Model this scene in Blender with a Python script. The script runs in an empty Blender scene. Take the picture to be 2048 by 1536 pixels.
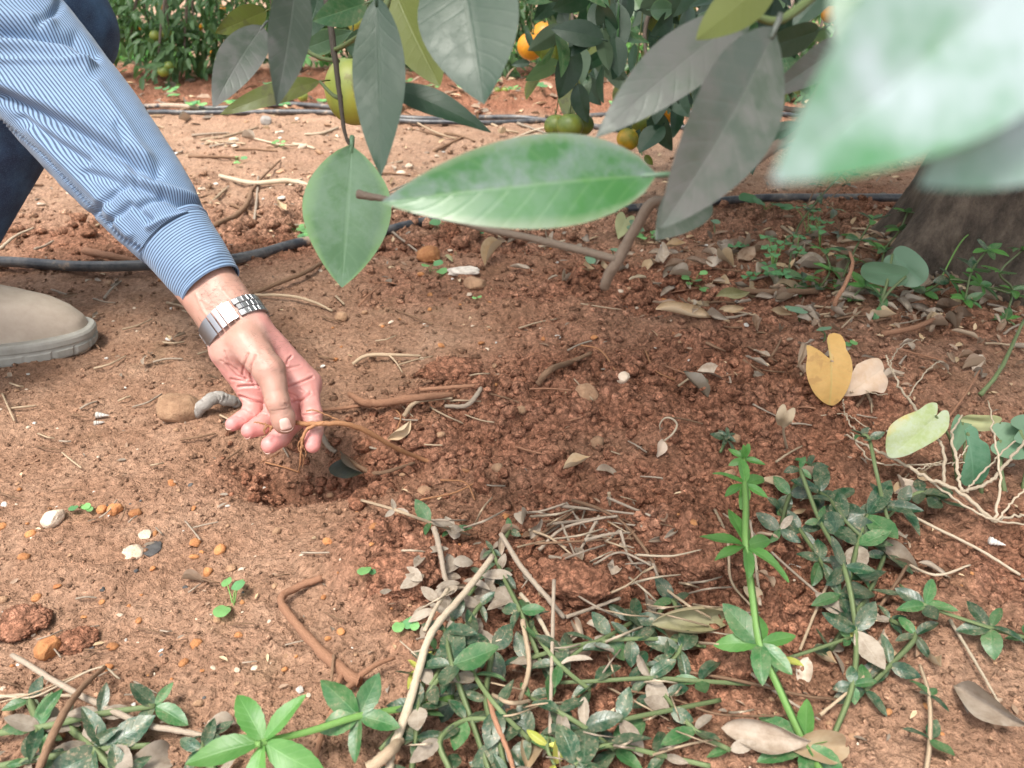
import bpy, math, random
import numpy as np
from mathutils import Vector, Matrix, Quaternion

random.seed(7)
RNG = np.random.default_rng(7)
SC = bpy.context.scene
COL = SC.collection
R = math.radians

# ---------------------------------------------------------------- camera
CAM_Z, PITCH, FOC = 0.44, R(27.0), 1538.0          # FOC: focal length in photo pixels (2048 wide)
cam_data = bpy.data.cameras.new('camera')
cam = bpy.data.objects.new('camera', cam_data)
COL.objects.link(cam)
cam.location = (0, 0, CAM_Z)
cam.rotation_euler = (R(90) - PITCH, 0, 0)
cam_data.sensor_width = 36.0
cam_data.lens = 36.0 * FOC / 2048.0
cam_data.clip_start = 0.01
cam_data.clip_end = 900
cam_data.dof.use_dof = True
cam_data.dof.focus_distance = 0.76
cam_data.dof.aperture_fstop = 11.5
SC.camera = cam

# ---------------------------------------------------------------- sky, sun, exposure
SUN_EL, SUN_AZ = R(64), R(-150)       # azimuth from +Y (away from camera) towards +X
world = bpy.data.worlds.new('World')
SC.world = world
world.use_nodes = True
wn = world.node_tree
wn.nodes.clear()
sky = wn.nodes.new('ShaderNodeTexSky')
sky.sky_type = 'NISHITA'
sky.sun_disc = False
sky.sun_elevation = SUN_EL
sky.sun_rotation = SUN_AZ
sky.air_density = 1.0
sky.dust_density = 3.0
hsv = wn.nodes.new('ShaderNodeHueSaturation')
hsv.inputs['Saturation'].default_value = 0.35      # thin bright cloud: a whiter sky
bg = wn.nodes.new('ShaderNodeBackground')
bg.inputs['Strength'].default_value = 0.115
wo = wn.nodes.new('ShaderNodeOutputWorld')
wn.links.new(sky.outputs[0], hsv.inputs['Color'])
wn.links.new(hsv.outputs[0], bg.inputs['Color'])
wn.links.new(bg.outputs[0], wo.inputs['Surface'])

sun_data = bpy.data.lights.new('sun', 'SUN')
sun_data.energy = 1.5
sun_data.angle = R(14)
sun_data.color = (1.0, 0.95, 0.87)
sun = bpy.data.objects.new('sun', sun_data)
COL.objects.link(sun)
sdir = Vector((math.sin(SUN_AZ) * math.cos(SUN_EL), math.cos(SUN_AZ) * math.cos(SUN_EL), math.sin(SUN_EL)))
sun.rotation_euler = sdir.to_track_quat('Z', 'Y').to_euler()
sun.location = sdir * 20

SC.view_settings.view_transform = 'Standard'
SC.view_settings.look = 'None'
SC.view_settings.exposure = 1.72
SC.view_settings.gamma = 1.0
SC.view_settings.use_curve_mapping = False
SC.render.engine = 'CYCLES'
SC.cycles.use_denoising = True
SC.cycles.max_bounces = 6
SC.cycles.transparent_max_bounces = 8

# ---------------------------------------------------------------- pixel helpers (photo measured at 2048 x 1536)
FWD = np.array([0, math.cos(PITCH), -math.sin(PITCH)])
UPV = np.array([0, math.sin(PITCH), math.cos(PITCH)])
RGT = np.array([1.0, 0, 0])
EYE = np.array([0, 0, CAM_Z])

def ray(px, py):
    return FWD + (px - 1024) / FOC * RGT + (768 - py) / FOC * UPV

def P(px, py, d):
    "world point at measured photo position and depth in metres"
    return Vector(EYE + d * ray(px, py))

def plane(px, py):
    r = ray(px, py)
    t = -CAM_Z / r[2]
    return EYE[0] + t * r[0], EYE[1] + t * r[1]

# ---------------------------------------------------------------- noise
def _hash(ix, iy, iz, seed):
    n = (ix * 374761393 + iy * 668265263 + iz * 2147483647 * 31 + seed * 144269504) & 0xffffffff
    n = ((n ^ (n >> 13)) * 1274126177) & 0xffffffff
    n = ((n ^ (n >> 15)) * 2246822519) & 0xffffffff
    return (n ^ (n >> 16)) / 4294967295.0

def vnoise2(x, y, seed=0):
    xi = np.floor(x); yi = np.floor(y)
    fx = x - xi; fy = y - yi
    xi = xi.astype(np.int64); yi = yi.astype(np.int64)
    fx = fx * fx * fx * (fx * (fx * 6 - 15) + 10); fy = fy * fy * fy * (fy * (fy * 6 - 15) + 10)
    a = _hash(xi, yi, 0, seed); b = _hash(xi + 1, yi, 0, seed)
    c = _hash(xi, yi + 1, 0, seed); d = _hash(xi + 1, yi + 1, 0, seed)
    return (a + (b - a) * fx) * (1 - fy) + (c + (d - c) * fx) * fy

def fbm2(x, y, seed=0, octv=4, gain=0.5):
    s = 0; a = 1; t = 0
    for i in range(octv):
        s = s + a * (vnoise2(x * 2 ** i + 17.3 * i, y * 2 ** i - 9.1 * i, seed + i) - 0.5)
        t += a; a *= gain
    return s / t

def vnoise3(p, seed=0):
    pi = np.floor(p); f = p - pi; pi = pi.astype(np.int64)
    f = f * f * (3 - 2 * f)
    out = 0
    for dx in (0, 1):
        for dy in (0, 1):
            for dz in (0, 1):
                w = (f[:, 0] if dx else 1 - f[:, 0]) * (f[:, 1] if dy else 1 - f[:, 1]) * (f[:, 2] if dz else 1 - f[:, 2])
                out = out + w * _hash(pi[:, 0] + dx, pi[:, 1] + dy, pi[:, 2] + dz, seed)
    return out

def fbm3(p, seed=0, octv=3):
    s = 0; a = 1; t = 0
    for i in range(octv):
        s = s + a * (vnoise3(p * 2 ** i + 11.7 * i, seed + i) - 0.5); t += a; a *= .5
    return s / t

def bumps(x, y, cell, seed, dens=1.0, flat=0.55):
    "rounded crumbs sitting on a plane: height of the highest crumb over each point"
    wx = x + cell * .5 * (vnoise2(x / cell * 1.7, y / cell * 1.7, seed + 91) - .5)
    wy = y + cell * .5 * (vnoise2(x / cell * 1.7 + 5.2, y / cell * 1.7, seed + 92) - .5)
    ci = np.floor(wx / cell).astype(np.int64); cj = np.floor(wy / cell).astype(np.int64)
    out = np.zeros_like(x)
    for dx in (-1, 0, 1):
        for dy in (-1, 0, 1):
            i = ci + dx; j = cj + dy
            qx = (i + _hash(i, j, 1, seed)) * cell; qy = (j + _hash(i, j, 2, seed)) * cell
            r = cell * (.25 + .55 * _hash(i, j, 3, seed) ** 1.5)
            ok = _hash(i, j, 4, seed) < dens
            d2 = ((wx - qx) ** 2 + (wy - qy) ** 2) / (r * r)
            h = np.where(ok & (d2 < 1), np.sqrt(np.clip(1 - d2, 0, 1)) * r * flat, 0)
            out = np.maximum(out, h)
    return out

# ---------------------------------------------------------------- mesh + object helpers
def mesh_from(name, verts, faces, mat=None, uv=None, smooth=True, attrs=None):
    "verts (n,3); faces: (m,k) array or list of tuples; uv: (n,2) per vertex"
    me = bpy.data.meshes.new(name)
    verts = np.asarray(verts, dtype=np.float32)
    if isinstance(faces, np.ndarray):
        m, k = faces.shape
        me.vertices.add(len(verts)); me.vertices.foreach_set('co', verts.ravel())
        me.loops.add(m * k); me.loops.foreach_set('vertex_index', faces.astype(np.int32).ravel())
        me.polygons.add(m)
        me.polygons.foreach_set('loop_start', np.arange(0, m * k, k, dtype=np.int32))
        me.polygons.foreach_set('loop_total', np.full(m, k, dtype=np.int32))
        me.update(calc_edges=True)
    else:
        me.from_pydata([tuple(map(float, v)) for v in verts], [], [tuple(map(int, f)) for f in faces])
    me.validate()
    if uv is not None:
        lay = me.uv_layers.new(name='UVMap')
        li = np.empty(len(me.loops), dtype=np.int32)
        me.loops.foreach_get('vertex_index', li)
        lay.data.foreach_set('uv', np.asarray(uv, dtype=np.float32)[li].ravel())
    if attrs:
        for an, av in attrs.items():
            av = np.asarray(av, dtype=np.float32)
            if av.ndim == 1:
                at = me.attributes.new(an, 'FLOAT', 'POINT'); at.data.foreach_set('value', av)
            else:
                at = me.attributes.new(an, 'FLOAT_COLOR', 'POINT')
                at.data.foreach_set('color', np.c_[av, np.ones(len(av))].astype(np.float32).ravel())
    if smooth:
        me.polygons.foreach_set('use_smooth', np.ones(len(me.polygons), dtype=bool))
    if mat is not None:
        me.materials.append(mat)
    return me

def obj(name, me, parent=None, loc=None, mw=None, label=None, cat=None, group=None, kind=None):
    o = bpy.data.objects.new(name, me)
    COL.objects.link(o)
    if parent is not None:
        o.parent = parent
    if mw is not None:
        o.matrix_basis = mw
    elif loc is not None:
        o.location = loc
    if label: o['label'] = label
    if cat: o['category'] = cat
    if group: o['group'] = group
    if kind: o['kind'] = kind
    return o

def thing(name, label, cat, loc=(0, 0, 0), group=None):
    return obj(name, None, loc=loc, label=label, cat=cat, group=group)

class MB:
    "collects pieces into one mesh"
    def __init__(s): s.v = []; s.f = []; s.uv = []; s.n = 0
    def add(s, v, f, uv=None):
        v = np.asarray(v, dtype=float)
        s.v.append(v); s.f += [tuple(int(i) + s.n for i in q) for q in f]
        s.uv.append(np.zeros((len(v), 2)) if uv is None else np.asarray(uv))
        s.n += len(v); return s
    def mesh(s, name, mat, smooth=True):
        return mesh_from(name, np.vstack(s.v), s.f, mat, uv=np.vstack(s.uv), smooth=smooth)

def catmull(pts, n):
    pts = np.asarray(pts, dtype=float)
    if len(pts) == 2:
        t = np.linspace(0, 1, n)[:, None]; return pts[0] * (1 - t) + pts[1] * t
    p = np.vstack([2 * pts[0] - pts[1], pts, 2 * pts[-1] - pts[-2]])
    out = []
    m = len(pts) - 1
    for u in np.linspace(0, m, n):
        i = min(int(u), m - 1); t = u - i
        a, b, c, d = p[i], p[i + 1], p[i + 2], p[i + 3]
        out.append(.5 * (2 * b + (c - a) * t + (2 * a - 5 * b + 4 * c - d) * t * t + (3 * b - a - 3 * c + d) * t ** 3))
    return np.array(out)

def tube(pts, rad, k=8, cap=True, square=False, rough=0, seed=0):
    "swept tube; rad scalar or per point. returns verts, faces, uv"
    pts = np.asarray(pts, dtype=float); n = len(pts)
    rad = np.broadcast_to(np.asarray(rad, dtype=float), (n,)) if np.ndim(rad) < 1 or len(np.atleast_1d(rad)) == n else np.interp(np.linspace(0, 1, n), np.linspace(0, 1, len(rad)), rad)
    tan = np.gradient(pts, axis=0); tan /= np.linalg.norm(tan, axis=1)[:, None] + 1e-12
    ref = np.array([0, 0, 1.0]) if abs(tan[0][2]) < .9 else np.array([1.0, 0, 0])
    nrm = np.cross(tan[0], ref); nrm /= np.linalg.norm(nrm)
    V = []; UV = []; s = 0
    rs = np.random.default_rng(seed + n)
    for i in range(n):
        nrm = nrm - tan[i] * nrm.dot(tan[i]); nrm /= np.linalg.norm(nrm) + 1e-12
        b = np.cross(tan[i], nrm)
        if i: s += np.linalg.norm(pts[i] - pts[i - 1])
        a = np.arange(k) / k * 2 * math.pi
        rr = np.full(k, rad[i])
        if square: rr = rr * (1 + .28 * np.cos(2 * a * 2))
        if rough: rr = rr * (1 + rough * (rs.random(k) - .5) * 2)
        V.append(pts[i] + rr[:, None] * (np.cos(a)[:, None] * nrm + np.sin(a)[:, None] * b))
        UV += [(s, j / k) for j in range(k)]
    F = []
    for i in range(n - 1):
        for j in range(k):
            F.append((i * k + j, i * k + (j + 1) % k, (i + 1) * k + (j + 1) % k, (i + 1) * k + j))
    if cap:
        F.append(tuple(range(k - 1, -1, -1))); F.append(tuple((n - 1) * k + j for j in range(k)))
    return np.vstack(V), F, np.array(UV)

def frame(origin, xdir, zhint, scale=1.0):
    x = Vector(xdir).normalized(); z = Vector(zhint)
    z = z - x * z.dot(x)
    if z.length < 1e-6: z = x.orthogonal()
    z.normalize(); y = z.cross(x)
    M = Matrix(((x.x, y.x, z.x, 0), (x.y, y.y, z.y, 0), (x.z, y.z, z.z, 0), (0, 0, 0, 1)))
    if np.ndim(scale) == 0: scale = (scale,) * 3
    S = Matrix.Diagonal((scale[0], scale[1], scale[2], 1))
    return Matrix.Translation(Vector(origin)) @ M @ S

# ---- signed distance shapes -> surface nets
def sd_cone(p, a, b, ra, rb):
    a = np.asarray(a, float); b = np.asarray(b, float)
    ba = b - a; L2 = ba.dot(ba)
    t = np.clip(((p - a) @ ba) / L2, 0, 1)
    return np.linalg.norm(p - a - t[:, None] * ba, axis=1) - (ra + (rb - ra) * t)

def smin(a, b, k):
    h = np.clip(.5 + .5 * (b - a) / k, 0, 1)
    return b + (a - b) * h - k * h * (1 - h)

def surface_nets(fn, lo, hi, res):
    lo = np.asarray(lo, float); hi = np.asarray(hi, float)
    n = np.ceil((hi - lo) / res).astype(int) + 1
    ax = [lo[i] + np.arange(n[i]) * res for i in range(3)]
    # evaluate only the 8-cell blocks that can hold the surface
    B = 8; nb = -(-n // B); npad = nb * B
    bi = np.stack(np.meshgrid(*[np.arange(q) for q in nb], indexing='ij'), -1).reshape(-1, 3)
    cd = fn(lo + (bi * B + (B - 1) / 2) * res)
    g = np.empty(tuple(npad))
    g8 = g.reshape(nb[0], B, nb[1], B, nb[2], B)
    g8[:] = cd.reshape(tuple(nb))[:, None, :, None, :, None]
    act_b = bi[np.abs(cd) < B * res * 1.25]
    off = np.stack(np.meshgrid(*[np.arange(B)] * 3, indexing='ij'), -1).reshape(-1, 3)
    for i in range(0, len(act_b), 400):
        blk = act_b[i:i + 400]
        X = lo + ((blk * B)[:, None] + off[None]).reshape(-1, 3) * res
        vals = fn(X).reshape(-1, B, B, B)
        g8[blk[:, 0], :, blk[:, 1], :, blk[:, 2], :] = vals
    g = g[:n[0], :n[1], :n[2]]
    s = g < 0
    acc = np.zeros(tuple(n - 1) + (3,)); cnt = np.zeros(tuple(n - 1))
    corners = [(a, b, c) for a in (0, 1) for b in (0, 1) for c in (0, 1)]
    def sl(c): return tuple(slice(c[i], n[i] - 1 + c[i]) for i in range(3))
    for c in corners:
        for d in range(3):
            if c[d]: continue
            c2 = list(c); c2[d] = 1; c2 = tuple(c2)
            ga, gb = g[sl(c)], g[sl(c2)]
            cr = (ga < 0) != (gb < 0)
            t = np.where(cr, ga / np.where(cr, ga - gb, 1), 0)
            for q in range(3):
                acc[..., q] += np.where(cr, c[q] + (t if q == d else 0), 0)
            cnt += cr
    act = cnt > 0
    idx = -np.ones(act.shape, dtype=np.int64); idx[act] = np.arange(act.sum())
    cell = np.argwhere(act)
    V = lo + (cell + acc[act] / cnt[act][:, None]) * res
    F = []
    for d in range(3):
        e, f = (d + 1) % 3, (d + 2) % 3
        a = [slice(None)] * 3; b = [slice(None)] * 3
        a[d] = slice(0, n[d] - 1); b[d] = slice(1, n[d])
        for q in (e, f): a[q] = slice(1, n[q] - 1); b[q] = slice(1, n[q] - 1)
        A = s[tuple(a)]; B = s[tuple(b)]
        pos = np.argwhere(A != B)
        if len(pos) == 0: continue
        inside = A[tuple(pos.T)]
        base = pos.copy(); base[:, e] += 1; base[:, f] += 1
        def cid(de, df):
            q = base.copy(); q[:, e] -= de; q[:, f] -= df; return idx[tuple(q.T)]
        quad = np.stack([cid(1, 1), cid(0, 1), cid(0, 0), cid(1, 0)], 1)
        quad[~inside] = quad[~inside][:, ::-1]
        F.append(quad)
    F = np.vstack(F); F = F[(F >= 0).all(1)]
    return V, F

def sdf_project(fn, V, it=3, eps=4e-4):
    for _ in range(it):
        g = np.stack([fn(V + np.eye(3)[i] * eps) - fn(V - np.eye(3)[i] * eps) for i in range(3)], 1)
        g /= np.linalg.norm(g, axis=1)[:, None] + 1e-9
        V = V - g * (fn(V) * .8)[:, None]
    return V, g
# ================================================================ materials
class NB:
    "tiny node builder"
    def __init__(s, name):
        s.m = bpy.data.materials.new(name); s.m.use_nodes = True
        s.t = s.m.node_tree
        s.b = s.t.nodes['Principled BSDF']; s.out = s.t.nodes['Material Output']
    def n(s, typ, **kw):
        nd = s.t.nodes.new(typ)
        for k, v in kw.items():
            if k in nd.inputs: s.put(nd.inputs[k], v)
            else: setattr(nd, k, v)
        return nd
    def put(s, sock, v):
        if isinstance(v, bpy.types.NodeSocket): s.t.links.new(v, sock)
        elif isinstance(v, bpy.types.Node): s.t.links.new(v.outputs[0], sock)
        else: sock.default_value = (tuple(v) + (1,) if isinstance(v, (tuple, list)) and sock.type == 'RGBA' and len(v) == 3 else v)
    def set(s, **kw):
        for k, v in kw.items(): s.put(s.b.inputs[k.replace('_', ' ')], v)
        return s
    def coord(s, which='Object'): return s.n('ShaderNodeTexCoord').outputs[which]
    def pos(s): return s.n('ShaderNodeNewGeometry').outputs['Position']
    def noise(s, vec, scale, detail=4, rough=.55, dist=0):
        nd = s.n('ShaderNodeTexNoise', Vector=vec, Scale=scale, Detail=detail, Roughness=rough, Distortion=dist); return nd.outputs[0]
    def vor(s, vec, scale, feature='F1', out='Distance', rnd=1):
        nd = s.n('ShaderNodeTexVoronoi', feature=feature); s.put(nd.inputs['Vector'], vec); nd.inputs['Scale'].default_value = scale
        nd.inputs['Randomness'].default_value = rnd
        return nd.outputs[out]
    def ramp(s, fac, stops, interp='LINEAR'):
        nd = s.n('ShaderNodeValToRGB'); s.put(nd.inputs[0], fac); cr = nd.color_ramp; cr.interpolation = interp
        while len(cr.elements) < len(stops): cr.elements.new(.5)
        for e, (p, c) in zip(cr.elements, stops):
            e.position = p; e.color = (c, c, c, 1) if np.ndim(c) == 0 else tuple(c) + (1,)
        return nd.outputs[0]
    def mix(s, fac, a, b, blend='MIX'):
        nd = s.n('ShaderNodeMix', data_type='RGBA', blend_type=blend)
        s.put(nd.inputs[0], fac); s.put(nd.inputs[6], a); s.put(nd.inputs[7], b); return nd.outputs[2]
    def math(s, op, a, b=0.0, c=0.0):
        nd = s.n('ShaderNodeMath', operation=op); s.put(nd.inputs[0], a); s.put(nd.inputs[1], b)
        if len(nd.inputs) > 2: s.put(nd.inputs[2], c)
        return nd.outputs[0]
    def bump(s, h, strength=.4, dist=.002, normal=None):
        nd = s.n('ShaderNodeBump', Strength=strength, Distance=dist); s.put(nd.inputs['Height'], h)
        if normal is not None: s.put(nd.inputs['Normal'], normal)
        return nd.outputs[0]
    def attr(s, name, out='Fac'):
        nd = s.n('ShaderNodeAttribute', attribute_name=name); return nd.outputs[out]
    def rnd(s): return s.n('ShaderNodeObjectInfo').outputs['Random']
    def sep(s, vec):
        nd = s.n('ShaderNodeSeparateXYZ'); s.put(nd.inputs[0], vec); return nd.outputs
    def translucent(s, color, fac):
        tr = s.n('ShaderNodeBsdfTranslucent'); s.put(tr.inputs['Color'], color)
        mx = s.n('ShaderNodeMixShader'); s.put(mx.inputs[0], fac)
        s.t.links.new(s.b.outputs[0], mx.inputs[1]); s.t.links.new(tr.outputs[0], mx.inputs[2])
        s.t.links.new(mx.outputs[0], s.out.inputs['Surface'])
    def varied(s, col, amount=.25):
        "brightness varies from object to object"
        r = s.rnd(); f = s.math('MULTIPLY_ADD', r, amount * 2, 1 - amount)
        nd = s.n('ShaderNodeVectorMath', operation='SCALE'); s.put(nd.inputs[0], col); s.put(nd.inputs['Scale'], f)
        return nd.outputs[0]

def soil_material(name, crumb=False):
    b = NB(name); p = b.pos()
    big = b.noise(p, 3.1, 3); mid = b.noise(p, 14, 5, .6); fine = b.noise(p, 160, 5, .7); grit = b.noise(p, 620, 3, .7)
    crust = b.ramp(mid, [(.25, (.295, .162, .100)), (.5, (.370, .216, .140)), (.75, (.45, .282, .190))])
    loose = b.ramp(mid, [(.25, (.240, .103, .060)), (.5, (.340, .158, .096)), (.78, (.435, .220, .142))])
    dug = b.attr('dug') if not crumb else b.math('MULTIPLY', b.attr('dug'), 1.0)  # dug earth, plus the shade painted in under the tree row
    dn = b.math('ADD', dug, b.math('MULTIPLY_ADD', mid, .7, -.35))
    df = b.ramp(dn, [(.22, 0.0), (.7, 1.0)])
    col = b.mix(df, crust, loose)
    pale = b.attr('pale')  # paler soil carries sunlight painted onto the ground
    col = b.mix(b.math('MULTIPLY', pale, .75), col, b.ramp(mid, [(.3, (.40, .250, .165)), (.7, (.54, .37, .26))]))
    moss = b.ramp(b.noise(p, 9, 3), [(.62, 0.0), (.74, .35)])
    col = b.mix(moss, col, (.20, .15, .085))
    sp = b.ramp(b.math('MULTIPLY_ADD', grit, .35, b.math('MULTIPLY', fine, .8)), [(.36, .50), (.56, .98), (.78, 1.42)])
    col = b.mix(1.0, col, sp, 'MULTIPLY')
    # crumb structure: grains of differing tone with painted shade in the gaps between them
    wp = b.n('ShaderNodeVectorMath', operation='ADD'); b.put(wp.inputs[0], p)
    wn_ = b.n('ShaderNodeTexNoise', Vector=p, Scale=110, Detail=3); sc_ = b.n('ShaderNodeVectorMath', operation='SCALE'); b.put(sc_.inputs[0], wn_.outputs[1]); sc_.inputs['Scale'].default_value = .012
    b.put(wp.inputs[1], sc_.outputs[0]); w = wp.outputs[0]
    g1 = b.vor(w, 170, 'F1', 'Distance'); g2 = b.vor(w, 430, 'F1', 'Distance')
    tone = b.sep(b.vor(w, 170, 'F1', 'Color'))[0]; tone2 = b.sep(b.vor(w, 430, 'F1', 'Color'))[0]
    tn = b.math('MULTIPLY_ADD', tone, .42, b.math('MULTIPLY_ADD', tone2, .40, .62))
    gap_shade = b.math('MULTIPLY', b.ramp(g1, [(.35, 1.0), (.75, .48)]), b.ramp(g2, [(.35, 1.0), (.8, .60)]))
    tg = b.math('MULTIPLY', b.math('MULTIPLY', tn, gap_shade), 1.22)
    if not crumb: tg = b.math('ADD', b.math('MULTIPLY', tg, b.math('MULTIPLY_ADD', df, .55, .35)), b.math('MULTIPLY_ADD', df, -.55, .65))
    tg = b.math('MULTIPLY', tg, b.math('MULTIPLY_ADD', b.attr('tone'), 1.0, 1.0)) if crumb else tg
    col = b.mix(1.0, col, b.n('ShaderNodeCombineColor', Red=tg, Green=tg, Blue=tg).outputs[0], 'MULTIPLY')
    specks = b.ramp(b.vor(p, 260, 'F1'), [(.06, 1.0), (.11, 0.0)])
    sel = b.ramp(b.noise(p, 47, 2), [(.58, 0.0), (.62, 1.0)])
    col = b.mix(b.math('MULTIPLY', specks, b.math('MULTIPLY', sel, .8)), col, (.52, .27, .12))
    b.set(Base_Color=col, Roughness=.93)
    b.b.inputs['Specular IOR Level'].default_value = .08
    h = b.math('ADD', fine, b.math('MULTIPLY', grit, .55))
    h = b.math('SUBTRACT', h, b.math('ADD', b.math('MULTIPLY', g1, .45), b.math('MULTIPLY', g2, .3)))
    b.set(Normal=b.bump(h, .9, .0055))
    return b.m

def stone_material(name, c1, c2, scale=60):
    b = NB(name); v = b.pos(); r = b.rnd()
    p = b.n('ShaderNodeVectorMath', operation='ADD'); b.put(p.inputs[0], v); b.put(p.inputs[1], r); v = p.outputs[0]
    nz = b.noise(v, scale, 5, .65); n2 = b.noise(v, scale * 5, 4, .7)
    col = b.ramp(nz, [(.3, c1), (.7, c2)])
    col = b.mix(b.ramp(n2, [(.58, 0.0), (.7, .6)]), col, tuple(x * .45 for x in c1))
    b.set(Base_Color=b.varied(col, .2), Roughness=.85, Normal=b.bump(b.math('ADD', nz, n2), .7, .0035))
    return b.m

def leaf_material(name, top, top2, vein, under, dust=(.3, .31, .29), dust_amt=.3, rough=.38, trans=.25, nveins=9, veinw=.45, edge=None, spots=None, spot_amt=0, dscale=40, vary=.22, grit=0.0, half=0):
    "UV: x along the blade, y across (0.5 is the midrib)"
    b = NB(name); uv = b.coord('UV'); o = b.pos(); r = b.rnd()
    pv = b.n('ShaderNodeVectorMath', operation='ADD'); b.put(pv.inputs[0], o); b.put(pv.inputs[1], r); ov = pv.outputs[0]
    u, v, _ = b.sep(uv)
    av = b.math('ABSOLUTE', b.math('SUBTRACT', v, .5))
    n1 = b.noise(ov, dscale, 6, .68); n2 = b.noise(ov, dscale * 6, 4, .65)
    col = b.ramp(n1, [(.3, top), (.7, top2)])
    ph = b.math('SUBTRACT', b.math('MULTIPLY', u, float(nveins)), b.math('MULTIPLY', av, 3.2))
    tri = b.math('ABSOLUTE', b.math('SUBTRACT', b.math('FRACT', ph), .5))
    side = b.ramp(tri, [(.0, .7), (.16, 0.0)])
    mid = b.ramp(av, [(.012, 1.0), (.035, 0.0)])
    vm = b.math('MAXIMUM', mid, b.math('MULTIPLY', side, .55))
    col = b.mix(b.math('MULTIPLY', vm, veinw), col, vein)
    if edge: col = b.mix(b.ramp(b.math('ADD', av, b.math('MULTIPLY_ADD', n1, .3, -.15)), [(.36, 0.0), (.5, .9)]), col, edge)
    if spots: col = b.mix(b.math('MULTIPLY', b.ramp(b.noise(ov, dscale * 2.2, 3, .6), [(.56, 0.0), (.62, 1.0)]), spot_amt), col, spots)
    dm = b.math('MULTIPLY', b.ramp(b.math('ADD', n1, b.math('MULTIPLY_ADD', n2, .5, -.25)), [(.40, 0.0), (.60, 1.0)]), dust_amt)
    if half: dm = b.math('MULTIPLY', dm, b.ramp(v, [(.47, 1.0), (.53, .25)] if half > 0 else [(.47, .25), (.53, 1.0)]))  # one half keeps its pale dust: a sky reflection painted in
    col = b.mix(dm, col, dust)
    if grit: col = b.mix(b.math('MULTIPLY', b.ramp(b.noise(ov, 420, 3, .7), [(.56, 0.0), (.64, 1.0)]), b.math('MULTIPLY', b.ramp(n1, [(.4, 0.0), (.6, 1.0)]), grit)), col, (.34, .25, .16))
    back = b.n('ShaderNodeNewGeometry').outputs['Backfacing']
    col = b.mix(b.math('MULTIPLY', back, .85), col, b.mix(b.math('MULTIPLY', vm, .4), under, vein))
    col = b.varied(col, vary)
    b.set(Base_Color=col, Roughness=b.math('MULTIPLY_ADD', dm, .4, rough))
    hh = b.math('ADD', b.math('MULTIPLY', vm, -.5), b.math('MULTIPLY', n2, .4))
    b.set(Normal=b.bump(hh, .35, .0008))
    if trans: b.translucent(b.mix(.5, col, tuple(min(1, x * 2.2) for x in top2)), trans)
    return b.m

def plain(name, c1, c2, scale=80, rough=.8, bump=.4, spec=.3, dist=.001, stretch=None, vary=.15):
    b = NB(name); v = b.pos()
    if stretch:
        mp = b.n('ShaderNodeMapping'); b.put(mp.inputs[0], b.coord('UV')); mp.inputs['Scale'].default_value = stretch; v = mp.outputs[0]
    nz = b.noise(v, scale, 5, .65)
    b.set(Base_Color=b.varied(b.ramp(nz, [(.28, c1), (.72, c2)]), vary), Roughness=rough, Normal=b.bump(nz, bump, dist))
    b.b.inputs['Specular IOR Level'].default_value = spec
    return b.m

M = {}
M['soil'] = soil_material('soil')
M['crumb'] = soil_material('soil_crumb', True)
M['stone_tan'] = stone_material('stone_tan', (.27, .145, .08), (.47, .29, .17), 90)
M['stone_orange'] = stone_material('stone_orange', (.38, .14, .05), (.55, .26, .10), 130)
M['stone_pale'] = stone_material('stone_pale', (.50, .37, .26), (.68, .56, .44))
M['stone_red'] = stone_material('stone_red', (.27, .10, .05), (.40, .17, .09), 90)
M['chalk'] = plain('chalk', (.40, .34, .28), (.64, .58, .51), 120)
M['shell'] = plain('shell', (.42, .38, .33), (.66, .62, .57), 200, .5)
M['charcoal'] = plain('charcoal', (.045, .042, .042), (.12, .115, .11), 150)
# living leaves
M['madder'] = leaf_material('madder_leaf', (.010, .042, .018), (.022, .074, .033), (.08, .16, .09), (.10, .16, .10), (.26, .22, .15), .30, .30, .10, 7, .45, dscale=90, grit=.8)
M['madder_mid'] = leaf_material('madder_leaf_mid', (.030, .110, .032), (.055, .160, .050), (.14, .27, .11), (.16, .26, .13), (.28, .27, .17), .22, .36, .2, 7, .4, dscale=80, grit=.5)
M['madder_new'] = leaf_material('madder_leaf_young', (.060, .185, .036), (.095, .245, .052), (.19, .38, .13), (.16, .31, .11), (.4, .5, .25), .06, .42, .3, 7, .4, dscale=50)
M['madder_yellow'] = leaf_material('madder_leaf_yellowed', (.32, .36, .06), (.45, .45, .08), (.5, .5, .2), (.35, .38, .12), (.3, .22, .12), .3, .5, .2, 7, .3, dscale=60)
M['madder_dry'] = leaf_material('madder_leaf_dry', (.16, .12, .085), (.31, .25, .185), (.42, .36, .28), (.27, .22, .165), (.42, .37, .31), .4, .7, .1, 7, .3, dscale=60)
M['stem_green'] = plain('stem_green', (.07, .115, .042), (.175, .205, .095), 6, .55, .3, .3, .0005, (60, 14, 1))
M['stem_young'] = plain('stem_young', (.11, .235, .05), (.19, .33, .10), 6, .5, .3, .3, .0005, (60, 14, 1))
M['stem_straw'] = plain('stem_straw', (.25, .17, .105), (.50, .39, .27), 6, .8, .5, .2, .0006, (50, 10, 1))
M['stem_grey'] = plain('stem_grey', (.19, .145, .105), (.42, .345, .27), 6, .85, .5, .2, .0006, (50, 10, 1))
M['stem_white'] = plain('stem_white', (.30, .225, .15), (.58, .49, .37), 6, .8, .4, .2, .0006, (50, 10, 1))
M['twig_brown'] = plain('twig_brown', (.11, .062, .037), (.30, .185, .115), 6, .85, .6, .2, .001, (45, 8, 1))
M['twig_red'] = plain('twig_red', (.19, .085, .046), (.41, .225, .14), 6, .85, .6, .2, .001, (45, 8, 1))
M['twig_grey'] = plain('twig_grey', (.20, .18, .165), (.42, .39, .35), 6, .9, .7, .2, .0015, (60, 12, 1))
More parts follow.
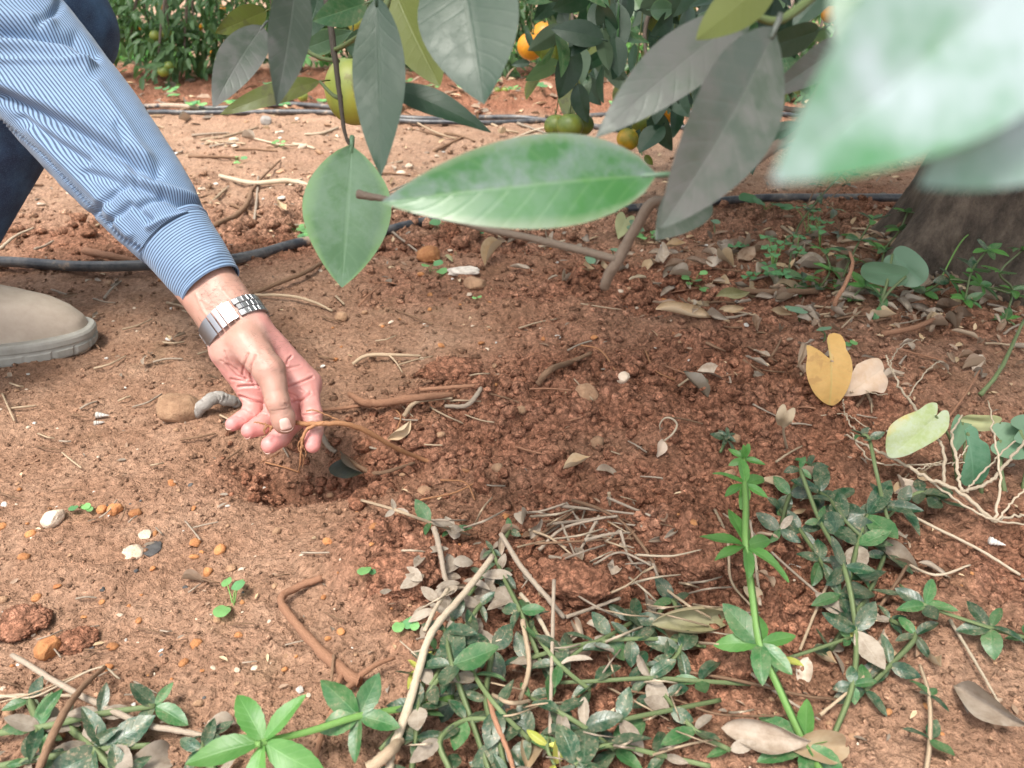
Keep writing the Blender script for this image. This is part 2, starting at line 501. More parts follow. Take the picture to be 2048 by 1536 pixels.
M['root'] = plain('root_skin', (.24, .105, .048), (.44, .225, .11), 6, .7, .5, .3, .0008, (120, 8, 1))
M['dead_grey'] = leaf_material('dead_leaf_grey', (.20, .145, .10), (.37, .29, .215), (.33, .26, .19), (.33, .265, .20), (.46, .40, .33), .5, .75, .05, 9, .45, dscale=30, vary=.35)
M['dead_tan'] = leaf_material('dead_leaf_tan', (.36, .24, .13), (.52, .38, .23), (.48, .36, .22), (.50, .39, .26), (.55, .46, .34), .3, .7, .08, 9, .4, dscale=30, vary=.25)
M['dead_brown'] = leaf_material('dead_leaf_brown', (.17, .10, .06), (.29, .18, .11), (.3, .2, .12), (.34, .25, .17), (.40, .32, .25), .4, .7, .05, 9, .4, dscale=30, vary=.3)
M['dead_black'] = leaf_material('dead_leaf_dark', (.022, .024, .014), (.05, .055, .026), (.09, .09, .05), (.14, .11, .08), (.2, .14, .09), .2, .42, .03, 9, .3, dscale=30)
M['dead_olive'] = leaf_material('dead_leaf_olive', (.19, .18, .085), (.30, .28, .14), (.36, .33, .19), (.34, .27, .16), (.42, .37, .26), .3, .5, .08, 11, .4, dscale=25)
M['arum'] = leaf_material('arum_leaf', (.028, .115, .050), (.05, .165, .075), (.13, .27, .15), (.16, .26, .16), (.22, .30, .22), .25, .38, .2, 8, .4, dscale=25)
M['arum_gold'] = leaf_material('arum_leaf_golden', (.46, .26, .075), (.60, .38, .13), (.36, .34, .12), (.5, .33, .14), (.34, .18, .06), .35, .55, .2, 8, .35, spots=(.33, .17, .06), spot_amt=.5, dscale=28)
M['arum_pink'] = leaf_material('arum_leaf_bleached', (.50, .34, .22), (.64, .48, .36), (.5, .36, .24), (.56, .42, .3), (.62, .55, .47), .3, .7, .12, 8, .3, dscale=26)
M['arum_mould'] = leaf_material('arum_leaf_mouldy', (.26, .33, .13), (.38, .43, .21), (.36, .42, .22), (.4, .4, .2), (.40, .45, .33), .75, .65, .12, 8, .3, edge=(.50, .36, .08), dscale=45)
M['clover'] = leaf_material('clover_leaf', (.05, .22, .055), (.085, .30, .085), (.15, .36, .14), (.12, .28, .12), (.2, .3, .2), .1, .5, .3, 5, .3, dscale=50)
M['seedling'] = leaf_material('seedling_leaf', (.10, .33, .07), (.16, .42, .10), (.2, .46, .16), (.2, .42, .15), (.3, .4, .2), .08, .5, .3, 5, .3, dscale=50)
# citrus
M['cit_dusty'] = leaf_material('citrus_leaf_dusty', (.020, .062, .028), (.035, .090, .040), (.075, .115, .07), (.09, .12, .08), (.075, .100, .080), .35, .34, .10, 11, .22, dscale=18)
M['cit_grey'] = leaf_material('citrus_leaf_grey_film', (.050, .068, .050), (.072, .088, .066), (.13, .14, .12), (.10, .115, .09), (.105, .106, .098), .9, .36, .08, 11, .22, dscale=16)
M['cit_dark'] = leaf_material('citrus_leaf_dark', (.009, .036, .014), (.020, .060, .024), (.045, .09, .045), (.08, .12, .065), (.060, .082, .066), .35, .44, .12, 10, .18, dscale=22)
M['cit_under'] = leaf_material('citrus_leaf_pale_side', (.060, .135, .062), (.095, .185, .092), (.14, .24, .13), (.12, .19, .11), (.16, .235, .18), .45, .5, .25, 10, .35, edge=(.17, .31, .11), dscale=24)
M['cit_yellow'] = leaf_material('citrus_leaf_yellow', (.085, .120, .012), (.14, .175, .022), (.17, .20, .05), (.15, .18, .045), (.09, .08, .03), .35, .42, .3, 10, .45, spots=(.05, .045, .015), spot_amt=.6, dscale=26)
M['cit_bright'] = leaf_material('citrus_leaf_bright', (.028, .105, .026), (.048, .150, .040), (.11, .21, .08), (.12, .2, .08), (.145, .185, .18), .95, .28, .22, 10, .5, edge=(.17, .22, .13), dscale=13, half=1)  # pale dust on one half paints the sky it reflects
M['cit_near'] = leaf_material('citrus_leaf_glossy', (.045, .15, .06), (.085, .21, .10), (.16, .26, .16), (.15, .22, .14), (.29, .35, .36), .95, .20, .2, 10, .4, dscale=12)
M['bark_twig'] = plain('citrus_twig', (.10, .075, .055), (.20, .155, .12), 6, .75, .5, .3, .001, (60, 8, 1))
M['twig_dark'] = plain('citrus_twig_dark', (.030, .024, .018), (.075, .06, .045), 6, .7, .5, .3, .001, (60, 8, 1))
M['twig_green'] = plain('citrus_twig_green', (.07, .10, .035), (.12, .15, .06), 6, .6, .3, .3, .0006, (60, 8, 1))
M['crown_far'] = leaf_material('crown_leaf', (.030, .095, .022), (.075, .17, .040), (.10, .17, .06), (.11, .19, .07), (.14, .18, .12), .3, .4, .25, 6, .2, dscale=2.5, vary=.1)

def orange_mat(name, c1, c2):
    b = NB(name); v = b.coord('Object'); z = b.sep(v)[2]
    r = b.rnd(); pv = b.n('ShaderNodeVectorMath', operation='ADD'); b.put(pv.inputs[0], v); b.put(pv.inputs[1], r)
    nz = b.noise(pv.outputs[0], 22, 3)
    col = b.ramp(b.math('ADD', nz, b.math('MULTIPLY', z, 6.0)), [(.32, c2), (.68, c1)])
    col = b.mix(b.ramp(b.noise(pv.outputs[0], 70, 4), [(.62, 0.0), (.68, .5)]), col, (.14, .10, .03))
    b.set(Base_Color=col, Roughness=.42, Normal=b.bump(b.vor(v, 900), .25, .0006)); return b.m
M['orange'] = orange_mat('orange_peel', (.72, .27, .012), (.80, .36, .020))
M['orange_turning'] = orange_mat('orange_peel_turning', (.20, .20, .020), (.62, .34, .020))
M['orange_green'] = orange_mat('orange_peel_green', (.12, .17, .030), (.24, .26, .035))
M['orange_lime'] = orange_mat('orange_peel_lime', (.22, .27, .055), (.38, .37, .055))

def bark_material():
    b = NB('citrus_bark'); p = b.pos()
    mp = b.n('ShaderNodeMapping'); b.put(mp.inputs[0], p); mp.inputs['Scale'].default_value = (1, 1, .35)
    n1 = b.noise(mp.outputs[0], 38, 6, .72); n2 = b.noise(mp.outputs[0], 240, 5, .75)
    col = b.ramp(n1, [(.30, (.040, .028, .020)), (.5, (.125, .092, .066)), (.72, (.25, .19, .14))])
    col = b.mix(b.ramp(n2, [(.55, 0.0), (.7, .5)]), col, (.17, .135, .10))
    b.set(Base_Color=col, Roughness=.9, Normal=b.bump(b.math('ADD', n1, b.math('MULTIPLY', n2, .9)), 1.0, .012)); return b.m
M['bark'] = bark_material()
def hose_material():
    b = NB('hose_plastic'); uv = b.coord('UV'); p = b.pos(); nz = b.noise(p, 26, 5, .7)
    z = b.sep(b.n('ShaderNodeNewGeometry').outputs['Normal'])[2]
    mud = b.ramp(b.math('ADD', nz, b.math('MULTIPLY', b.attr('mud'), .5)), [(.58, 0.0), (.68, .85)])
    col = b.mix(mud, b.ramp(nz, [(.38, (.034, .038, .046)), (.58, (.12, .115, .11))]), (.42, .31, .22))
    b.set(Base_Color=col, Roughness=b.math('MULTIPLY_ADD', mud, .5, .36), Normal=b.bump(nz, .3, .001)); return b.m
M['hose'] = hose_material()
# ================================================================ the ground
def _blob(x, y, px, py, sx, sy, rot=0):
    cx, cy = plane(px, py); dx = x - cx; dy = y - cy
    c, s = math.cos(rot), math.sin(rot)
    a = dx * c + dy * s; b = -dx * s + dy * c
    return np.exp(-((a / sx) ** 2 + (b / sy) ** 2))

def dug_shade_mask(x, y):
    m = 0; c = 0
    for q in [(560, 930, .07, .05), (700, 950, .10, .06), (850, 900, .14, .09), (1000, 880, .15, .12), (1180, 830, .20, .13),
              (1380, 850, .20, .13), (1340, 590, .15, .10), (1100, 1150, .18, .09), (1400, 1150, .18, .12),
              (1250, 1000, .2, .1), (800, 1120, .08, .07), (640, 450, .40, .22), (1400, 440, .45, .12), (960, 480, .25, .08)]:
        m = np.maximum(m, _blob(x, y, *q))
    for q in [(150, 1200, .26, .20), (100, 800, .30, .16), (300, 620, .3, .16), (480, 1400, .14, .12), (800, 680, .13, .09), (1950, 1450, .12, .12), (250, 930, .2, .12)]:
        c = np.maximum(c, _blob(x, y, *q))
    n = fbm2(x * 6, y * 6, 5, 4)
    alley = np.clip((y - 1.5) / .4, 0, 1) * .15
    row = np.clip((y - 3.0) / .25, 0, 1) * np.clip((5.4 - y) / .4, 0, 1) * .55  # shade under the tree row, painted in as darker loose soil
    return np.clip(.42 + .55 * m - .55 * c + n * .75 - alley + row, 0, 1)

def sunlit_pale(x, y):
    "trodden alley and dry far strip, paled to paint in the sunlight"
    n = fbm2(x * 1.5, y * 2.2, 31, 3)
    band = np.clip((y - 1.35) / .5, 0, 1) * np.clip((3.25 + n * .5 - y) / .25, 0, 1) * np.clip((1.1 - x - .15 * y) / .5 + n, 0, 1)
    far = np.clip((y - 5.3 - n) / .6, 0, 1) * .9
    return np.clip(np.maximum(band * (.9 + n * 1.2), far), 0, 1)

def H(x, y, detail=True):
    x = np.atleast_1d(np.asarray(x, dtype=float)); y = np.atleast_1d(np.asarray(y, dtype=float))
    z = .034 * _blob(x, y, 1250, 720, .42, .26)
    z += .022 * _blob(x, y, 1100, 860, .16, .06) + .020 * _blob(x, y, 1130, 1150, .10, .045) + .016 * _blob(x, y, 1380, 1150, .07, .05)
    z += .016 * _blob(x, y, 760, 1130, .06, .04)
    z -= .042 * _blob(x, y, 600, 925, .085, .05) + .020 * _blob(x, y, 730, 960, .07, .03)
    z -= .028 * _blob(x, y, 1330, 600, .045, .035) + .018 * _blob(x, y, 900, 765, .05, .02)
    z -= .020 * _blob(x, y, 1290, 650, .03, .03) + .020 * _blob(x, y, 1470, 700, .035, .03) + .016 * _blob(x, y, 1390, 700, .03, .025)
    z += .05 * _blob(x, y, 1950, 520, .32, .25)
    z += .03 * np.clip((y - 3.0) / .25, 0, 1) * np.clip((6 - y) / 2, 0, 1)
    z += .03 * fbm2(x * 1.6, y * 1.6, 3, 3) * np.clip(y / 1.0, .2, 2)
    if not detail: return z
    d = dug_shade_mask(x, y); near = np.clip(1.8 - y / 4, .25, 1)
    z += fbm2(x * 9, y * 9, 8, 4) * (.014 + .038 * d) + (np.abs(fbm2(x * 26, y * 26, 9, 4)) - .12) * (.008 + .030 * d)
    d = d * d * (1.5 - .5 * d)
    z += d * (1.05 * bumps(x, y, .052, 11, .5, .6) + 1.0 * bumps(x, y, .024, 12, .6, .65) + .8 * bumps(x, y, .010, 13, .7, .7))
    z += (1 - d) * (.35 * bumps(x, y, .03, 14, .25, .4) + .45 * bumps(x, y, .011, 15, .45, .5))
    z += .6 * bumps(x, y, .0062, 16, .8, .6) * near
    z += np.clip((y - 1.2) / .5, 0, 1) * .6 * bumps(x, y, .06, 17, .4, .35)
    return z

_gx0, _gx1, _gy0, _gy1, _gs = -1.6, 1.9, .2, 2.6, .004
_qx = np.arange(_gx0, _gx1, _gs); _qy = np.arange(_gy0, _gy1, _gs)
_HG = H(*[q.ravel() for q in np.meshgrid(_qx, _qy, indexing='ij')]).reshape(len(_qx), len(_qy))
def Hq(x, y):
    "the same height, looked up from a table where there is one"
    x = np.atleast_1d(np.asarray(x, float)); y = np.atleast_1d(np.asarray(y, float))
    if x.min() < _gx0 or x.max() > _gx1 - 2 * _gs or y.min() < _gy0 or y.max() > _gy1 - 2 * _gs: return H(x, y)
    u = (x - _gx0) / _gs; v = (y - _gy0) / _gs; i = u.astype(int); j = v.astype(int); u -= i; v -= j
    return (_HG[i, j] * (1 - u) + _HG[i + 1, j] * u) * (1 - v) + (_HG[i, j + 1] * (1 - u) + _HG[i + 1, j + 1] * u) * v

def G(px, py, h=0.0):
    "point on the soil (raised by h) seen at a measured photo position"
    r = ray(px, py)
    t0 = (CAM_Z - .10) / -r[2]; t1 = (CAM_Z + .08) / -r[2]
    t = np.linspace(t0, t1, 40)
    X = EYE[None] + t[:, None] * r
    dz = X[:, 2] - h - Hq(X[:, 0], X[:, 1])
    k = np.argmax(dz < 0)
    if k == 0: q = X[0] if dz[0] < 0 else X[-1]
    else:
        f = dz[k - 1] / (dz[k - 1] - dz[k]); q = X[k - 1] + f * (X[k] - X[k - 1])
    return Vector(q)

def on_ground(x, y, h=0.0):
    return Vector((x, y, float(Hq(x, y)[0]) + h))

rows = np.concatenate([np.linspace(-4, .1, 14)[:-1], np.linspace(.1, .28, 40)[:-1]])
ang = np.linspace(math.atan2(CAM_Z, .28), math.atan2(CAM_Z, 6.5), 760)
rows = np.concatenate([rows, CAM_Z / np.tan(ang), 6.5 * (500 / 6.5) ** np.linspace(0, 1, 46)[1:]])
uu = np.linspace(-1, 1, 820); uu = uu * (.72 + .28 * uu ** 4)
gy = np.repeat(rows[:, None], len(uu), 1)
gx = uu[None, :] * (np.maximum(.26 + .83 * np.abs(gy), .9 * (gy < .1)) )
gx = np.where(gy < .28, uu[None, :] * np.maximum(.26 + .83 * .28, 3.0 * np.clip((.1 - gy) / 1, 0, 1) + .26 + .83 * .28), gx)
# the sheet goes on to both sides with wider spacing
_t = (np.arange(1, 33) / 32) ** 2 * 9
gx = np.concatenate([gx[:, :1] - _t[::-1][None] , gx, gx[:, -1:] + _t[None]], 1); gy = np.repeat(rows[:, None], gx.shape[1], 1)
fx, fy = gx.ravel(), gy.ravel()
gz = H(fx, fy)
nr, nc = gy.shape
ii = np.arange(nr * nc).reshape(nr, nc)
gf = np.stack([ii[:-1, :-1], ii[:-1, 1:], ii[1:, 1:], ii[1:, :-1]], -1).reshape(-1, 4)
ground = obj('ground', mesh_from('ground', np.c_[fx, fy, gz], gf, M['soil'], attrs={'dug': dug_shade_mask(fx, fy), 'pale': sunlit_pale(fx, fy)}), kind='structure')

# ---- loose crumbs of soil: nobody could count them
def ico():
    t = (1 + 5 ** .5) / 2
    v = np.array([(-1, t, 0), (1, t, 0), (-1, -t, 0), (1, -t, 0), (0, -1, t), (0, 1, t), (0, -1, -t), (0, 1, -t), (t, 0, -1), (t, 0, 1), (-t, 0, -1), (-t, 0, 1)]) / math.sqrt(1 + t * t)
    f = np.array([(0, 11, 5), (0, 5, 1), (0, 1, 7), (0, 7, 10), (0, 10, 11), (1, 5, 9), (5, 11, 4), (11, 10, 2), (10, 7, 6), (7, 1, 8), (3, 9, 4), (3, 4, 2), (3, 2, 6), (3, 6, 8), (3, 8, 9), (4, 9, 5), (2, 4, 11), (6, 2, 10), (8, 6, 7), (9, 8, 1)])
    return v, f
ICO_V, ICO_F = ico()
def sphere_sub(n):
    v, f = ICO_V.copy(), ICO_F.copy()
    for _ in range(n):
        cache = {}; v = list(v); nf = []
        def mid(a, b):
            k = (min(a, b), max(a, b))
            if k not in cache:
                m = (np.asarray(v[a]) + np.asarray(v[b])) / 2; v.append(m / np.linalg.norm(m)); cache[k] = len(v) - 1
            return cache[k]
        for a, b, c in f:
            ab, bc, ca = mid(a, b), mid(b, c), mid(c, a); nf += [(a, ab, ca), (b, bc, ab), (c, ca, bc), (ab, bc, ca)]
        v = np.array(v); f = np.array(nf)
    return v, f
S1V, S1F = sphere_sub(1); S2V, S2F = sphere_sub(2); S3V, S3F = sphere_sub(3)

def scatter_mesh(bv, bf, pos, scl, rng, flat=.75, jit=.3):
    "many small lumps as one mesh"
    n = len(pos); k = len(bv)
    q = rng.normal(size=(n, 4)); q /= np.linalg.norm(q, axis=1)[:, None]
    w, x, y, z = q.T
    Rm = np.stack([1 - 2 * (y * y + z * z), 2 * (x * y - z * w), 2 * (x * z + y * w), 2 * (x * y + z * w), 1 - 2 * (x * x + z * z), 2 * (y * z - x * w), 2 * (x * z - y * w), 2 * (y * z + x * w), 1 - 2 * (x * x + y * y)], 1).reshape(n, 3, 3)
    v = bv[None] * (1 + jit * (rng.random((n, k, 1)) - .5) * 2) * (1 + .5 * (rng.random((n, 1, 3)) - .5))
    v = np.einsum('nij,nkj->nki', Rm, v)
    v[..., 2] *= flat
    v = v * scl[:, None, None] + pos[:, None, :]
    f = (bf[None] + (np.arange(n) * k)[:, None, None]).reshape(-1, 3)
    return v.reshape(-1, 3), f

def crumbs():
    r = np.random.default_rng(3)
    n = 120000
    a = r.uniform(math.atan2(CAM_Z, 3.0), math.atan2(CAM_Z, .27), n)
    y = CAM_Z / np.tan(a); x = r.uniform(-1, 1, n) * (.2 + .66 * y)
    d = dug_shade_mask(x, y)
    keep = r.random(n) < (.13 + .24 * d ** 1.5)
    x, y, d = x[keep], y[keep], d[keep]
    s = .0011 + .0075 * r.random(len(x)) ** 4.5 * (.25 + .75 * d)
    s *= np.clip(y / .7, .8, 2.2)
    z = H(x, y) + s * .25
    v, f = scatter_mesh(ICO_V, ICO_F, np.c_[x, y, z], s, r, .75, .42)
    k = len(ICO_V)
    obj('soil_crumbs', mesh_from('soil_crumbs', v, f, M['crumb'], smooth=False, attrs={'dug': np.repeat(d, k), 'pale': np.repeat(sunlit_pale(x, y), k), 'tone': np.repeat(r.uniform(-.25, .35, len(x)), k)}), kind='stuff', label='loose red brown soil crumbs strewn over the dug earth', cat='soil')
crumbs()
# ================================================================ the person: hand, sleeve, boot
def zpx(zx, zy): return 420 + zx / 6.142, 680 + zy / 6.142
def to_px(V):
    d = V - EYE; dep = d @ FWD
    return 1024 + FOC * (d @ RGT) / dep, 768 - FOC * (d @ UPV) / dep, dep
def pa(px, py, d): return np.array(P(px, py, d))

WR = pa(474, 655, .745); EL = pa(110, 150, .83)
ARM = (EL - WR) / np.linalg.norm(EL - WR)
ACR = .83 * RGT + .56 * UPV; ACR = ACR - ARM * ACR.dot(ARM); ACR /= np.linalg.norm(ACR)
ADE = np.cross(ARM, ACR); ADE = ADE if ADE.dot(FWD) < 0 else -ADE      # towards the camera

FINGERS = {
    'index': [(613, 768, .766, .0150), (624, 826, .737, .0093), (628, 858, .729, .0086), (625, 890, .725, .0075)],
    'middle': [(588, 772, .774, .0150), (589, 842, .752, .0096), (561, 874, .737, .0093), (540, 890, .728, .0084)],
    'ring': [(548, 778, .775, .0145), (546, 830, .750, .0094), (520, 852, .735, .0090), (499, 861, .727, .0080)],
    'pinky': [(512, 778, .766, .0130), (503, 824, .746, .0086), (482, 841, .738, .0080), (466, 848, .731, .0070)],
    'thumb': [(543, 746, .714, .0131), (555, 804, .708, .0107), (566, 836, .711, .0099), (570, 848, .713, .0088)],
}
def palm_sdf(p):
    fs = []
    for sgn in (-1, 1):
        up = WR + ARM * .10
        fs.append(sd_cone(p, WR + ACR * sgn * .0095, up + ACR * sgn * .0095, .0198, .0215))
    w = WR - ARM * .012
    for (q, off, r0) in (('index', .012, .0165), ('middle', .004, .0165), ('ring', -.006, .0165), ('pinky', -.014, .0165)):
        a = FINGERS[q][0]
        fs.append(sd_cone(p, w + ACR * off - ADE * .001, pa(a[0], a[1], a[2]), r0, a[3]))
    fs.append(sd_cone(p, pa(496, 686, .728), pa(533, 735, .7165), .0175, .0140))           # ball of the thumb
    fs.append(sd_cone(p, pa(458, 705, .742), pa(497, 772, .754), .0165, .0125))            # heel of the hand
    fs.append(sd_cone(p, pa(505, 772, .7535), pa(600, 772, .7545), .0105, .0105))          # pads below the fingers
    d = fs[0]
    for f in fs[1:]: d = smin(d, f, .011)
    return d
def hand_sdf(p):
    palm = palm_sdf(p); out = None
    for q, ch in FINGERS.items():
        pts = [pa(*c[:3]) for c in ch]
        d = None
        for i in range(3):
            c = sd_cone(p, pts[i], pts[i + 1], ch[i][3] if i or q == 'thumb' else .0118, ch[i + 1][3])
            d = c if d is None else smin(d, c, .0035)
        if q == 'thumb': d = smin(d, sd_cone(p, pts[2] + .001 * UPV, pts[2] - .004 * UPV, .0095, .0095), .004)
        d = smin(palm, d, .0075 if q != 'thumb' else .009)
        out = d if out is None else np.minimum(out, d)
    return out

def polydist(x, y, pl):
    best = np.full(x.shape, 1e9)
    for (ax, ay), (bx, by) in zip(pl[:-1], pl[1:]):
        L = (bx - ax) ** 2 + (by - ay) ** 2 + 1e-9
        t = np.clip(((x - ax) * (bx - ax) + (y - ay) * (by - ay)) / L, 0, 1)
        best = np.minimum(best, np.hypot(x - ax - t * (bx - ax), y - ay - t * (by - ay)))
    return best

person = thing('person', 'person in blue pinstripe shirt, jeans and beige boots crouching to lift a root', 'person', (-.9, .95, 0))
PINV = Matrix.Translation(-Vector((-.9, .95, 0)))
def part(name, me, parent=None, **kw):
    "a part whose mesh is in world coordinates"
    if parent is None:
        return obj(name, me, parent=person, mw=PINV, **kw)
    return obj(name, me, parent=parent, **kw)

def skin_mat():
    b = NB('skin'); p = b.pos(); c = b.attr('tint', 'Color')
    n1 = b.noise(p, 60, 4, .6); n2 = b.noise(p, 700, 3, .6); n3 = b.vor(p, 900)
    col = b.mix(b.ramp(n1, [(.35, 0.0), (.7, .28)]), c, (.58, .25, .20))
    col = b.mix(b.ramp(n2, [(.55, 0.0), (.75, .22)]), col, (.34, .16, .11))
    b.set(Base_Color=col, Roughness=.48, Normal=b.bump(b.math('ADD', b.math('MULTIPLY', n3, .6), n2), .22, .0007))
    b.b.inputs['Subsurface Weight'].default_value = .12
    b.b.inputs['Subsurface Radius'].default_value = (.006, .0025, .0015)
    b.b.inputs['Subsurface Scale'].default_value = 1.0
    return b.m
M['skin'] = skin_mat()
M['nail'] = plain('nail', (.60, .37, .31), (.68, .44, .38), 200, .3, .1, .5, .0003)
M['nail_tip'] = plain('nail_edge', (.58, .40, .33), (.64, .46, .38), 200, .35, .1, .5, .0003)

def build_hand():
    pts = np.array([pa(*c[:3]) for ch in FINGERS.values() for c in ch] + [WR, WR + ARM * .10])
    lo = pts.min(0) - .032; hi = pts.max(0) + .03
    V, F = surface_nets(hand_sdf, lo, hi, .0011)
    V, Nn = sdf_project(hand_sdf, V, 2)
    px, py, dep = to_px(V)
    facing = np.clip(-(Nn @ FWD) * 1.6, 0, 1)
    thumb = (sd_cone(V, pa(543, 746, .714), pa(570, 850, .712), .016, .012) < .0015)
    creases = [  # zoomed measurements; who: 1 thumb, 0 rest; depth mm, width px
        ([(735, 805), (850, 772), (960, 785)], 1, 1.0, 1.3), ([(750, 835), (860, 822), (962, 800)], 1, .8, 1.2), ([(755, 868), (860, 858), (940, 842)], 1, .6, 1.2),
        ([(690, 740), (800, 715), (940, 735)], 1, .4, 1.2), ([(960, 905), (900, 925), (845, 950)], 1, .3, 1.2),
        ([(470, 170), (420, 300), (400, 420), (445, 475)], 0, 1.1, 1.8), ([(560, 190), (500, 320), (500, 450), (545, 545)], 0, 1.2, 1.8),
        ([(640, 260), (590, 370), (580, 470), (620, 600)], 0, 1.2, 1.8), ([(180, 140), (230, 260), (290, 350), (400, 430)], 0, .9, 1.8),
        ([(200, 300), (330, 440), (450, 480)], 0, 1.2, 2.0), ([(130, 250), (260, 320), (330, 360)], 0, .6, 1.6), ([(260, 480), (400, 500), (520, 520)], 0, .9, 1.8),
        ([(350, 575), (450, 562), (590, 560)], 0, 1.6, 2.0), ([(370, 690), (500, 735), (650, 775)], 0, 1.8, 2.0),
        ([(935, 575), (1080, 535), (1260, 455)], 0, 1.5, 1.8), ([(950, 765), (1090, 752), (1230, 650)], 0, 1.8, 2.0), ([(950, 640), (1060, 690), (1090, 750)], 0, .8, 1.6),
        ([(940, 300), (960, 240), (1000, 200)], 0, 1.2, 1.8), ([(950, 350), (1050, 330), (1110, 310)], 0, .6, 1.6), ([(1090, 600), (1180, 640)], 0, .5, 1.4),
        ([(335, 862), (430, 838), (530, 912)], 0, .9, 1.5), ([(430, 985), (400, 960), (330, 935)], 0, .5, 1.5), ([(575, 935), (650, 910), (720, 925)], 0, .9, 1.5),
        ([(1140, 918), (1250, 916), (1390, 880)], 0, 1.1, 1.5), ([(1165, 1105), (1280, 1112), (1390, 1092)], 0, .8, 1.5), ([(850, 1145), (960, 1120), (1010, 1090)], 0, .8, 1.5)]
    disp = np.zeros(len(V))
    for pl, who, dmm, w in creases:
        q = [zpx(*c) for c in pl]
        dd = polydist(px, py, q)
        sel = thumb if who else ~thumb
        dmm = dmm * 1.1; disp += np.where(sel, -dmm * .001 * np.exp(-(dd / w) ** 2) + dmm * .00028 * np.exp(-((dd - 2.6 * w) / (1.5 * w)) ** 2), 0) * facing
    # tendons and veins of the wrist
    wr = [([(392, 588), (408, 625), (425, 640)], .8, 3), ([(405, 600), (425, 612)], .6, 3), ([(440, 575), (470, 610)], .6, 5), ([(530, 700), (560, 740)], .7, 6)]
    for pl, dmm, w in wr: disp += dmm * .001 * np.exp(-(polydist(px, py, pl) / w) ** 2) * facing
    disp += .0012 * (fbm3(V * 90, 4, 3))
    V = V + Nn * disp[:, None]
    # skin colour: pinker on the palm side and finger pads, tanned on the arm and the back of the thumb
    pink = np.zeros(len(V))
    arm_t = np.clip(((V - WR) @ ARM + .015) / .03, 0, 1)
    pink = np.clip((dep - .722) / .012, 0, 1) * (1 - arm_t)
    fing = np.min([sd_cone(V, pa(*FINGERS[f][1][:3]), pa(*FINGERS[f][3][:3]), .010, .009) for f in ('index', 'middle', 'ring', 'pinky')], 0)
    pink = np.maximum(pink, np.clip(1 - fing / .004, 0, 1))
    pink = np.where(thumb, pink * .15, pink)
    back = np.clip((Nn @ FWD) * 1.5 + .2, 0, 1)
    pink = pink * (1 - .8 * back)
    pink = np.maximum(pink, .75 * np.exp(-(np.hypot(px - 460, py - 735) / 45) ** 2))
    tan = np.array([.385, .225, .17]); pk = np.array([.59, .275, .245]); mid = np.array([.50, .295, .245])
    f = pink[:, None]
    col = np.where(f < .5, tan + (mid - tan) * f * 2, mid + (pk - mid) * (f * 2 - 1))
    tips = np.max([np.exp(-(np.linalg.norm(V - pa(*FINGERS[q][3][:3]), axis=1) / .011) ** 2) for q in ('index', 'middle', 'ring', 'pinky')], 0)
    col = col + tips[:, None] * np.array([.03, -.05, -.03])
    crease_dark = np.clip(-disp / .0016, 0, 1)[:, None]
    col = col * (1 - .42 * crease_dark * np.array([.6, 1, 1])) * (1 + .22 * fbm3(V * 120, 21, 3))[:, None]
    body = part('body', mesh_from('body', V, F, M['skin'], attrs={'tint': np.clip(col, .02, .9)}))

    def hit(qx, qy, off=0.0, tries=12):
        o = EYE; r = ray(qx, qy); r = r / np.linalg.norm(r); t = .68
        for _ in range(40):
            dd = hand_sdf((o + r * t)[None])[0]; t += dd * .9
            if dd < 1e-4: break
        if dd > 1e-3: return hit(qx + .8, qy - 1.2, off, tries - 1) if tries > 0 else None
        p = (o + r * t)[None]
        g = np.array([hand_sdf(p + np.eye(3)[i] * 4e-4)[0] - hand_sdf(p - np.eye(3)[i] * 4e-4)[0] for i in range(3)]); g /= np.linalg.norm(g)
        return (o + r * t) + g * off
    # thumbnail plate: grid between measured corners, a little proud of the skin
    tl, tr, br, bl = (842, 972), (958, 948), (1012, 1075), (868, 1108)
    nu = 9; NV = []; NF = []
    for j in range(nu):
        for i in range(nu):
            u = i / (nu - 1); v = j / (nu - 1)
            uu_ = u; vv = v
            # round the corners
            cu, cv = u * 2 - 1, v * 2 - 1
            sc = 1 / max(1e-6, (abs(cu) ** 4 + abs(cv) ** 4) ** .25) * max(abs(cu), abs(cv)) if max(abs(cu), abs(cv)) > 0 else 1
            u2, v2 = (cu * sc + 1) / 2, (cv * sc + 1) / 2
            zx = (tl[0] * (1 - u2) + tr[0] * u2) * (1 - v2) + (bl[0] * (1 - u2) + br[0] * u2) * v2
            zy = (tl[1] * (1 - u2) + tr[1] * u2) * (1 - v2) + (bl[1] * (1 - u2) + br[1] * u2) * v2
            NV.append(hit(*zpx(zx, zy), off=.0002 + .0006 * (1 - max(abs(cu), abs(cv)) ** 4) + (.0006 if j >= nu - 2 else 0)))
    NF = [(j * nu + i, (j + 1) * nu + i, (j + 1) * nu + i + 1, j * nu + i + 1) for j in range(nu - 1) for i in range(nu - 1)]
    nail = obj('thumbnail', mesh_from('thumbnail', NV, NF, M['nail']), parent=body)
    rim = [hit(*zpx(*q), off=.0009) for q in [(868, 1106), (900, 1118), (940, 1117), (975, 1108), (1000, 1090), (1012, 1070)]]
    obj('nail_edge', mesh_from('nail_edge', *tube(catmull(rim, 14), [.0002, .0004, .0004, .0002], 6)[:2], M['nail_tip']), parent=nail)
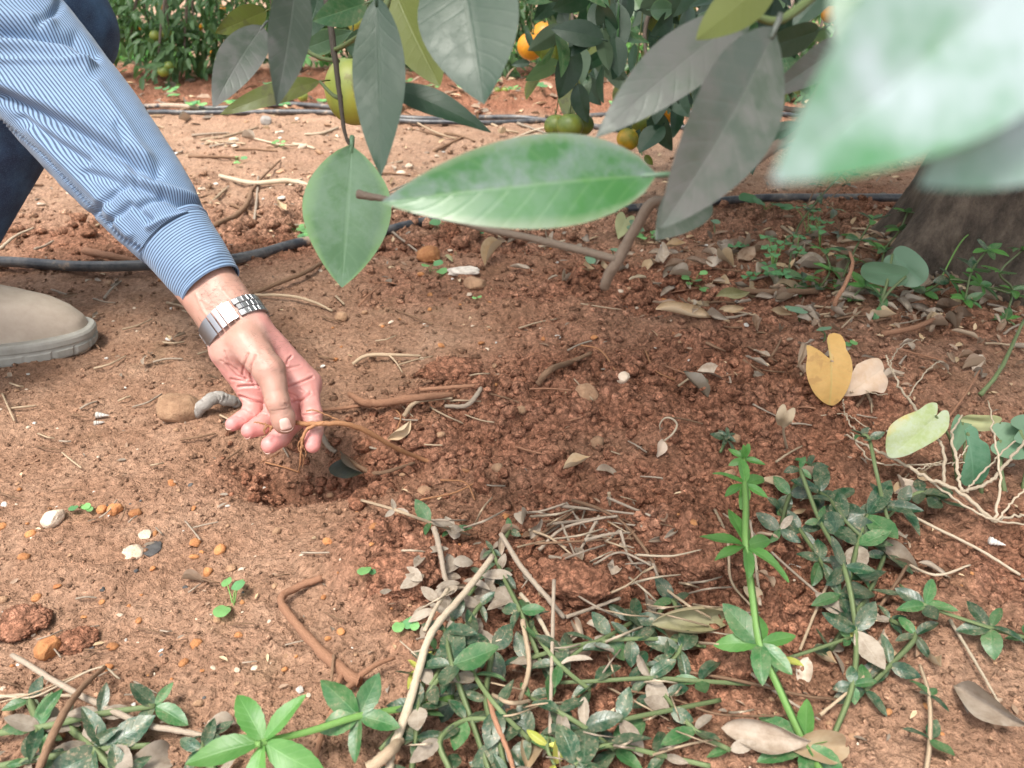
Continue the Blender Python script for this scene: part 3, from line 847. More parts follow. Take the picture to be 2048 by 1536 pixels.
    # slivers of the other nails at the finger ends
    for arc in ([(182, 1092), (205, 1104), (240, 1106), (268, 1098)], [(415, 1216), (445, 1226), (480, 1210), (497, 1192)], [(640, 1412), (675, 1420), (715, 1408), (735, 1390)]):
        rr = [hit(*zpx(q[0], q[1] - 8), off=.0004) for q in arc]
        rr = [q for q in rr if q is not None]
        if len(rr) < 3: continue
        obj('fingernail', mesh_from('fingernail', *tube(catmull(rr, 10), [.0002, .0005, .0005, .0002], 6)[:2], M['nail_tip']), parent=body)
    # dark hairs on the forearm and the back of the thumb
    mb = MB(); r = np.random.default_rng(5)
    regions = [((395, 560, 500, 640), 150), ((490, 660, 580, 745), 70)]
    for (x0, y0, x1, y1), n in regions:
        for _ in range(n):
            qx, qy = r.uniform(x0, x1), r.uniform(y0, y1)
            if hand_sdf((EYE + ray(qx, qy) * .74)[None])[0] > .02: continue
            a = hit(qx, qy, .0001, 0)
            if a is None: continue
            if abs((a - EYE) @ FWD - .735) > .05: continue
            t = -ARM * .5 + ACR * r.uniform(.2, 1.1) + r.normal(size=3) * .3; t /= np.linalg.norm(t)
            n_ = ADE; L = r.uniform(.004, .009)
            pts = [a, a + t * L * .5 + n_ * .0009, a + t * L + n_ * .0006]
            mb.add(*tube(pts, [.00007, .00006, .00002], 3, cap=False)[:2])
    obj('arm_hair', mb.mesh('arm_hair', plain('hair', (.05, .03, .02), (.09, .06, .04), 50)), parent=body, kind='stuff')
    return hit
hand_hit = build_hand()

# ---------------------------------------------------------------- shirt
def shirt_mat(name, along):
    b = NB(name); u, v, _ = b.sep(b.coord('UV'))
    c = b.math('FRACT', b.math('MULTIPLY', u if along else v, 1.0))
    line = b.ramp(c, [(.0, 0.0), (.12, 1.0), (.46, 1.0), (.58, 0.0)])
    p = b.pos(); nz = b.noise(p, 260, 3, .6); n2 = b.noise(p, 1500, 2)
    col = b.mix(line, (.19, .29, .435), (.036, .062, .115))
    col = b.mix(b.ramp(nz, [(.4, 0.0), (.7, .15)]), col, (.15, .24, .40))
    b.set(Base_Color=col, Roughness=.78, Normal=b.bump(b.math('ADD', nz, n2), .25, .0008))
    b.b.inputs['Sheen Weight'].default_value = .15
    return b.m
M['shirt'] = shirt_mat('shirt_sleeve_cloth', True)
M['cuff'] = shirt_mat('shirt_cuff_cloth', False)
M['thread'] = plain('thread', (.16, .22, .34), (.25, .33, .46), 300)

def loft(stations, nseg, nring, folds, bulge=None, seed=0, nstripes=118, flat=.80):
    "stations: (px, py, depth, half width px); folds: (polyline px, amp m, width px)"
    st = np.array(stations, dtype=float)
    C = catmull(np.array([pa(*s[:3]) for s in st]), nring)
    Wm = np.interp(np.linspace(0, len(st) - 1, nring), np.arange(len(st)), st[:, 3] * st[:, 2] / FOC)
    T = np.gradient(C, axis=0); T /= np.linalg.norm(T, axis=1)[:, None]
    L = np.concatenate([[0], np.cumsum(np.linalg.norm(np.diff(C, axis=0), axis=1))])
    th = np.arange(nseg + 1) / nseg * 2 * math.pi
    V = np.empty((nring, nseg + 1, 3)); Nn = np.empty_like(V); UV = np.empty((nring, nseg + 1, 2))
    for i in range(nring):
        a = np.cross(T[i], FWD); a /= np.linalg.norm(a)
        n = np.cross(a, T[i]); n = n if n.dot(FWD) < 0 else -n
        V[i] = C[i] + Wm[i] * (np.cos(th)[:, None] * a + flat * np.sin(th)[:, None] * n)
        q = np.cos(th)[:, None] * a * flat + np.sin(th)[:, None] * n
        Nn[i] = q / np.linalg.norm(q, axis=1)[:, None]
        UV[i, :, 0] = th / (2 * math.pi) * nstripes; UV[i, :, 1] = L[i] / .0029
    V = V.reshape(-1, 3); Nn = Nn.reshape(-1, 3)
    px, py, dep = to_px(V)
    face = np.clip(-(Nn @ FWD) * 2 + .25, 0, 1)
    disp = np.zeros(len(V))
    for pl, amp, w in folds:
        disp += amp * np.exp(-(polydist(px, py, pl) / w) ** 2) * face
    if bulge is not None: disp += bulge(px, py, V)
    disp += .005 * fbm3(V * np.array([16, 16, 16]), 40 + seed, 3) + .0012 * fbm3(V * 80, 50 + seed, 2)
    V = V + Nn * disp[:, None]
    ii = np.arange(nring * (nseg + 1)).reshape(nring, nseg + 1)
    F = np.stack([ii[:-1, :-1], ii[:-1, 1:], ii[1:, 1:], ii[1:, :-1]], -1).reshape(-1, 4)
    return V, F, UV.reshape(-1, 2), C, Wm

sleeve_st = [(350, 478, .768, 75), (338, 462, .770, 81), (310, 422, .776, 92), (262, 362, .787, 103), (215, 305, .798, 112), (160, 238, .812, 118),
             (105, 170, .826, 121), (45, 100, .838, 124), (-30, 20, .856, 128), (-130, -80, .885, 135), (-260, -190, .915, 145)]
folds = [([(0, 191), (68, 219), (137, 253), (239, 308), (308, 345)], -.011, 12), ([(0, 165), (90, 205), (180, 250), (290, 318)], .006, 16),
         ([(256, 349), (308, 372), (376, 393), (412, 408)], .006, 8), ([(270, 372), (330, 396), (400, 420)], -.006, 8),
         ([(280, 412), (325, 388), (393, 414)], -.005, 7), ([(0, 62), (51, 65), (103, 75), (147, 78), (188, 112)], -.012, 11), ([(0, 85), (60, 90), (120, 100), (175, 130)], .007, 12),
         ([(78, 45), (112, 17), (125, 0)], -.007, 9), ([(0, 30), (50, 35), (100, 45)], .006, 13),
         ([(185, 427), (212, 403), (240, 376)], -.005, 7), ([(222, 444), (260, 410), (300, 440)], -.005, 7), ([(170, 345), (210, 355), (250, 372)], -.005, 9),
         ([(235, 250), (262, 330), (278, 360)], -.004, 8), ([(195, 170), (250, 250), (300, 330)], .004, 12), ([(300, 455), (330, 440), (372, 428)], .004, 7),
         ([(40, 235), (110, 285), (170, 320)], -.006, 9), ([(0, 120), (90, 122), (190, 128)], .004, 5), ([(60, 260), (130, 330), (200, 400), (260, 470)], .004, 9)]
seam_pl = [(-30, 222), (0, 240), (85, 308), (171, 403), (253, 478), (285, 500)]
def pucker(px, py, V):
    d = polydist(px, py, seam_pl)
    return .0016 * np.exp(-(d / 5) ** 2) * np.sin(px * .55 + py * .45) - .001 * np.exp(-(d / 3) ** 2)
V, F, UVs, C, Wm = loft(sleeve_st, 220, 260, folds, pucker)
shirt = part('shirt', mesh_from('shirt', V, F, M['shirt'], uv=UVs))

cuff_st = [(425, 573, .7535, 64), (418, 563, .755, 65), (400, 540, .758, 68), (375, 508, .763, 73), (352, 478, .768, 77), (344, 468, .770, 78)]
V, F, UVs, C, Wm = loft(cuff_st, 120, 60, [([(380, 540), (430, 510)], .002, 14)], seed=3, flat=.74)
V = np.asarray(V)
# outer wall plus a turned-in inner wall, so the open end has thickness
cc = np.repeat(C, 121, 0)
Vi = cc + (V - cc) * .955
n = len(V); ring = 121
F2 = F[:, ::-1] + n
rim = np.array([[i, i + n, i + 1 + n, i + 1] for i in range(ring - 1)])
cuff = obj('cuff', mesh_from('cuff', np.vstack([V, Vi]), np.vstack([F, F2, rim]), M['cuff'], uv=np.vstack([UVs, UVs])), parent=shirt)
k = 50
st = V.reshape(60, 121, 3)[k] + (V.reshape(60, 121, 3)[k] - C[k]) * .012
obj('stitching', mesh_from('stitching', *tube(st, .0005, 5, cap=False)[:2], M['thread']), parent=cuff)

# torso, trousers, head: out of the frame but carrying the arm
def torso_sdf(p):
    sh = pa(-260, -190, .915)
    d = sd_cone(p, (-1.10, .88, .36), (-.93, .86, .62), .17, .19)
    d = smin(d, sd_cone(p, (-.90, .72, .63), (-.86, 1.0, .64), .10, .10), .08)
    d = smin(d, sd_cone(p, (-.82, .93, .60), sh, .085, .078), .05)
    d = smin(d, sd_cone(p, (-.88, .70, .62), (-.80, .60, .40), .085, .065), .05)
    return smin(d, sd_cone(p, (-.80, .60, .40), (-.70, .72, .42), .062, .05), .03)
Vt, Ft = surface_nets(torso_sdf, (-1.40, .40, .12), (-.56, 1.25, .90), .014)
Vt = Vt + .006 * fbm3(Vt * 18, 5)[:, None]
obj('shirt_body', mesh_from('shirt_body', Vt, Ft, M['shirt'], uv=np.c_[Vt[:, 1] / .0029, Vt[:, 2] / .0029]), parent=shirt)

def denim():
    b = NB('denim'); p = b.pos(); nz = b.noise(p, 30, 4); n2 = b.noise(p, 900, 2, .7)
    col = b.mix(b.ramp(nz, [(.35, 0.0), (.7, 1.0)]), (.022, .038, .085), (.050, .105, .20))
    col = b.mix(b.ramp(n2, [(.5, 0.0), (.7, .35)]), col, (.16, .25, .38))
    b.set(Base_Color=col, Roughness=.85, Normal=b.bump(n2, .4, .001)); return b.m
M['denim'] = denim()
KN = pa(112, 55, 1.03)
def legs_sdf(p):
    d = sd_cone(p, (-1.10, .96, .30), KN, .105, .070)
    d = smin(d, sd_cone(p, KN, pa(-165, 560, 1.035), .068, .060), .03)
    e = sd_cone(p, (-1.12, .80, .30), (-.78, .66, .42), .105, .072)
    e = smin(e, sd_cone(p, (-.78, .66, .42), (-1.02, .64, .14), .068, .058), .03)
    return smin(smin(d, e, .03), sd_cone(p, (-1.12, .80, .32), (-1.12, .96, .32), .14, .14), .05)
Vt, Ft = surface_nets(legs_sdf, (-1.40, .45, .02), (-.42, 1.40, .62), .010)
rid = np.abs(np.sin(Vt[:, 2] * 60 + 5 * fbm3(Vt * 9, 8))) * .004 + .008 * fbm3(Vt * 22, 6)
Vt = Vt + (rid[:, None]) * np.array([.5, -.7, .3])
part('trousers', mesh_from('trousers', Vt, Ft, M['denim']))

def head_sdf(p):
    c = np.array([-.70, .90, .86]); f = np.array([.80, -.1, -.55]); f /= np.linalg.norm(f)
    u = np.array([.55, 0, .82]); s_ = np.cross(f, u)
    d = sd_cone(p, c + u * .02 - f * .02, c - u * .035 + f * .02, .088, .066)
    d = smin(d, sd_cone(p, c - u * .06 + f * .045, c - u * .075 + f * .05, .042, .038), .03)          # jaw
    d = smin(d, sd_cone(p, c + f * .085 - u * .00, c + f * .105 - u * .035, .009, .014), .012)        # nose
    d = smin(d, sd_cone(p, c + f * .085 + u * .022 + s_ * .04, c + f * .085 + u * .022 - s_ * .04, .012, .012), .015)   # brow
    d = smin(d, sd_cone(p, c + f * .085 - u * .062 + s_ * .02, c + f * .085 - u * .062 - s_ * .02, .009, .009), .008)   # mouth
    for q in (-1, 1):
        d = smin(d, sd_cone(p, c + s_ * q * .084 + u * .012, c + s_ * q * .084 - u * .03, .016, .011), .006)            # ears
        d = np.maximum(d, -(np.linalg.norm(p - (c + f * .097 + u * .004 + s_ * q * .032), axis=1) - .012))                # eye sockets
    return smin(d, sd_cone(p, c - u * .06 - f * .02, (-.86, .88, .70), .058, .062), .02)
Vt, Ft = surface_nets(head_sdf, (-.98, .72, .62), (-.52, 1.08, 1.02), .006)
head = part('head', mesh_from('head', Vt, Ft, M['skin'], attrs={'tint': np.tile([.56, .33, .25], (len(Vt), 1))}))
Vh = Vt[(Vt[:, 2] > .88 - .9 * (Vt[:, 0] + .70))]
def hair_sdf(p):
    c = np.array([-.70, .90, .86]); f = np.array([.80, -.1, -.55]); f /= np.linalg.norm(f); u = np.array([.55, 0, .82])
    return np.maximum(np.linalg.norm((p - (c + u * .022 - f * .018)), axis=1) - .099, -((p - c) @ u * .9 - (p - c) @ f * .7 - .012))
Vt, Ft = surface_nets(hair_sdf, (-.86, .76, .74), (-.56, 1.04, 1.02), .006)
obj('hair', mesh_from('hair', Vt + .006 * fbm3(Vt * 60, 9)[:, None], Ft, plain('hair_dark', (.03, .022, .017), (.07, .055, .045), 60)), parent=head)

# ---------------------------------------------------------------- boots
M['suede'] = plain('boot_leather', (.33, .265, .205), (.47, .395, .32), 24, .82, .35, .25, .0015)
M['sole'] = plain('boot_sole', (.29, .275, .235), (.40, .38, .335), 60, .7, .3, .3, .0008)
def boot_outline(t):
    "foot outline, toe at +x; t angle"
    c, s = np.cos(t), np.sin(t)
    L, Wd = .152, .056
    x = np.sign(c) * np.abs(c) ** .92 * L
    w = Wd * (1 + .16 * np.clip(c, 0, 1) - .10 * np.exp(-((c + .15) / .35) ** 2))
    y = np.sign(s) * np.abs(s) ** .80 * w
    return x, y
def make_boot(name, loc, yaw, roll=0):
    root_m = PINV @ Matrix.Translation(Vector(loc)) @ Matrix.Rotation(yaw, 4, 'Z')
    nt = 160; t = np.arange(nt) / nt * 2 * math.pi
    ox, oy = boot_outline(t)
    # upper: stacked outlines shrinking towards the instep and rising to a collar
    Vv = []; lv = 36
    zf = [.026, .04, .055, .07, .080, .092, .115, .14, .20, .27]; xf = [.147, .143, .130, .105, .075, .040, .000, -.022, -.030, -.030]
    for j in range(lv):
        z = .026 + .150 * (j / (lv - 1)) ** 1.2; h = (z - .026) / .244
        toe = float(np.interp(z, zf, xf))
        heel = -.146 - .0 * h + .010 * min(1, h * 2)
        cx0 = (toe + heel) / 2; hl = (toe - heel) / 2
        q = (ox / .152)
        wid = .052 * (1 - .28 * min(1, h * 2.2) ** 1.3)
        if z > .12: wid = .041
        xs = cx0 + q * hl
        ys = oy / .065 * wid * np.interp(np.clip(q, -1, 1), [-1, 0, 1], [1, 1, .98])
        ln = max(0, z - .10); Vv.append(np.c_[xs + ln * .68, ys + ln * .30, np.full(nt, z)])
    Vv = np.vstack(Vv); Vv = Vv + .0022 * fbm3(Vv * 26, 12)[:, None]
    ii = np.arange(lv * nt).reshape(lv, nt)
    Ff = [(ii[j, i], ii[j, (i + 1) % nt], ii[j + 1, (i + 1) % nt], ii[j + 1, i]) for j in range(lv - 1) for i in range(nt)]
    bt = obj(name, mesh_from('boot_upper', Vv, Ff, M['suede']), parent=person, mw=root_m)
    # sole with rim grooves and cut lugs
    prof = [(.0, .985), (.003, 1.0), (.011, 1.01), (.013, .992), (.0155, .992), (.0175, 1.012), (.024, 1.012), (.027, 1.0), (.0285, .965)]
    Vs = []
    for (z, k) in prof:
        lug = np.where((z < .012), 1 - .022 * (np.sin(t * 46) > .75), 1)
        Vs.append(np.c_[ox * k * lug, oy * k * lug, np.full(nt, z) + (.0045 * np.clip(ox / .152 - .4, 0, 1) ** 2 if z < .02 else 0.003 * np.clip(ox / .152 - .4, 0, 1) ** 2)])
    Vs = np.vstack(Vs); np_ = len(prof); ii = np.arange(np_ * nt).reshape(np_, nt)
    Fs = [(ii[j, i], ii[j, (i + 1) % nt], ii[j + 1, (i + 1) % nt], ii[j + 1, i]) for j in range(np_ - 1) for i in range(nt)]
    Fs += [tuple(ii[0][::-1]), tuple(ii[-1])]
    obj('sole', mesh_from('boot_sole', Vs, Fs, M['sole'], smooth=False), parent=bt)
    return bt
_tp = G(62, 728)
make_boot('boot', (_tp.x - .098, _tp.y + .040, _tp.z - .004), R(13))
make_boot('boot', (-.98, .66, .0), R(4))

# ---------------------------------------------------------------- steel watch bracelet (worn: a thing of its own)
def steel(name, c, rough, brush):
    b = NB(name); u = b.coord('Object'); mp = b.n('ShaderNodeMapping'); b.put(mp.inputs[0], u); mp.inputs['Scale'].default_value = brush
    nz = b.noise(mp.outputs[0], 400, 3, .6)
    b.set(Base_Color=c, Metallic=1.0, Roughness=b.math('MULTIPLY_ADD', nz, .2, rough), Normal=b.bump(nz, .08, .0002)); return b.m
M['steel'] = steel('brushed_steel', (.33, .33, .34), .30, (.1, 1, 1))
M['steel_pol'] = steel('polished_steel', (.66, .66, .66), .12, (1, 1, 1))
M['dial'] = plain('watch_dial', (.02, .02, .03), (.04, .04, .05), 40, .2)
def box_mesh(name, sx, sy, sz, bev, mat):
    "bevelled block centred on the origin"
    x, y, z = sx / 2, sy / 2, sz / 2; b = bev
    pts = []
    for s in (-1, 1):
        pts += [(a * (x - b), c * (y - b), s * z) for a in (-1, 1) for c in (-1, 1)]
        pts += [(a * (x - b), s * y, c * (z - b)) for a in (-1, 1) for c in (-1, 1)]
        pts += [(s * x, a * (y - b), c * (z - b)) for a in (-1, 1) for c in (-1, 1)]
    import bmesh
    bm = bmesh.new()
    for q in pts: bm.verts.new(q)
    bmesh.ops.convex_hull(bm, input=bm.verts)
    me = bpy.data.meshes.new(name); bm.to_mesh(me); bm.free(); me.materials.append(mat)
    return me
WC = WR + ARM * .004
watch = thing('wristwatch', 'steel link bracelet watch with folding clasp worn on the wrist', 'watch', Vector(WC))
fm = {w: box_mesh('link', .0046, w, .0026, .0004, M['steel']) for w in (.0066, .0060)}
fp = box_mesh('link', .0017, .0058, .0028, .0005, M['steel_pol'])
RA, RB = .0322, .0248
def ell(t):      # t=0 towards the camera side of the wrist, positive to the right
    pos = ACR * RA * math.sin(t) + ADE * RB * math.cos(t)
    tg = ACR * RA * math.cos(t) - ADE * RB * math.sin(t); tg /= np.linalg.norm(tg)
    nn = np.cross(tg, ARM); nn = nn if nn.dot(pos) > 0 else -nn
    return pos, tg, nn
def wplace(name, me, t, across=0.0, lift=0.0, parent=watch, sx=1):
    pos, tg, nn = ell(t)
    return obj(name, me, parent=parent, mw=frame(pos + ARM * across + nn * lift, tg, nn, (sx, 1, 1)))
perim = 2 * math.pi * math.sqrt((RA ** 2 + RB ** 2) / 2)
ts = np.linspace(0, 2 * math.pi, 721); sp = np.array([ell(t)[0] for t in ts]); sl = np.concatenate([[0], np.cumsum(np.linalg.norm(np.diff(sp, axis=0), axis=1))])
nl = int(sl[-1] / .0049)
for i in range(nl):
    t = float(np.interp((i + .5) / nl * sl[-1], sl, ts)); tt = (t + math.pi) % (2 * math.pi) - math.pi
    if -.98 < tt < .40 or abs(abs(tt) - math.pi) < .62: continue          # clasp in front, watch case behind
    for k, (ac, w) in enumerate(((-.0068, .0066), (0, .0060), (.0068, .0066))):
        wplace('link', fm[w], t + (.045 if k == 1 else 0), ac)
    for ac in (-.0068, .0068):
        wplace('link_edge', fp, t + .082, ac)
def curved_plate(name, t0, t1, w0, w1, lift, mat, skew=0.0, n=12, thick=.0016):
    V = []
    for s_ in (0, 1):
        for i in range(n + 1):
            for j in (-1, 1):
                t = t0 + (t1 - t0) * i / n + skew * j * (1 if i > n / 2 else 0)
                pos, tg, nn = ell(t); w = w0 + (w1 - w0) * i / n
                V.append(pos + nn * (lift - thick * s_) + ARM * (j * w / 2))
    F = []; m = 2 * (n + 1)
    for i in range(n):
        a = 2 * i
        F += [(a, a + 2, a + 3, a + 1), (m + a, m + a + 1, m + a + 3, m + a + 2), (a, m + a, m + a + 2, a + 2), (a + 1, a + 3, m + a + 3, m + a + 1)]
    F += [(0, 1, m + 1, m), (2 * n, m + 2 * n, m + 2 * n + 1, 2 * n + 1)]
    return mesh_from(name, V, F, mat, smooth=False)
clasp = obj('clasp', curved_plate('clasp', -.97, -.385, .0200, .0212, .0022, M['steel']), parent=watch)
obj('clasp_fold', curved_plate('clasp_fold', -.335, -.185, .0212, .0214, .0024, M['steel'], skew=0), parent=clasp)
obj('clasp_fold', curved_plate('clasp_fold', -.135, .01, .0214, .0214, .0026, M['steel']), parent=clasp)
obj('clasp_buckle', curved_plate('clasp_buckle', .05, .24, .0206, .0200, .0030, M['steel_pol']), parent=clasp)
obj('clasp_buckle', curved_plate('clasp_buckle', .255, .40, .0085, .0085, .0022, M['steel']), parent=clasp)
obj('clasp_slot', curved_plate('clasp_slot', .19, .215, .0070, .0070, .0032, M['dial']), parent=clasp)
for q in (-1, 1):
    me = curved_plate('clasp_lug', .26, .40, .0054, .0054, .0016, M['steel'])
    obj('clasp_lug', me, parent=clasp, loc=Vector(ARM * q * .0072))
# watch case on the far side of the wrist
pos, tg, nn = ell(math.pi)
tt = np.arange(40) / 40 * 2 * math.pi
cv = []; prof = [(.0, .017), (.001, .0195), (.006, .0195), (.008, .0175), (.0082, .0165)]
for z, rr in prof: cv.append(np.c_[np.cos(tt) * rr, np.sin(tt) * rr, np.full(40, z)])
cv = np.vstack(cv); cf = [(j * 40 + i, j * 40 + (i + 1) % 40, (j + 1) * 40 + (i + 1) % 40, (j + 1) * 40 + i) for j in range(4) for i in range(40)] + [tuple(range(39, -1, -1)), tuple(160 + i for i in range(40))]
case = obj('case', mesh_from('case', cv, cf, M['steel_pol'], smooth=False), parent=watch, mw=frame(pos, tg, nn))
dv = np.c_[np.cos(tt) * .0160, np.sin(tt) * .0160, np.full(40, .0086)]
obj('dial', mesh_from('dial', dv, [tuple(range(40))], M['dial'], smooth=False), parent=case)
# ================================================================ leaves
def prof_lance(u, a=.8, b=.85): return np.sin(np.pi * np.clip(u, 0, 1) ** a) ** b
def leaf_mesh(name, L, W, mat, a=.8, b=.85, fold=.15, curl=.3, wave=.0, twist=0.0, nl=12, nw=4, serr=0.0, seed=0, cup=0.0, petiole=0.0, rho=0.0):
    "blade along +X, face up +Z, origin at its base"
    r = np.random.default_rng(seed)
    u = np.linspace(0, 1, nl + 1); v = np.linspace(-1, 1, 2 * nw + 1)
    w = W / 2 * np.maximum(prof_lance(u, a, b), .015)
    if serr: w = w * (1 + serr * (np.arange(nl + 1) % 2) * (u > .1) * (u < .95))
    ang = curl * (u - .0)
    ds = L / nl
    cx = np.concatenate([[0], np.cumsum(np.cos((ang[:-1] + ang[1:]) / 2) * ds)]); cz = np.concatenate([[0], np.cumsum(-np.sin((ang[:-1] + ang[1:]) / 2) * ds)])
    ph = r.uniform(0, 6, 3)
    V = []; UV = []
    for i in range(nl + 1):
        for vv in v:
            y = vv * w[i]; z = abs(vv) * w[i] * fold + cup * (vv * vv) * w[i]
            if rho: y = math.sin(vv * rho / 2) * w[i] / (rho / 2); z = (1 - math.cos(vv * rho / 2)) * w[i] / (rho / 2)
            z += wave * L * (abs(vv) ** 1.3) * math.sin(u[i] * 9 + ph[0] + (2 if vv > 0 else 0)) + wave * .5 * L * math.sin(u[i] * 4 + ph[1])
            tw = twist * u[i]; y, z = y * math.cos(tw) - z * math.sin(tw), y * math.sin(tw) + z * math.cos(tw)
            V.append((cx[i] + math.sin(ang[i]) * z, y, cz[i] + math.cos(ang[i]) * z)); UV.append((u[i], vv / 2 + .5))
    m = 2 * nw + 1
    F = [(i * m + j, (i + 1) * m + j, (i + 1) * m + j + 1, i * m + j + 1) for i in range(nl) for j in range(2 * nw)]
    V = np.array(V); UV = np.array(UV)
    if petiole:
        pv, pf, puv = tube([(-petiole, 0, -petiole * .15), (-petiole * .5, 0, -.0002), (L * .06, 0, -.0004)], W * .032, 6)
        F += [tuple(q + len(V) for q in f) for f in pf]; V = np.vstack([V, pv]); UV = np.vstack([UV, np.full((len(pv), 2), .5)])
    me = mesh_from(name, V, F, mat, uv=UV)
    return me

def outline_leaf(name, pts, mat, rings=6, curl=.2, wave=.01, seed=0, fold=.1, cup=0, n=64, tip=None):
    "blade from a drawn outline (closed, base notch near the origin, tip along +X)"
    pts = np.asarray(pts, float); P_ = np.vstack([pts, pts[:1]])
    o = catmull(P_, n + 1)[:-1]
    L = o[:, 0].max() - o[:, 0].min(); Wd = np.abs(o[:, 1]).max() * 2; c = np.array([.35 * o[:, 0].max(), 0.0])
    r = np.random.default_rng(seed); ph = r.uniform(0, 6, 4)
    V = [(c[0], 0)]; 
    for k in range(1, rings + 1):
        s_ = (k / rings) ** .8
        V += list(c + (o - c) * s_)
    V = np.array(V)
    u = (V[:, 0] - o[:, 0].min()) / L; v = V[:, 1] / Wd
    z = np.abs(V[:, 1]) * fold + cup * V[:, 1] ** 2 / Wd + wave * L * np.sin(u * 8 + ph[0]) * (.2 + np.abs(v) * 2) + wave * L * np.sin(v * 11 + ph[1]) * u
    ang = curl * u
    X = V[:, 0] * np.cos(ang * .5) + z * np.sin(ang); Z = z * np.cos(ang) - np.maximum(V[:, 0], 0) * np.sin(ang * .5)
    F = [(0, 1 + i, 1 + (i + 1) % n) for i in range(n)]
    for k in range(rings - 1):
        a = 1 + k * n; F += [(a + i, a + n + i, a + n + (i + 1) % n, a + (i + 1) % n) for i in range(n)]
    return mesh_from(name, np.c_[X, V[:, 1], Z], F, mat, uv=np.c_[u, v + .5])

def leaf_cards(pos, dirs, nrm, size, ratio=.42):
    "many simple folded leaves as one mesh: returns verts, faces, uv"
    n = len(pos)
    x = dirs / np.linalg.norm(dirs, axis=1)[:, None]
    z = nrm - x * (nrm * x).sum(1)[:, None]; z /= np.linalg.norm(z, axis=1)[:, None] + 1e-9
    y = np.cross(z, x)
    base = np.array([(0, 0, 0), (.28, .8, .10), (.28, -.8, .10), (.32, 0, -.02), (.66, .72, .02), (.66, -.72, .02), (.66, 0, -.10), (1, 0, -.2)])
    q = base * np.array([1, ratio / 2, .6])
    v = (q[None, :, 0:1] * x[:, None] + q[None, :, 1:2] * y[:, None] + q[None, :, 2:3] * z[:, None]) * size[:, None, None] + pos[:, None]
    f = np.array([(0, 3, 1, 1), (0, 2, 3, 3), (1, 3, 6, 4), (2, 5, 6, 3), (4, 6, 7, 7), (5, 7, 6, 6)])
    tri = np.array([(0, 3, 1), (0, 2, 3), (1, 3, 6), (1, 6, 4), (3, 2, 5), (3, 5, 6), (4, 6, 7), (6, 5, 7)])
    F = (tri[None] + (np.arange(n) * 8)[:, None, None]).reshape(-1, 3)
    uv = np.tile(np.c_[base[:, 0], base[:, 1] / 2 + .5], (n, 1))
    return v.reshape(-1, 3), F, uv

# ================================================================ orange trees of the rows behind
def tree_crown_points(r, cx, cy, rad, zlo, zhi, n):
    "leaf positions in a lumpy dome, denser near its skin"
    nb = 26
    th = r.uniform(0, 2 * math.pi, nb); zz = r.uniform(0, 1, nb)
    rr = rad * np.sqrt(np.clip(1 - (zz * .95) ** 2, 0, 1)) * r.uniform(.6, 1.0, nb)
    c = np.c_[cx + rr * np.cos(th), cy + rr * np.sin(th), zlo + .25 + (zhi - zlo - .35) * zz]
    k = r.integers(0, nb, n)
    d = r.normal(size=(n, 3)); d /= np.linalg.norm(d, axis=1)[:, None]
    p = c[k] + d * (r.random(n) ** .5)[:, None] * np.array([.55, .55, .38]) * rad / 1.5
    return p
def add_tree(name, x, y, rad, zlo, zhi, n, label, group, seed, clusters=(), size=.10, trunk_r=.06, lean=(0, 0), fork=True):
    r = np.random.default_rng(seed)
    root = thing(name, label, 'tree', (x, y, 0), group)
    z0 = float(H(x, y)[0])
    P0 = tree_crown_points(r, x, y, rad, zlo, zhi, n)
    S0 = r.uniform(.8, 1.25, len(P0)) * size
    for (px, py, d, rm, k) in clusters:
        c = np.array(P(px, py, d))
        q = c + r.normal(size=(k, 3)) * np.array([rm, rm, rm * .8]); P0 = np.vstack([P0, q]); S0 = np.concatenate([S0, r.uniform(.7, 1.15, k) * .075])
    keep = P0[:, 2] > .04
    P0, S0 = P0[keep], S0[keep]
    m = len(P0)
    out = np.c_[P0[:, 0] - x, P0[:, 1] - y, np.zeros(m)]; out /= np.linalg.norm(out, axis=1)[:, None] + 1e-6
    D = out * .5 + np.array([0, 0, -.55]) + r.normal(size=(m, 3)) * .5
    Nn = np.array([0, 0, 1.0]) + out * .5 + r.normal(size=(m, 3)) * .45
    v, f, uv = leaf_cards(P0 - np.array([x, y, 0]), D, Nn, S0)
    # trunk and limbs
    mb = MB()
    top = np.array([lean[0], lean[1], zlo + .55])
    mb.add(*tube(catmull([(0, 0, z0 - .05), (lean[0] * .2, lean[1] * .2, .12), (lean[0] * .7, lean[1] * .7, .4), top], 14), [trunk_r * 1.45, trunk_r * 1.05, trunk_r, trunk_r * .9], 12, rough=.08))
    trunk = obj('trunk', mb.mesh('trunk', M['bark']), parent=root)
    lb = MB()
    for k in range(7):
        a = k / 7 * 6.28 + r.uniform(-.3, .3); L = rad * r.uniform(.6, .9)
        e = np.array([math.cos(a) * L, math.sin(a) * L, zlo + .5 + r.uniform(0, .8) * (zhi - zlo) * .5])
        lb.add(*tube(catmull([top - (0, 0, .05), (top + e) / 2 + (0, 0, .25), e], 10), [trunk_r * .6, trunk_r * .4, .008], 7))
    for (px, py, d, rm, k) in clusters:
        c = np.array(P(px, py, d)) - (x, y, 0); up = c * np.array([.75, .75, 1]) + np.array([0, 0, .55])
        lb.add(*tube(catmull([up, c + (0, 0, rm * 1.3), c + (0, 0, -rm * .6)], 8), [.012, .006, .002], 5))
    obj('branch', lb.mesh('branch', M['bark_twig']), parent=root)
    obj('crown', mesh_from('crown', v, f, M['crown_far'], uv=uv), parent=root, kind='stuff')
    return root

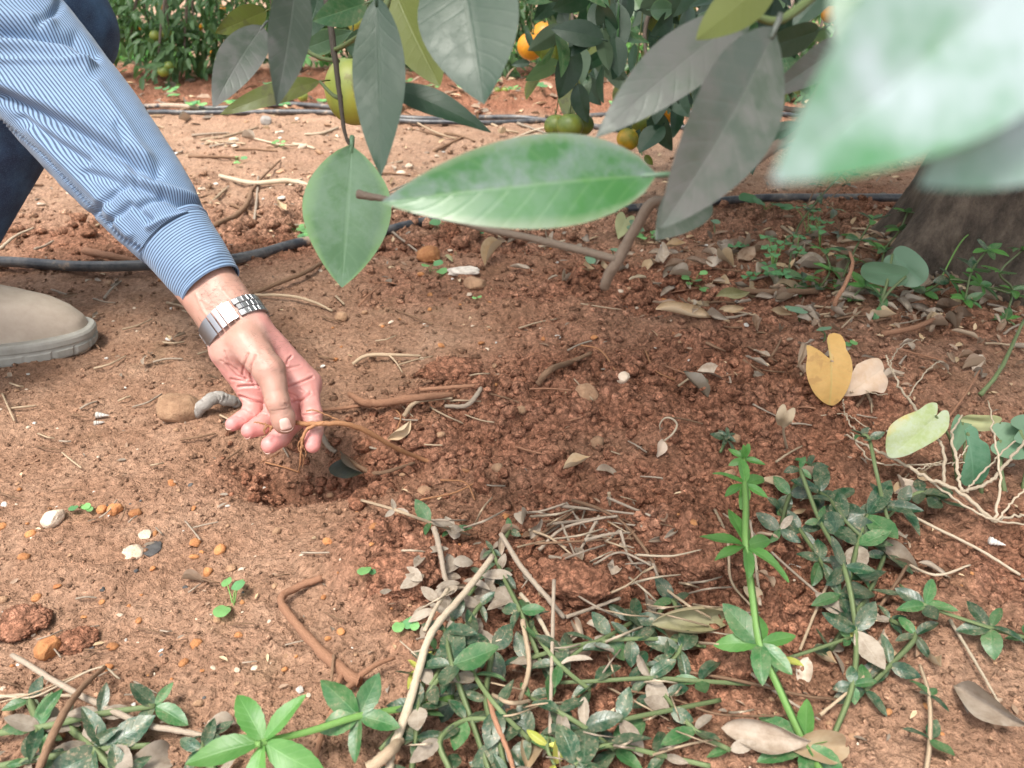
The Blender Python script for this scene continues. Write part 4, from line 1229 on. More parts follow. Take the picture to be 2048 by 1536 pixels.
clB = [(210, 30, 3.9, .10, 110), (255, 20, 4.0, .12, 160), (300, 45, 3.9, .11, 170), (345, 70, 3.8, .10, 170), (395, 60, 3.9, .11, 160), (325, 118, 3.7, .055, 60), (375, 110, 3.8, .06, 70),
       (270, 90, 3.9, .06, 60), (440, 40, 4.1, .11, 150), (500, 70, 4.3, .09, 80), (470, 110, 4.2, .06, 40), (545, 30, 4.2, .11, 120), (400, 10, 4.0, .12, 140), (230, 75, 4.0, .06, 50)]
add_tree('orange_tree', -1.28, 4.75, 1.5, .55, 2.5, 2600, 'orange tree behind the twin hoses with a dark trunk and green fruit', 'orange trees of the row behind', 21, clB, trunk_r=.062, lean=(.03, 0))
clC = [(820, 40, 4.4, .12, 130), (870, 80, 4.3, .11, 120), (905, 125, 4.3, .07, 60), (845, 130, 4.4, .07, 60), (790, 90, 4.5, .10, 90), (940, 60, 4.5, .12, 110), (1000, 110, 4.0, .08, 70), (1020, 40, 4.2, .12, 140),
       (600, 20, 4.6, .13, 160), (760, 20, 4.4, .13, 160), (680, 10, 4.4, .14, 160), (920, 20, 4.2, .13, 160), (960, 90, 4.3, .09, 90), (1060, 20, 4.0, .13, 160), (1150, 20, 4.0, .14, 160), (660, 30, 4.8, .12, 100), (625, 60, 4.9, .10, 70), (700, 80, 4.8, .10, 80), (1100, 60, 4.2, .15, 150), (1180, 90, 4.3, .15, 150), (1280, 110, 4.1, .13, 150), (1380, 130, 4.0, .12, 130)]
add_tree('orange_tree', -.36, 5.3, 1.4, .60, 2.4, 2400, 'orange tree with a thin pale trunk in front of the sunlit ground', 'orange trees of the row behind', 22, clC, trunk_r=.035)
clD = [(1530, 160, 3.3, .08, 90), (1580, 190, 3.2, .07, 80), (1620, 150, 3.3, .08, 80), (1510, 220, 3.1, .045, 45), (1560, 235, 3.1, .04, 40), (1480, 120, 3.4, .12, 140), (1650, 60, 3.4, .14, 160), (1600, 80, 3.5, .13, 140)]
add_tree('orange_tree', 1.9, 4.5, 1.4, .50, 2.4, 2400, 'orange tree behind the large blurred leaf with low orange fruit', 'orange trees of the row behind', 23, clD, trunk_r=.06)
add_tree('orange_tree', -4.3, 4.9, 1.6, .35, 2.5, 2600, 'orange tree beyond the crouching person', 'orange trees of the row behind', 24)
add_tree('orange_tree', 4.9, 4.6, 1.5, .45, 2.5, 2200, 'orange tree far along the row past the near trunk', 'orange trees of the row behind', 25)
for k, (x, y) in enumerate([(-7.2, 9.4), (-4.1, 9.0), (-1.5, 9.6), (1.2, 9.2), (4.2, 9.5), (7.4, 9.0)]):
    add_tree('orange_tree', x, y, 1.6, .10, 2.5, 3000, 'distant orange tree of the second row beyond the sunlit strip', 'orange trees of the second row', 40 + k, size=.13)
for k, x in enumerate([-13, -9, -5.5, -2.4, .8, 3.6, 6.5, 9.6, 13.5]):
    add_tree('orange_tree', x, 14.5 + (k % 3) * .5, 1.9, .05, 2.8, 1500, 'far orange tree closing the view between the nearer rows', 'orange trees of the far row', 60 + k, size=.22)

# far green weeds on the sunlit strip: ground cover
def weeds():
    r = np.random.default_rng(9)
    n = 16000
    y = 5.4 + 9 * r.random(n) ** 1.6; x = r.uniform(-1, 1, n) * (.3 + .75 * y)
    k = fbm2(x * 1.1, y * 1.1, 77, 3) + .12 > r.random(n) * .35
    x, y = x[k], y[k]; m = len(x)
    p = np.c_[x, y, H(x, y, False) + .01]
    D = r.normal(size=(m, 3)) * .6 + np.array([0, 0, .8]); N_ = r.normal(size=(m, 3)) + np.array([0, -.4, .6])
    v, f, uv = leaf_cards(p, D, N_, r.uniform(.04, .11, m), .5)
    obj('weeds', mesh_from('weeds', v, f, M['seedling'], uv=uv), kind='stuff', label='low green weeds on the sunlit strip between the rows', cat='weeds')
weeds()

# ================================================================ irrigation hoses
def hose(name, pxs, rad, label, mud=None, h=0.0, n=120):
    pts = []
    for q in pxs:
        g = G(q[0], q[1]); pts.append((g.x, g.y))
    pts = catmull(np.c_[np.array(pts), np.zeros(len(pts))], n)
    # rests on the soil: follow a smoothed profile of the ground
    z = H(pts[:, 0], pts[:, 1], False) + rad * 1.05 + .006
    pts[:, 2] = z + h
    v, f, uv = tube(pts, rad, 14)
    md = np.zeros(len(v))
    for (a, b, amt) in (mud or []):
        t = np.repeat(np.linspace(0, 1, n), 14); md = np.maximum(md, amt * np.exp(-(((t - (a + b) / 2) / ((b - a) / 2 + 1e-6)) ** 4)))
    return obj(name, mesh_from(name, v, f, M['hose'], uv=uv, attrs={'mud': md}), label=label, cat='hose')
hose('irrigation_hose', [(-420, 524), (-160, 534), (0, 541), (150, 546), (300, 547), (420, 535), (520, 510), (620, 485), (740, 462), (860, 447), (1000, 440), (1280, 432), (1400, 414), (1560, 402), (1750, 402), (1900, 408), (2080, 420), (2350, 440)], .0090,
     'black irrigation hose lying behind the hand, crossing from boot to trunk', [(.40, .47, .55), (.62, .7, .3)])
hose('irrigation_hose', [(-900, 205), (-300, 212), (290, 220), (420, 221), (560, 220), (690, 226), (800, 240), (900, 246), (980, 243), (1090, 246), (1300, 262), (1600, 275)], .0095,
     'upper of two black hoses running side by side before the tree row', [(.18, .26, .4)])
hose('irrigation_hose', [(-900, 217), (-300, 222), (290, 229), (420, 229), (560, 231), (690, 236), (800, 248), (900, 252), (980, 249), (1100, 241), (1300, 236), (1600, 240)], .0090,
     'lower of two black hoses running side by side before the tree row')
hose('irrigation_hose', [(1480, 300), (1600, 297), (1700, 294), (1830, 290), (2100, 286), (2500, 284)], .0080,
     'thin dark hose behind the near trunk on the pale soil')

# ================================================================ the near orange tree: trunk at the right, leaves hanging into the view
tb = G(1965, 548)
TB = np.array([tb.x + .03, tb.y + .09, tb.z])
near_tree = thing('orange_tree', 'near orange tree with thick grey brown trunk and leaves hanging over the soil', 'tree', Vector(TB))
NT = Matrix.Translation(-Vector(TB))
def trunk_sdf(p):
    q = p - TB
    c = np.array([.10, .03, 0])
    ax = q[:, :2] - np.clip(q[:, 2:3], -.1, 1) * np.array([[.22, .05]])
    ang = np.arctan2(ax[:, 1], ax[:, 0]); rr = np.linalg.norm(ax, axis=1); z = np.clip(q[:, 2], -.1, 1)
    flare = .115 + .055 * np.exp(-np.clip(z + .02, 0, 1) / .09)
    flute = 1 + (.07 + .15 * np.exp(-np.clip(z, 0, 1) / .12)) * np.cos(5 * ang + 1.4 + 1.6 * z) + .06 * np.cos(3 * ang + .7)
    d = (rr - flare * flute) * .75
    d = np.maximum(d, q[:, 2] - .75)
    d = d + .008 * fbm3(p * np.array([30, 30, 9]), 3, 3) - .02 * np.clip(fbm3(p * 9, 7, 2), -.2, .2)
    return d
Vt, Ft = surface_nets(trunk_sdf, TB - (.30, .30, .10), TB + (.50, .32, .78), .007)
trunk = obj('trunk', mesh_from('trunk', Vt, Ft, M['bark']), parent=near_tree, mw=NT)
limbs = MB(); rl = np.random.default_rng(14)
tt_ = TB + np.array([.16, .04, .72])
limb_ends = []
for k in range(9):
    a = k / 9 * 6.28 + rl.uniform(-.2, .2); L = rl.uniform(.8, 1.4)
    e = tt_ + np.array([math.cos(a) * L, math.sin(a) * L, rl.uniform(.25, .9)]); limb_ends.append(e)
    limbs.add(*tube(catmull([tt_ - (0, 0, .1), (tt_ + e) / 2 + (0, 0, .25), e], 12), [.055, .035, .012], 9, rough=.05))
# the limb that carries the hanging twigs
limbs.add(*tube(catmull([tt_ - (0, 0, .05), tt_ + (-.3, -.5, .15), (.45, .75, .80), (.18, .50, .62), (.05, .42, .52)], 20), [.04, .025, .012, .007, .004], 9))
limbs.add(*tube(catmull([tt_ - (0, 0, .05), tt_ + (-.25, .3, .12), (.40, 1.65, .78), (.30, 1.6, .62)], 20), [.04, .025, .012, .006], 9))
obj('limb', limbs.mesh('limb', M['bark']), parent=near_tree, mw=NT)
def near_crown():
    r = np.random.default_rng(15)
    n = 7500
    c = np.array([.80, 1.0, 1.62])
    nb = 90
    d0 = r.normal(size=(nb, 3)); d0 /= np.linalg.norm(d0, axis=1)[:, None]
    cc = c + d0 * np.array([1.65, 1.45, .75]) * (r.random(nb) ** .4)[:, None]
    k = r.integers(0, nb, n); d = r.normal(size=(n, 3)); d /= np.linalg.norm(d, axis=1)[:, None]
    p = cc[k] + d * (r.random(n) ** .5)[:, None] * .36
    p = p[p[:, 2] > .66]; m = len(p)
    out = p - c; out[:, 2] = 0; out /= np.linalg.norm(out, axis=1)[:, None] + 1e-6
    v, f, uv = leaf_cards(p - TB, out * .5 + (0, 0, -.5) + r.normal(size=(m, 3)) * .5, np.array([0, 0, 1.0]) + out * .5 + r.normal(size=(m, 3)) * .4, r.uniform(.07, .12, m))
    obj('crown', mesh_from('crown', v, f, M['crown_far'], uv=uv), parent=near_tree, kind='stuff')
near_crown()

# ---- hanging twigs and single leaves
def twig(name, pts, rad, mat, k=8, parent=None, rough=.12, label=None):
    v, f, uv = tube(catmull(np.array([P(*q) for q in pts]), max(8, 5 * len(pts))), rad, k, rough=rough)
    return obj(name, mesh_from(name, v - TB, f, M[mat], uv=uv), parent=parent or near_tree)
br_left = twig('branch', [(640, -140, .52), (652, -40, .51), (657, 20, .505), (668, 100, .50), (679, 185, .50), (689, 262, .50), (701, 294, .50)], [.0036, .0028, .0020, .0014, .0010], 'twig_dark')
br_right = twig('branch', [(1720, -60, .44), (1650, 150, .42), (1600, 245, .41), (1540, 300, .40), (1470, 350, .39), (1400, 392, .385), (1330, 402, .38), (1300, 410, .38), (1268, 462, .385), (1236, 520, .39), (1217, 552, .395), (1208, 576, .40)],
                [.0030, .0028, .0026, .0026, .0028, .0029, .0026], 'bark_twig')
twig('twig', [(1236, 520, .39), (1150, 498, .395), (1060, 476, .40), (960, 455, .405), (860, 425, .41), (780, 400, .412), (740, 393, .414), (715, 388, .415)], [.0024, .0021, .0018, .0017, .0026], 'bark_twig', parent=br_right)
twig('twig', [(790, -60, .45), (770, 20, .45), (740, 55, .47), (690, 90, .49), (668, 100, .50)], [.002, .0016, .0013], 'twig_green', parent=br_left)
twig('twig', [(600, -60, .52), (585, 40, .53), (600, 90, .54), (640, 115, .53), (676, 122, .505)], [.0018, .0016, .0014], 'twig_green', parent=br_left)
twig('twig', [(682, 195, .502), (670, 193, .51), (655, 180, .53), (640, 163, .55)], [.0016, .0013, .001], 'twig_green', parent=br_left)
twig('twig', [(1500, 205, 1.0), (1560, 216, .95), (1640, 222, .9), (1760, 200, .9)], [.003, .0035, .004], 'bark_twig', parent=br_right)
twig('branch', [(1720, -100, .36), (1640, -20, .36), (1560, 40, .345), (1500, 30, .34)], [.003, .0022, .0016], 'twig_green')

def hang_leaf(base, tip, wpx, mat, parent, roll=0, fold=.15, curl=.3, wave=.008, twist=0.0, a=.8, b=.85, face=1, seed=0, petiole=.008, label=None):
    B = P(*base); T = P(*tip); L = (T - B).length
    dmid = (base[2] + tip[2]) / 2
    W = wpx * dmid / FOC
    L2 = L / max(.75, 1 - curl * curl * .05)
    x = T - B
    nv = Vector(-ray((base[0] + tip[0]) / 2, (base[1] + tip[1]) / 2)) * face
    q = Quaternion(x.normalized(), R(roll)); nv = q @ nv
    # tilt back so that the curled tip still ends near its measured place
    ax = x.normalized().cross(nv).normalized()
    x2 = Quaternion(ax, curl * .5) @ x
    me = leaf_mesh('leaf', L2, W, M[mat], a, b, fold, curl, wave, twist, 16, 5, seed=seed, petiole=petiole)
    o = obj('leaf', me, parent=parent, mw=(Matrix.Translation(-Vector(TB)) if True else Matrix()) @ frame(B, x2, nv))
    if label: o['label'] = label
    return o
LV = [
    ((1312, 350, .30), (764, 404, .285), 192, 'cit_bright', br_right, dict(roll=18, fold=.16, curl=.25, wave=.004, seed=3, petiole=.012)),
    ((703, 292, .50), (684, 574, .485), 172, 'cit_under', br_left, dict(fold=.12, curl=.35, wave=.014, a=.92, seed=2)),
    ((752, -10, .42), (762, 352, .40), 108, 'cit_dark', br_left, dict(roll=14, fold=.12, curl=-.25, a=.82, seed=5)),
    ((915, -110, .375), (969, 208, .36), 205, 'cit_dusty', br_left, dict(roll=8, fold=.1, curl=.2, a=.9, seed=6)),
    ((785, -30, .50), (880, 172, .49), 112, 'cit_yellow', br_left, dict(roll=-20, fold=.1, curl=.2, a=.85, seed=7, face=-1)),
    ((526, 52, .50), (426, 216, .47), 84, 'cit_grey', br_left, dict(roll=18, fold=.15, curl=.4, seed=8)),
    ((592, -50, .40), (553, 212, .385), 88, 'cit_grey', br_left, dict(roll=-16, fold=.12, curl=.3, seed=9)),
    ((532, 22, .56), (430, 66, .54), 52, 'cit_yellow', br_left, dict(fold=.1, curl=.4, seed=10)),
    ((640, 163, .55), (440, 229, .53), 50, 'cit_yellow', br_left, dict(roll=30, fold=.12, curl=.35, seed=11)),
    ((765, 168, .45), (982, 264, .44), 62, 'cit_dark', br_left, dict(roll=-36, fold=.12, curl=.25, seed=12)),
    ((600, 100, .58), (705, 62, .57), 46, 'cit_under', br_left, dict(fold=.1, curl=.3, seed=13)),
    ((690, 95, .56), (790, 80, .55), 60, 'cit_dusty', br_left, dict(fold=.1, curl=.3, seed=14)),
    ((735, 5, .47), (625, 42, .46), 60, 'madder_mid', br_left, dict(fold=.1, curl=.3, seed=15)),
    ((640, -20, .54), (612, 78, .53), 66, 'cit_dark', br_left, dict(fold=.1, curl=.3, seed=16)),
    ((1020, -90, .55), (1010, 60, .54), 60, 'cit_dark', br_left, dict(curl=.3, seed=17, roll=40)),
    ((1500, 22, .335), (1190, 278, .32), 128, 'cit_grey', br_right, dict(roll=20, fold=.1, curl=.35, seed=18)),
    ((1552, 55, .305), (1322, 455, .29), 205, 'cit_grey', br_right, dict(roll=-30, fold=.18, curl=.3, a=.9, seed=19)),
    ((1408, 385, .36), (1312, 480, .345), 100, 'cit_grey', br_right, dict(roll=15, curl=.3, a=.75, seed=20)),
    ((1560, -60, .30), (1393, 78, .29), 92, 'cit_yellow', br_right, dict(roll=10, curl=.3, seed=21, face=-1)),
    ((1700, 75, .36), (1528, 196, .35), 66, 'cit_grey', br_right, dict(roll=-20, curl=.3, seed=22)),
    ((1640, 60, .38), (1500, 100, .37), 66, 'cit_dark', br_right, dict(roll=-30, curl=.3, seed=23)),
    ((1665, -30, .42), (1585, 60, .42), 60, 'cit_dark', br_right, dict(roll=30, curl=.3, seed=24)),
    ((2220, -190, .096), (1548, 362, .084), 420, 'cit_near', br_right, dict(roll=-8, fold=.12, curl=.15, a=.85, seed=25)),
    ((2330, 20, .105), (1842, 372, .092), 330, 'cit_near', br_right, dict(roll=-25, fold=.12, curl=.2, a=.8, seed=26)),
    ((1950, -420, .100), (1700, 190, .092), 300, 'cit_near', br_right, dict(roll=10, fold=.1, curl=.2, a=.9, seed=27)),
    ((1600, 245, .40), (1500, 300, .41), 40, 'cit_dark', br_right, dict(roll=40, curl=.4, seed=28)),
]
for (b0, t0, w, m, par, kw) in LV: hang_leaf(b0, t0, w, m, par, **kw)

# ---- spray of leaves and fruit hanging deeper in, below the crown
br_mid = twig('branch', [(1330, -160, 1.55), (1320, -40, 1.5), (1290, 60, 1.45), (1300, 150, 1.4), (1320, 230, 1.38)], [.006, .005, .003, .0018], 'bark_twig')
br_mid2 = twig('branch', [(1150, -160, 1.75), (1140, -20, 1.7), (1150, 90, 1.65), (1146, 170, 1.6), (1150, 240, 1.6)], [.005, .004, .0025, .0016], 'bark_twig')
br_mid3 = twig('branch', [(1480, -160, 1.35), (1460, 0, 1.3), (1440, 120, 1.28), (1490, 230, 1.25)], [.006, .005, .003, .0018], 'bark_twig')
spec = [((1230, 5, 1.30), (1242, 108, 1.28), 52, 'cit_dark'), ((1200, 0, 1.35), (1188, 78, 1.33), 40, 'cit_dark'), ((1300, 20, 1.3), (1350, 18, 1.3), 40, 'cit_under'), ((1345, 30, 1.32), (1300, 70, 1.3), 40, 'cit_dark'),
        ((1148, 110, 1.6), (1158, 232, 1.58), 32, 'cit_dark'), ((1165, 200, 1.6), (1155, 248, 1.58), 26, 'cit_dark'), ((1220, 100, 1.5), (1150, 146, 1.5), 26, 'cit_dusty'), ((1240, 100, 1.45), (1225, 160, 1.44), 36, 'cit_dusty'),
        ((1330, 170, 1.36), (1310, 250, 1.35), 42, 'cit_dark'), ((1340, 180, 1.36), (1380, 235, 1.35), 40, 'cit_dusty'), ((1325, 250, 1.36), (1278, 306, 1.35), 50, 'cit_dark'), ((1455, 290, 1.26), (1462, 360, 1.25), 46, 'cit_dark'),
        ((1478, 245, 1.26), (1505, 350, 1.25), 50, 'cit_dark'), ((1490, 225, 1.26), (1520, 258, 1.25), 30, 'cit_dark'), ((1430, 250, 1.27), (1440, 300, 1.26), 40, 'cit_dark'), ((1420, 160, 1.28), (1395, 235, 1.27), 45, 'cit_dark'),
        ((1108, 60, 1.9), (1082, 95, 1.9), 16, 'cit_dark'), ((1052, 60, 1.9), (1064, 100, 1.9), 16, 'cit_dark'), ((1060, 125, 2.0), (1022, 130, 2.0), 16, 'cit_dark'), ((1195, 5, 1.5), (1150, 60, 1.5), 40, 'cit_dark'),
        ((1265, 248, 1.5), (1230, 262, 1.5), 22, 'cit_dark'), ((1290, 310, 1.36), (1306, 330, 1.36), 16, 'cit_yellow'), ((1270, 285, 1.5), (1280, 258, 1.48), 20, 'cit_dark')]
for i, (b0, t0, w, m) in enumerate(spec):
    hang_leaf(b0, t0, w, m, (br_mid3 if b0[0] > 1390 else br_mid if b0[0] > 1200 else br_mid2), roll=random.uniform(-35, 35), fold=.15, curl=random.uniform(.2, .7), seed=100 + i, petiole=.006)
rr_ = random.Random(5)
for i in range(235):
    z = rr_.random()
    if z < .80: px, py = rr_.uniform(1085, 1600), rr_.uniform(-40, 170) - abs(rr_.gauss(0, 25))
    else: px, py = rr_.choice([(1150, 150), (1320, 190), (1350, 150), (1440, 190), (1480, 190), (1400, 120)]); px += rr_.gauss(0, 28); py += rr_.gauss(0, 30)
    d = rr_.uniform(1.25, 2.1); L = rr_.uniform(.065, .10) * FOC / d
    a = R(rr_.gauss(90, 42))
    par = br_mid3 if px > 1390 else br_mid if px > 1200 else br_mid2
    hang_leaf((px, py, d), (px + L * math.cos(a), py + L * math.sin(a), d + rr_.uniform(-.03, .03)), L * rr_.uniform(.42, .58), rr_.choice(['cit_dark', 'cit_dark', 'cit_dark', 'cit_dusty', 'cit_yellow', 'madder_mid']), par,
              roll=rr_.uniform(-75, 75), curl=rr_.uniform(0, .7), seed=200 + i % 12, petiole=.006, face=rr_.choice([1, 1, 1, -1]))

# ================================================================ oranges (hanging: things of their own)
def orange_mesh(name, mat, seed):
    V = S3V.copy(); n = fbm3(V * 1.5, seed, 2)
    V = V * (1 + .05 * n)[:, None]
    V[:, 2] *= .95
    top = np.exp(-((V[:, 0] ** 2 + V[:, 1] ** 2) / .05)) * (V[:, 2] > 0); V[:, 2] -= .09 * top
    bot = np.exp(-((V[:, 0] ** 2 + V[:, 1] ** 2) / .01)) * (V[:, 2] < 0); V[:, 2] += .03 * bot
    return mesh_from(name, V * .036, S3F, M[mat])
OM = {k: orange_mesh('peel', k, i) for i, k in enumerate(['orange', 'orange_turning', 'orange_green', 'orange_lime'])}
cal = MB()
cal.add(*tube([(0, 0, .030), (.001, 0, .036), (.002, .001, .050)], [.0045, .002, .0015], 8))
for k in range(5):
    a = k / 5 * 6.28; cal.add([(0, 0, .0318), (math.cos(a - .4) * .005, math.sin(a - .4) * .005, .0325), (math.cos(a) * .0085, math.sin(a) * .0085, .0322), (math.cos(a + .4) * .005, math.sin(a + .4) * .005, .0325)], [(0, 1, 2, 3)])
CAL = cal.mesh('stalk', M['twig_green'])
def fruit(px, py, rpx, d, kind, label, group=None, tilt=0.0, stretch=1.0):
    c = P(px, py, d); rad = rpx * d / FOC; s_ = rad / .036
    t = thing('orange', label, 'orange', c, group)
    t.scale = (s_, s_, s_ * stretch); t.rotation_euler = (R(random.uniform(-15, 15)), R(tilt), random.uniform(0, 6))
    obj('peel', OM[kind], parent=t); obj('stalk', CAL, parent=t)
    if d < 2.2:      # the twig it hangs from, up into the crown
        c0 = np.array(c) + (0, 0, rad * stretch * 1.02); e = c0 + (random.uniform(-.04, .04), random.uniform(.0, .06), max(.12, .66 - c0[2]))
        v, f, uv = tube(catmull([c0, (c0 + e) / 2 + (.012, .01, .0), e], 12), [.0011, .0015, .0022], 6)
        obj('twig', mesh_from('twig', v - TB, f, M['twig_green'], uv=uv), parent=near_tree)
fruit(708, 182, 58, .95, 'orange_lime', 'large yellow green orange hanging behind the long dark leaf', stretch=1.18)
fruit(1061, 93, 27, 2.0, 'orange', 'bright orange fruit, left of a touching pair')
fruit(1090, 70, 27, 2.05, 'orange', 'bright orange fruit, right of a touching pair')
fruit(1112, 252, 24, 1.62, 'orange_green', 'green orange, left of three in a row above the broad leaf', 'three green oranges')
fruit(1140, 253, 27, 1.58, 'orange_green', 'green orange, middle of three in a row above the broad leaf', 'three green oranges')
fruit(1166, 250, 22, 1.64, 'orange_green', 'green orange, right of three in a row above the broad leaf', 'three green oranges')
fruit(1256, 278, 23, 1.5, 'orange_turning', 'half green orange hanging lowest in the leafy spray')
fruit(1280, 242, 27, 1.56, 'orange_green', 'dull green orange just above the lowest hanging one')
fruit(1305, 215, 24, 1.6, 'orange_turning', 'greenish yellow orange half covered by a dark leaf')
fruit(1337, 225, 20, 1.62, 'orange', 'orange fruit tucked behind the broad dusty leaf')
fruit(778, 52, 26, 1.7, 'orange', 'orange fruit showing between the long leaf and yellow leaf')
fruit(712, 45, 18, 1.8, 'orange_lime', 'yellow fruit peeping out behind the green twig')
fruit(1660, 28, 17, 1.5, 'orange', 'orange fruit beside the edge of the large blurred leaf')
fruit(605, 192, 11, 3.0, 'orange_lime', 'small yellow green fruit low over the twin hoses')
for k, (px, py, r, d, kd) in enumerate([(310, 72, 11, 3.7, 'orange_green'), (334, 68, 11, 3.75, 'orange_green'), (326, 143, 11, 3.6, 'orange_green'), (338, 132, 10, 3.65, 'orange_green'), (192, 50, 11, 3.8, 'orange_green'), (213, 52, 11, 3.8, 'orange_green'), (178, 8, 10, 3.8, 'orange_green'), (357, 175, 8, 3.7, 'orange_green')]):
    fruit(px, py, r, d, kd, 'small green fruit low on the tree behind the striped sleeve', 'green fruit behind the sleeve')
for k, (px, py, r, d) in enumerate([(228, 52, 8, 4.4), (280, 52, 8, 4.4), (421, 106, 8, 4.6), (444, 20, 10, 4.3), (398, 55, 8, 4.3), (510, 124, 8, 4.7), (320, 14, 7, 4.6), (795, 130, 8, 4.8), (800, 145, 7, 4.8), (765, 140, 8, 4.7), (640, 112, 9, 4.9), (580, 20, 9, 4.5)]):
    fruit(px, py, r, d, 'orange', 'small distant orange in the tree row behind the hoses', 'distant oranges')
for k, (px, py, r, d, kd) in enumerate([(1560, 183, 8, 3.2, 'orange'), (1550, 195, 7, 3.2, 'orange_lime'), (1566, 198, 7, 3.2, 'orange_turning'), (1503, 212, 8, 3.1, 'orange'), (1510, 257, 8, 3.0, 'orange_lime'), (1530, 249, 7, 3.1, 'orange_lime'), (1553, 249, 6, 3.1, 'orange_turning')]):
    fruit(px, py, r, d, kd, 'small orange in the low foliage behind the blurred leaf', 'oranges behind the blurred leaf')
for px in (994, 1009): fruit(px, 181, 7, 3.4, 'orange_green', 'tiny green fruit, one of a pair over the bright ground', 'pair of tiny green fruit')
# ================================================================ low plants
MAD = {k: [leaf_mesh('leaf', 1.0, w, M[k], .88, .8, fo, cu, .015, 0, 12, 3, serr=.05, seed=i) for i, (w, fo, cu) in enumerate([(.46, .25, .35), (.56, .12, .7), (.36, .4, .15), (.50, .2, -.3), (.42, .3, .9), (.34, .6, .4)])]
       for k in ('madder', 'madder_mid', 'madder_yellow', 'madder_dry')}
MAD['madder_new'] = [leaf_mesh('leaf', 1.0, w, M['madder_new'], .95, .75, fo, cu, .015, 0, 14, 3, serr=.06, seed=i) for i, (w, fo, cu) in enumerate([(.36, .25, .35), (.40, .15, .6), (.33, .35, .2), (.38, .2, .45)])]
rp = random.Random(31)
def whorl(parent, org, p, axis, n, L, keys, elev=12, phase=None, spread=1.0, jitter=.35, arc=6.283, tilt=None):
    "leaves standing round a stem node; parent meshes are in coordinates relative to org"
    ax = Vector(axis).normalized()
    ax = (ax * .3 + Vector((rp.uniform(-.25, .25), rp.uniform(-.45, 0) if tilt is None else tilt, 1))).normalized()
    a0 = ax.orthogonal().normalized(); b0 = ax.cross(a0)
    ph = rp.uniform(0, 6.28) if phase is None else phase
    for k in range(n):
        a = ph + arc * k / n + rp.uniform(-jitter, jitter) * .5
        rad = a0 * math.cos(a) + b0 * math.sin(a)
        e = R(elev + rp.uniform(-14, 14))
        x = rad * math.cos(e) + ax * math.sin(e)
        nz = ax * math.cos(e) - rad * math.sin(e)
        nz = Quaternion(x, rp.uniform(-.5, .5)) @ nz
        if nz.z < -.1: nz = -nz
        l = L * rp.uniform(.72, 1.12)
        # keep the tips out of the soil
        tip = p + x * l
        hz = float(Hq(tip.x, tip.y)[0]) + .004
        if tip.z < hz: x = (Vector((tip.x, tip.y, hz + .003)) - p).normalized()
        obj('leaf', rp.choice(MAD[rp.choice(keys)]), parent=parent, mw=frame(p - org, x, nz, l))

def sprig(nodes, label, group=None, stem='stem_green', rad=.0013, keys=('madder',), n=(4, 5), L=.022, elev=12, whorl_at=None, kinds=None, name='madder_plant', cat='plant', tilt=None):
    "nodes: (photo x, photo y, height over soil[, leaf length])"
    W = [G(q[0], q[1], q[2]) for q in nodes]
    org = W[0].copy()
    root = thing(name, label, cat, org, group)
    c = catmull(np.array(W), max(10, 6 * len(W)))
    v, f, uv = tube(c - np.array(org), [rad, rad, rad * .85], 8, square=True)
    obj('stem', mesh_from('stem', v, f, M[stem], uv=uv), parent=root)
    for i, q in enumerate(nodes):
        l = q[3] if len(q) > 3 else L
        if not l: continue
        t = (W[min(i + 1, len(W) - 1)] - W[max(i - 1, 0)])
        ks = kinds[i] if kinds and kinds[i] else keys
        whorl(root, org, W[i], t, rp.randint(*n), l, ks, elev, tilt=tilt)
    return root, W

D_, Mi, Y_, N_, Dr = 'madder', 'madder_mid', 'madder_yellow', 'madder_new', 'madder_dry'
# the tall bright shoot at the right
root, W = sprig([(1655, 1560, .012, 0), (1612, 1492, .014, .032), (1560, 1380, .03, 0), (1520, 1288, .045, .036), (1505, 1190, .06, 0), (1492, 1092, .075, .034), (1492, 1010, .086, 0), (1490, 968, .092, .027), (1488, 918, .10, .016)],
                'upright bright green madder shoot with four tiers of leaves', stem='stem_young', rad=.0022, keys=(N_,), n=(6, 6), elev=4, tilt=-.5, kinds=[None, (Mi, N_), None, (Mi, N_), None, (N_, N_, Mi), None, (N_,), (N_,)])
for dx in (-.15, .12, .25): obj('leaf', MAD[N_][2], parent=root, mw=frame(W[-1] - W[0], (dx, dx * .4, 1), (0, -1, .2), .014))
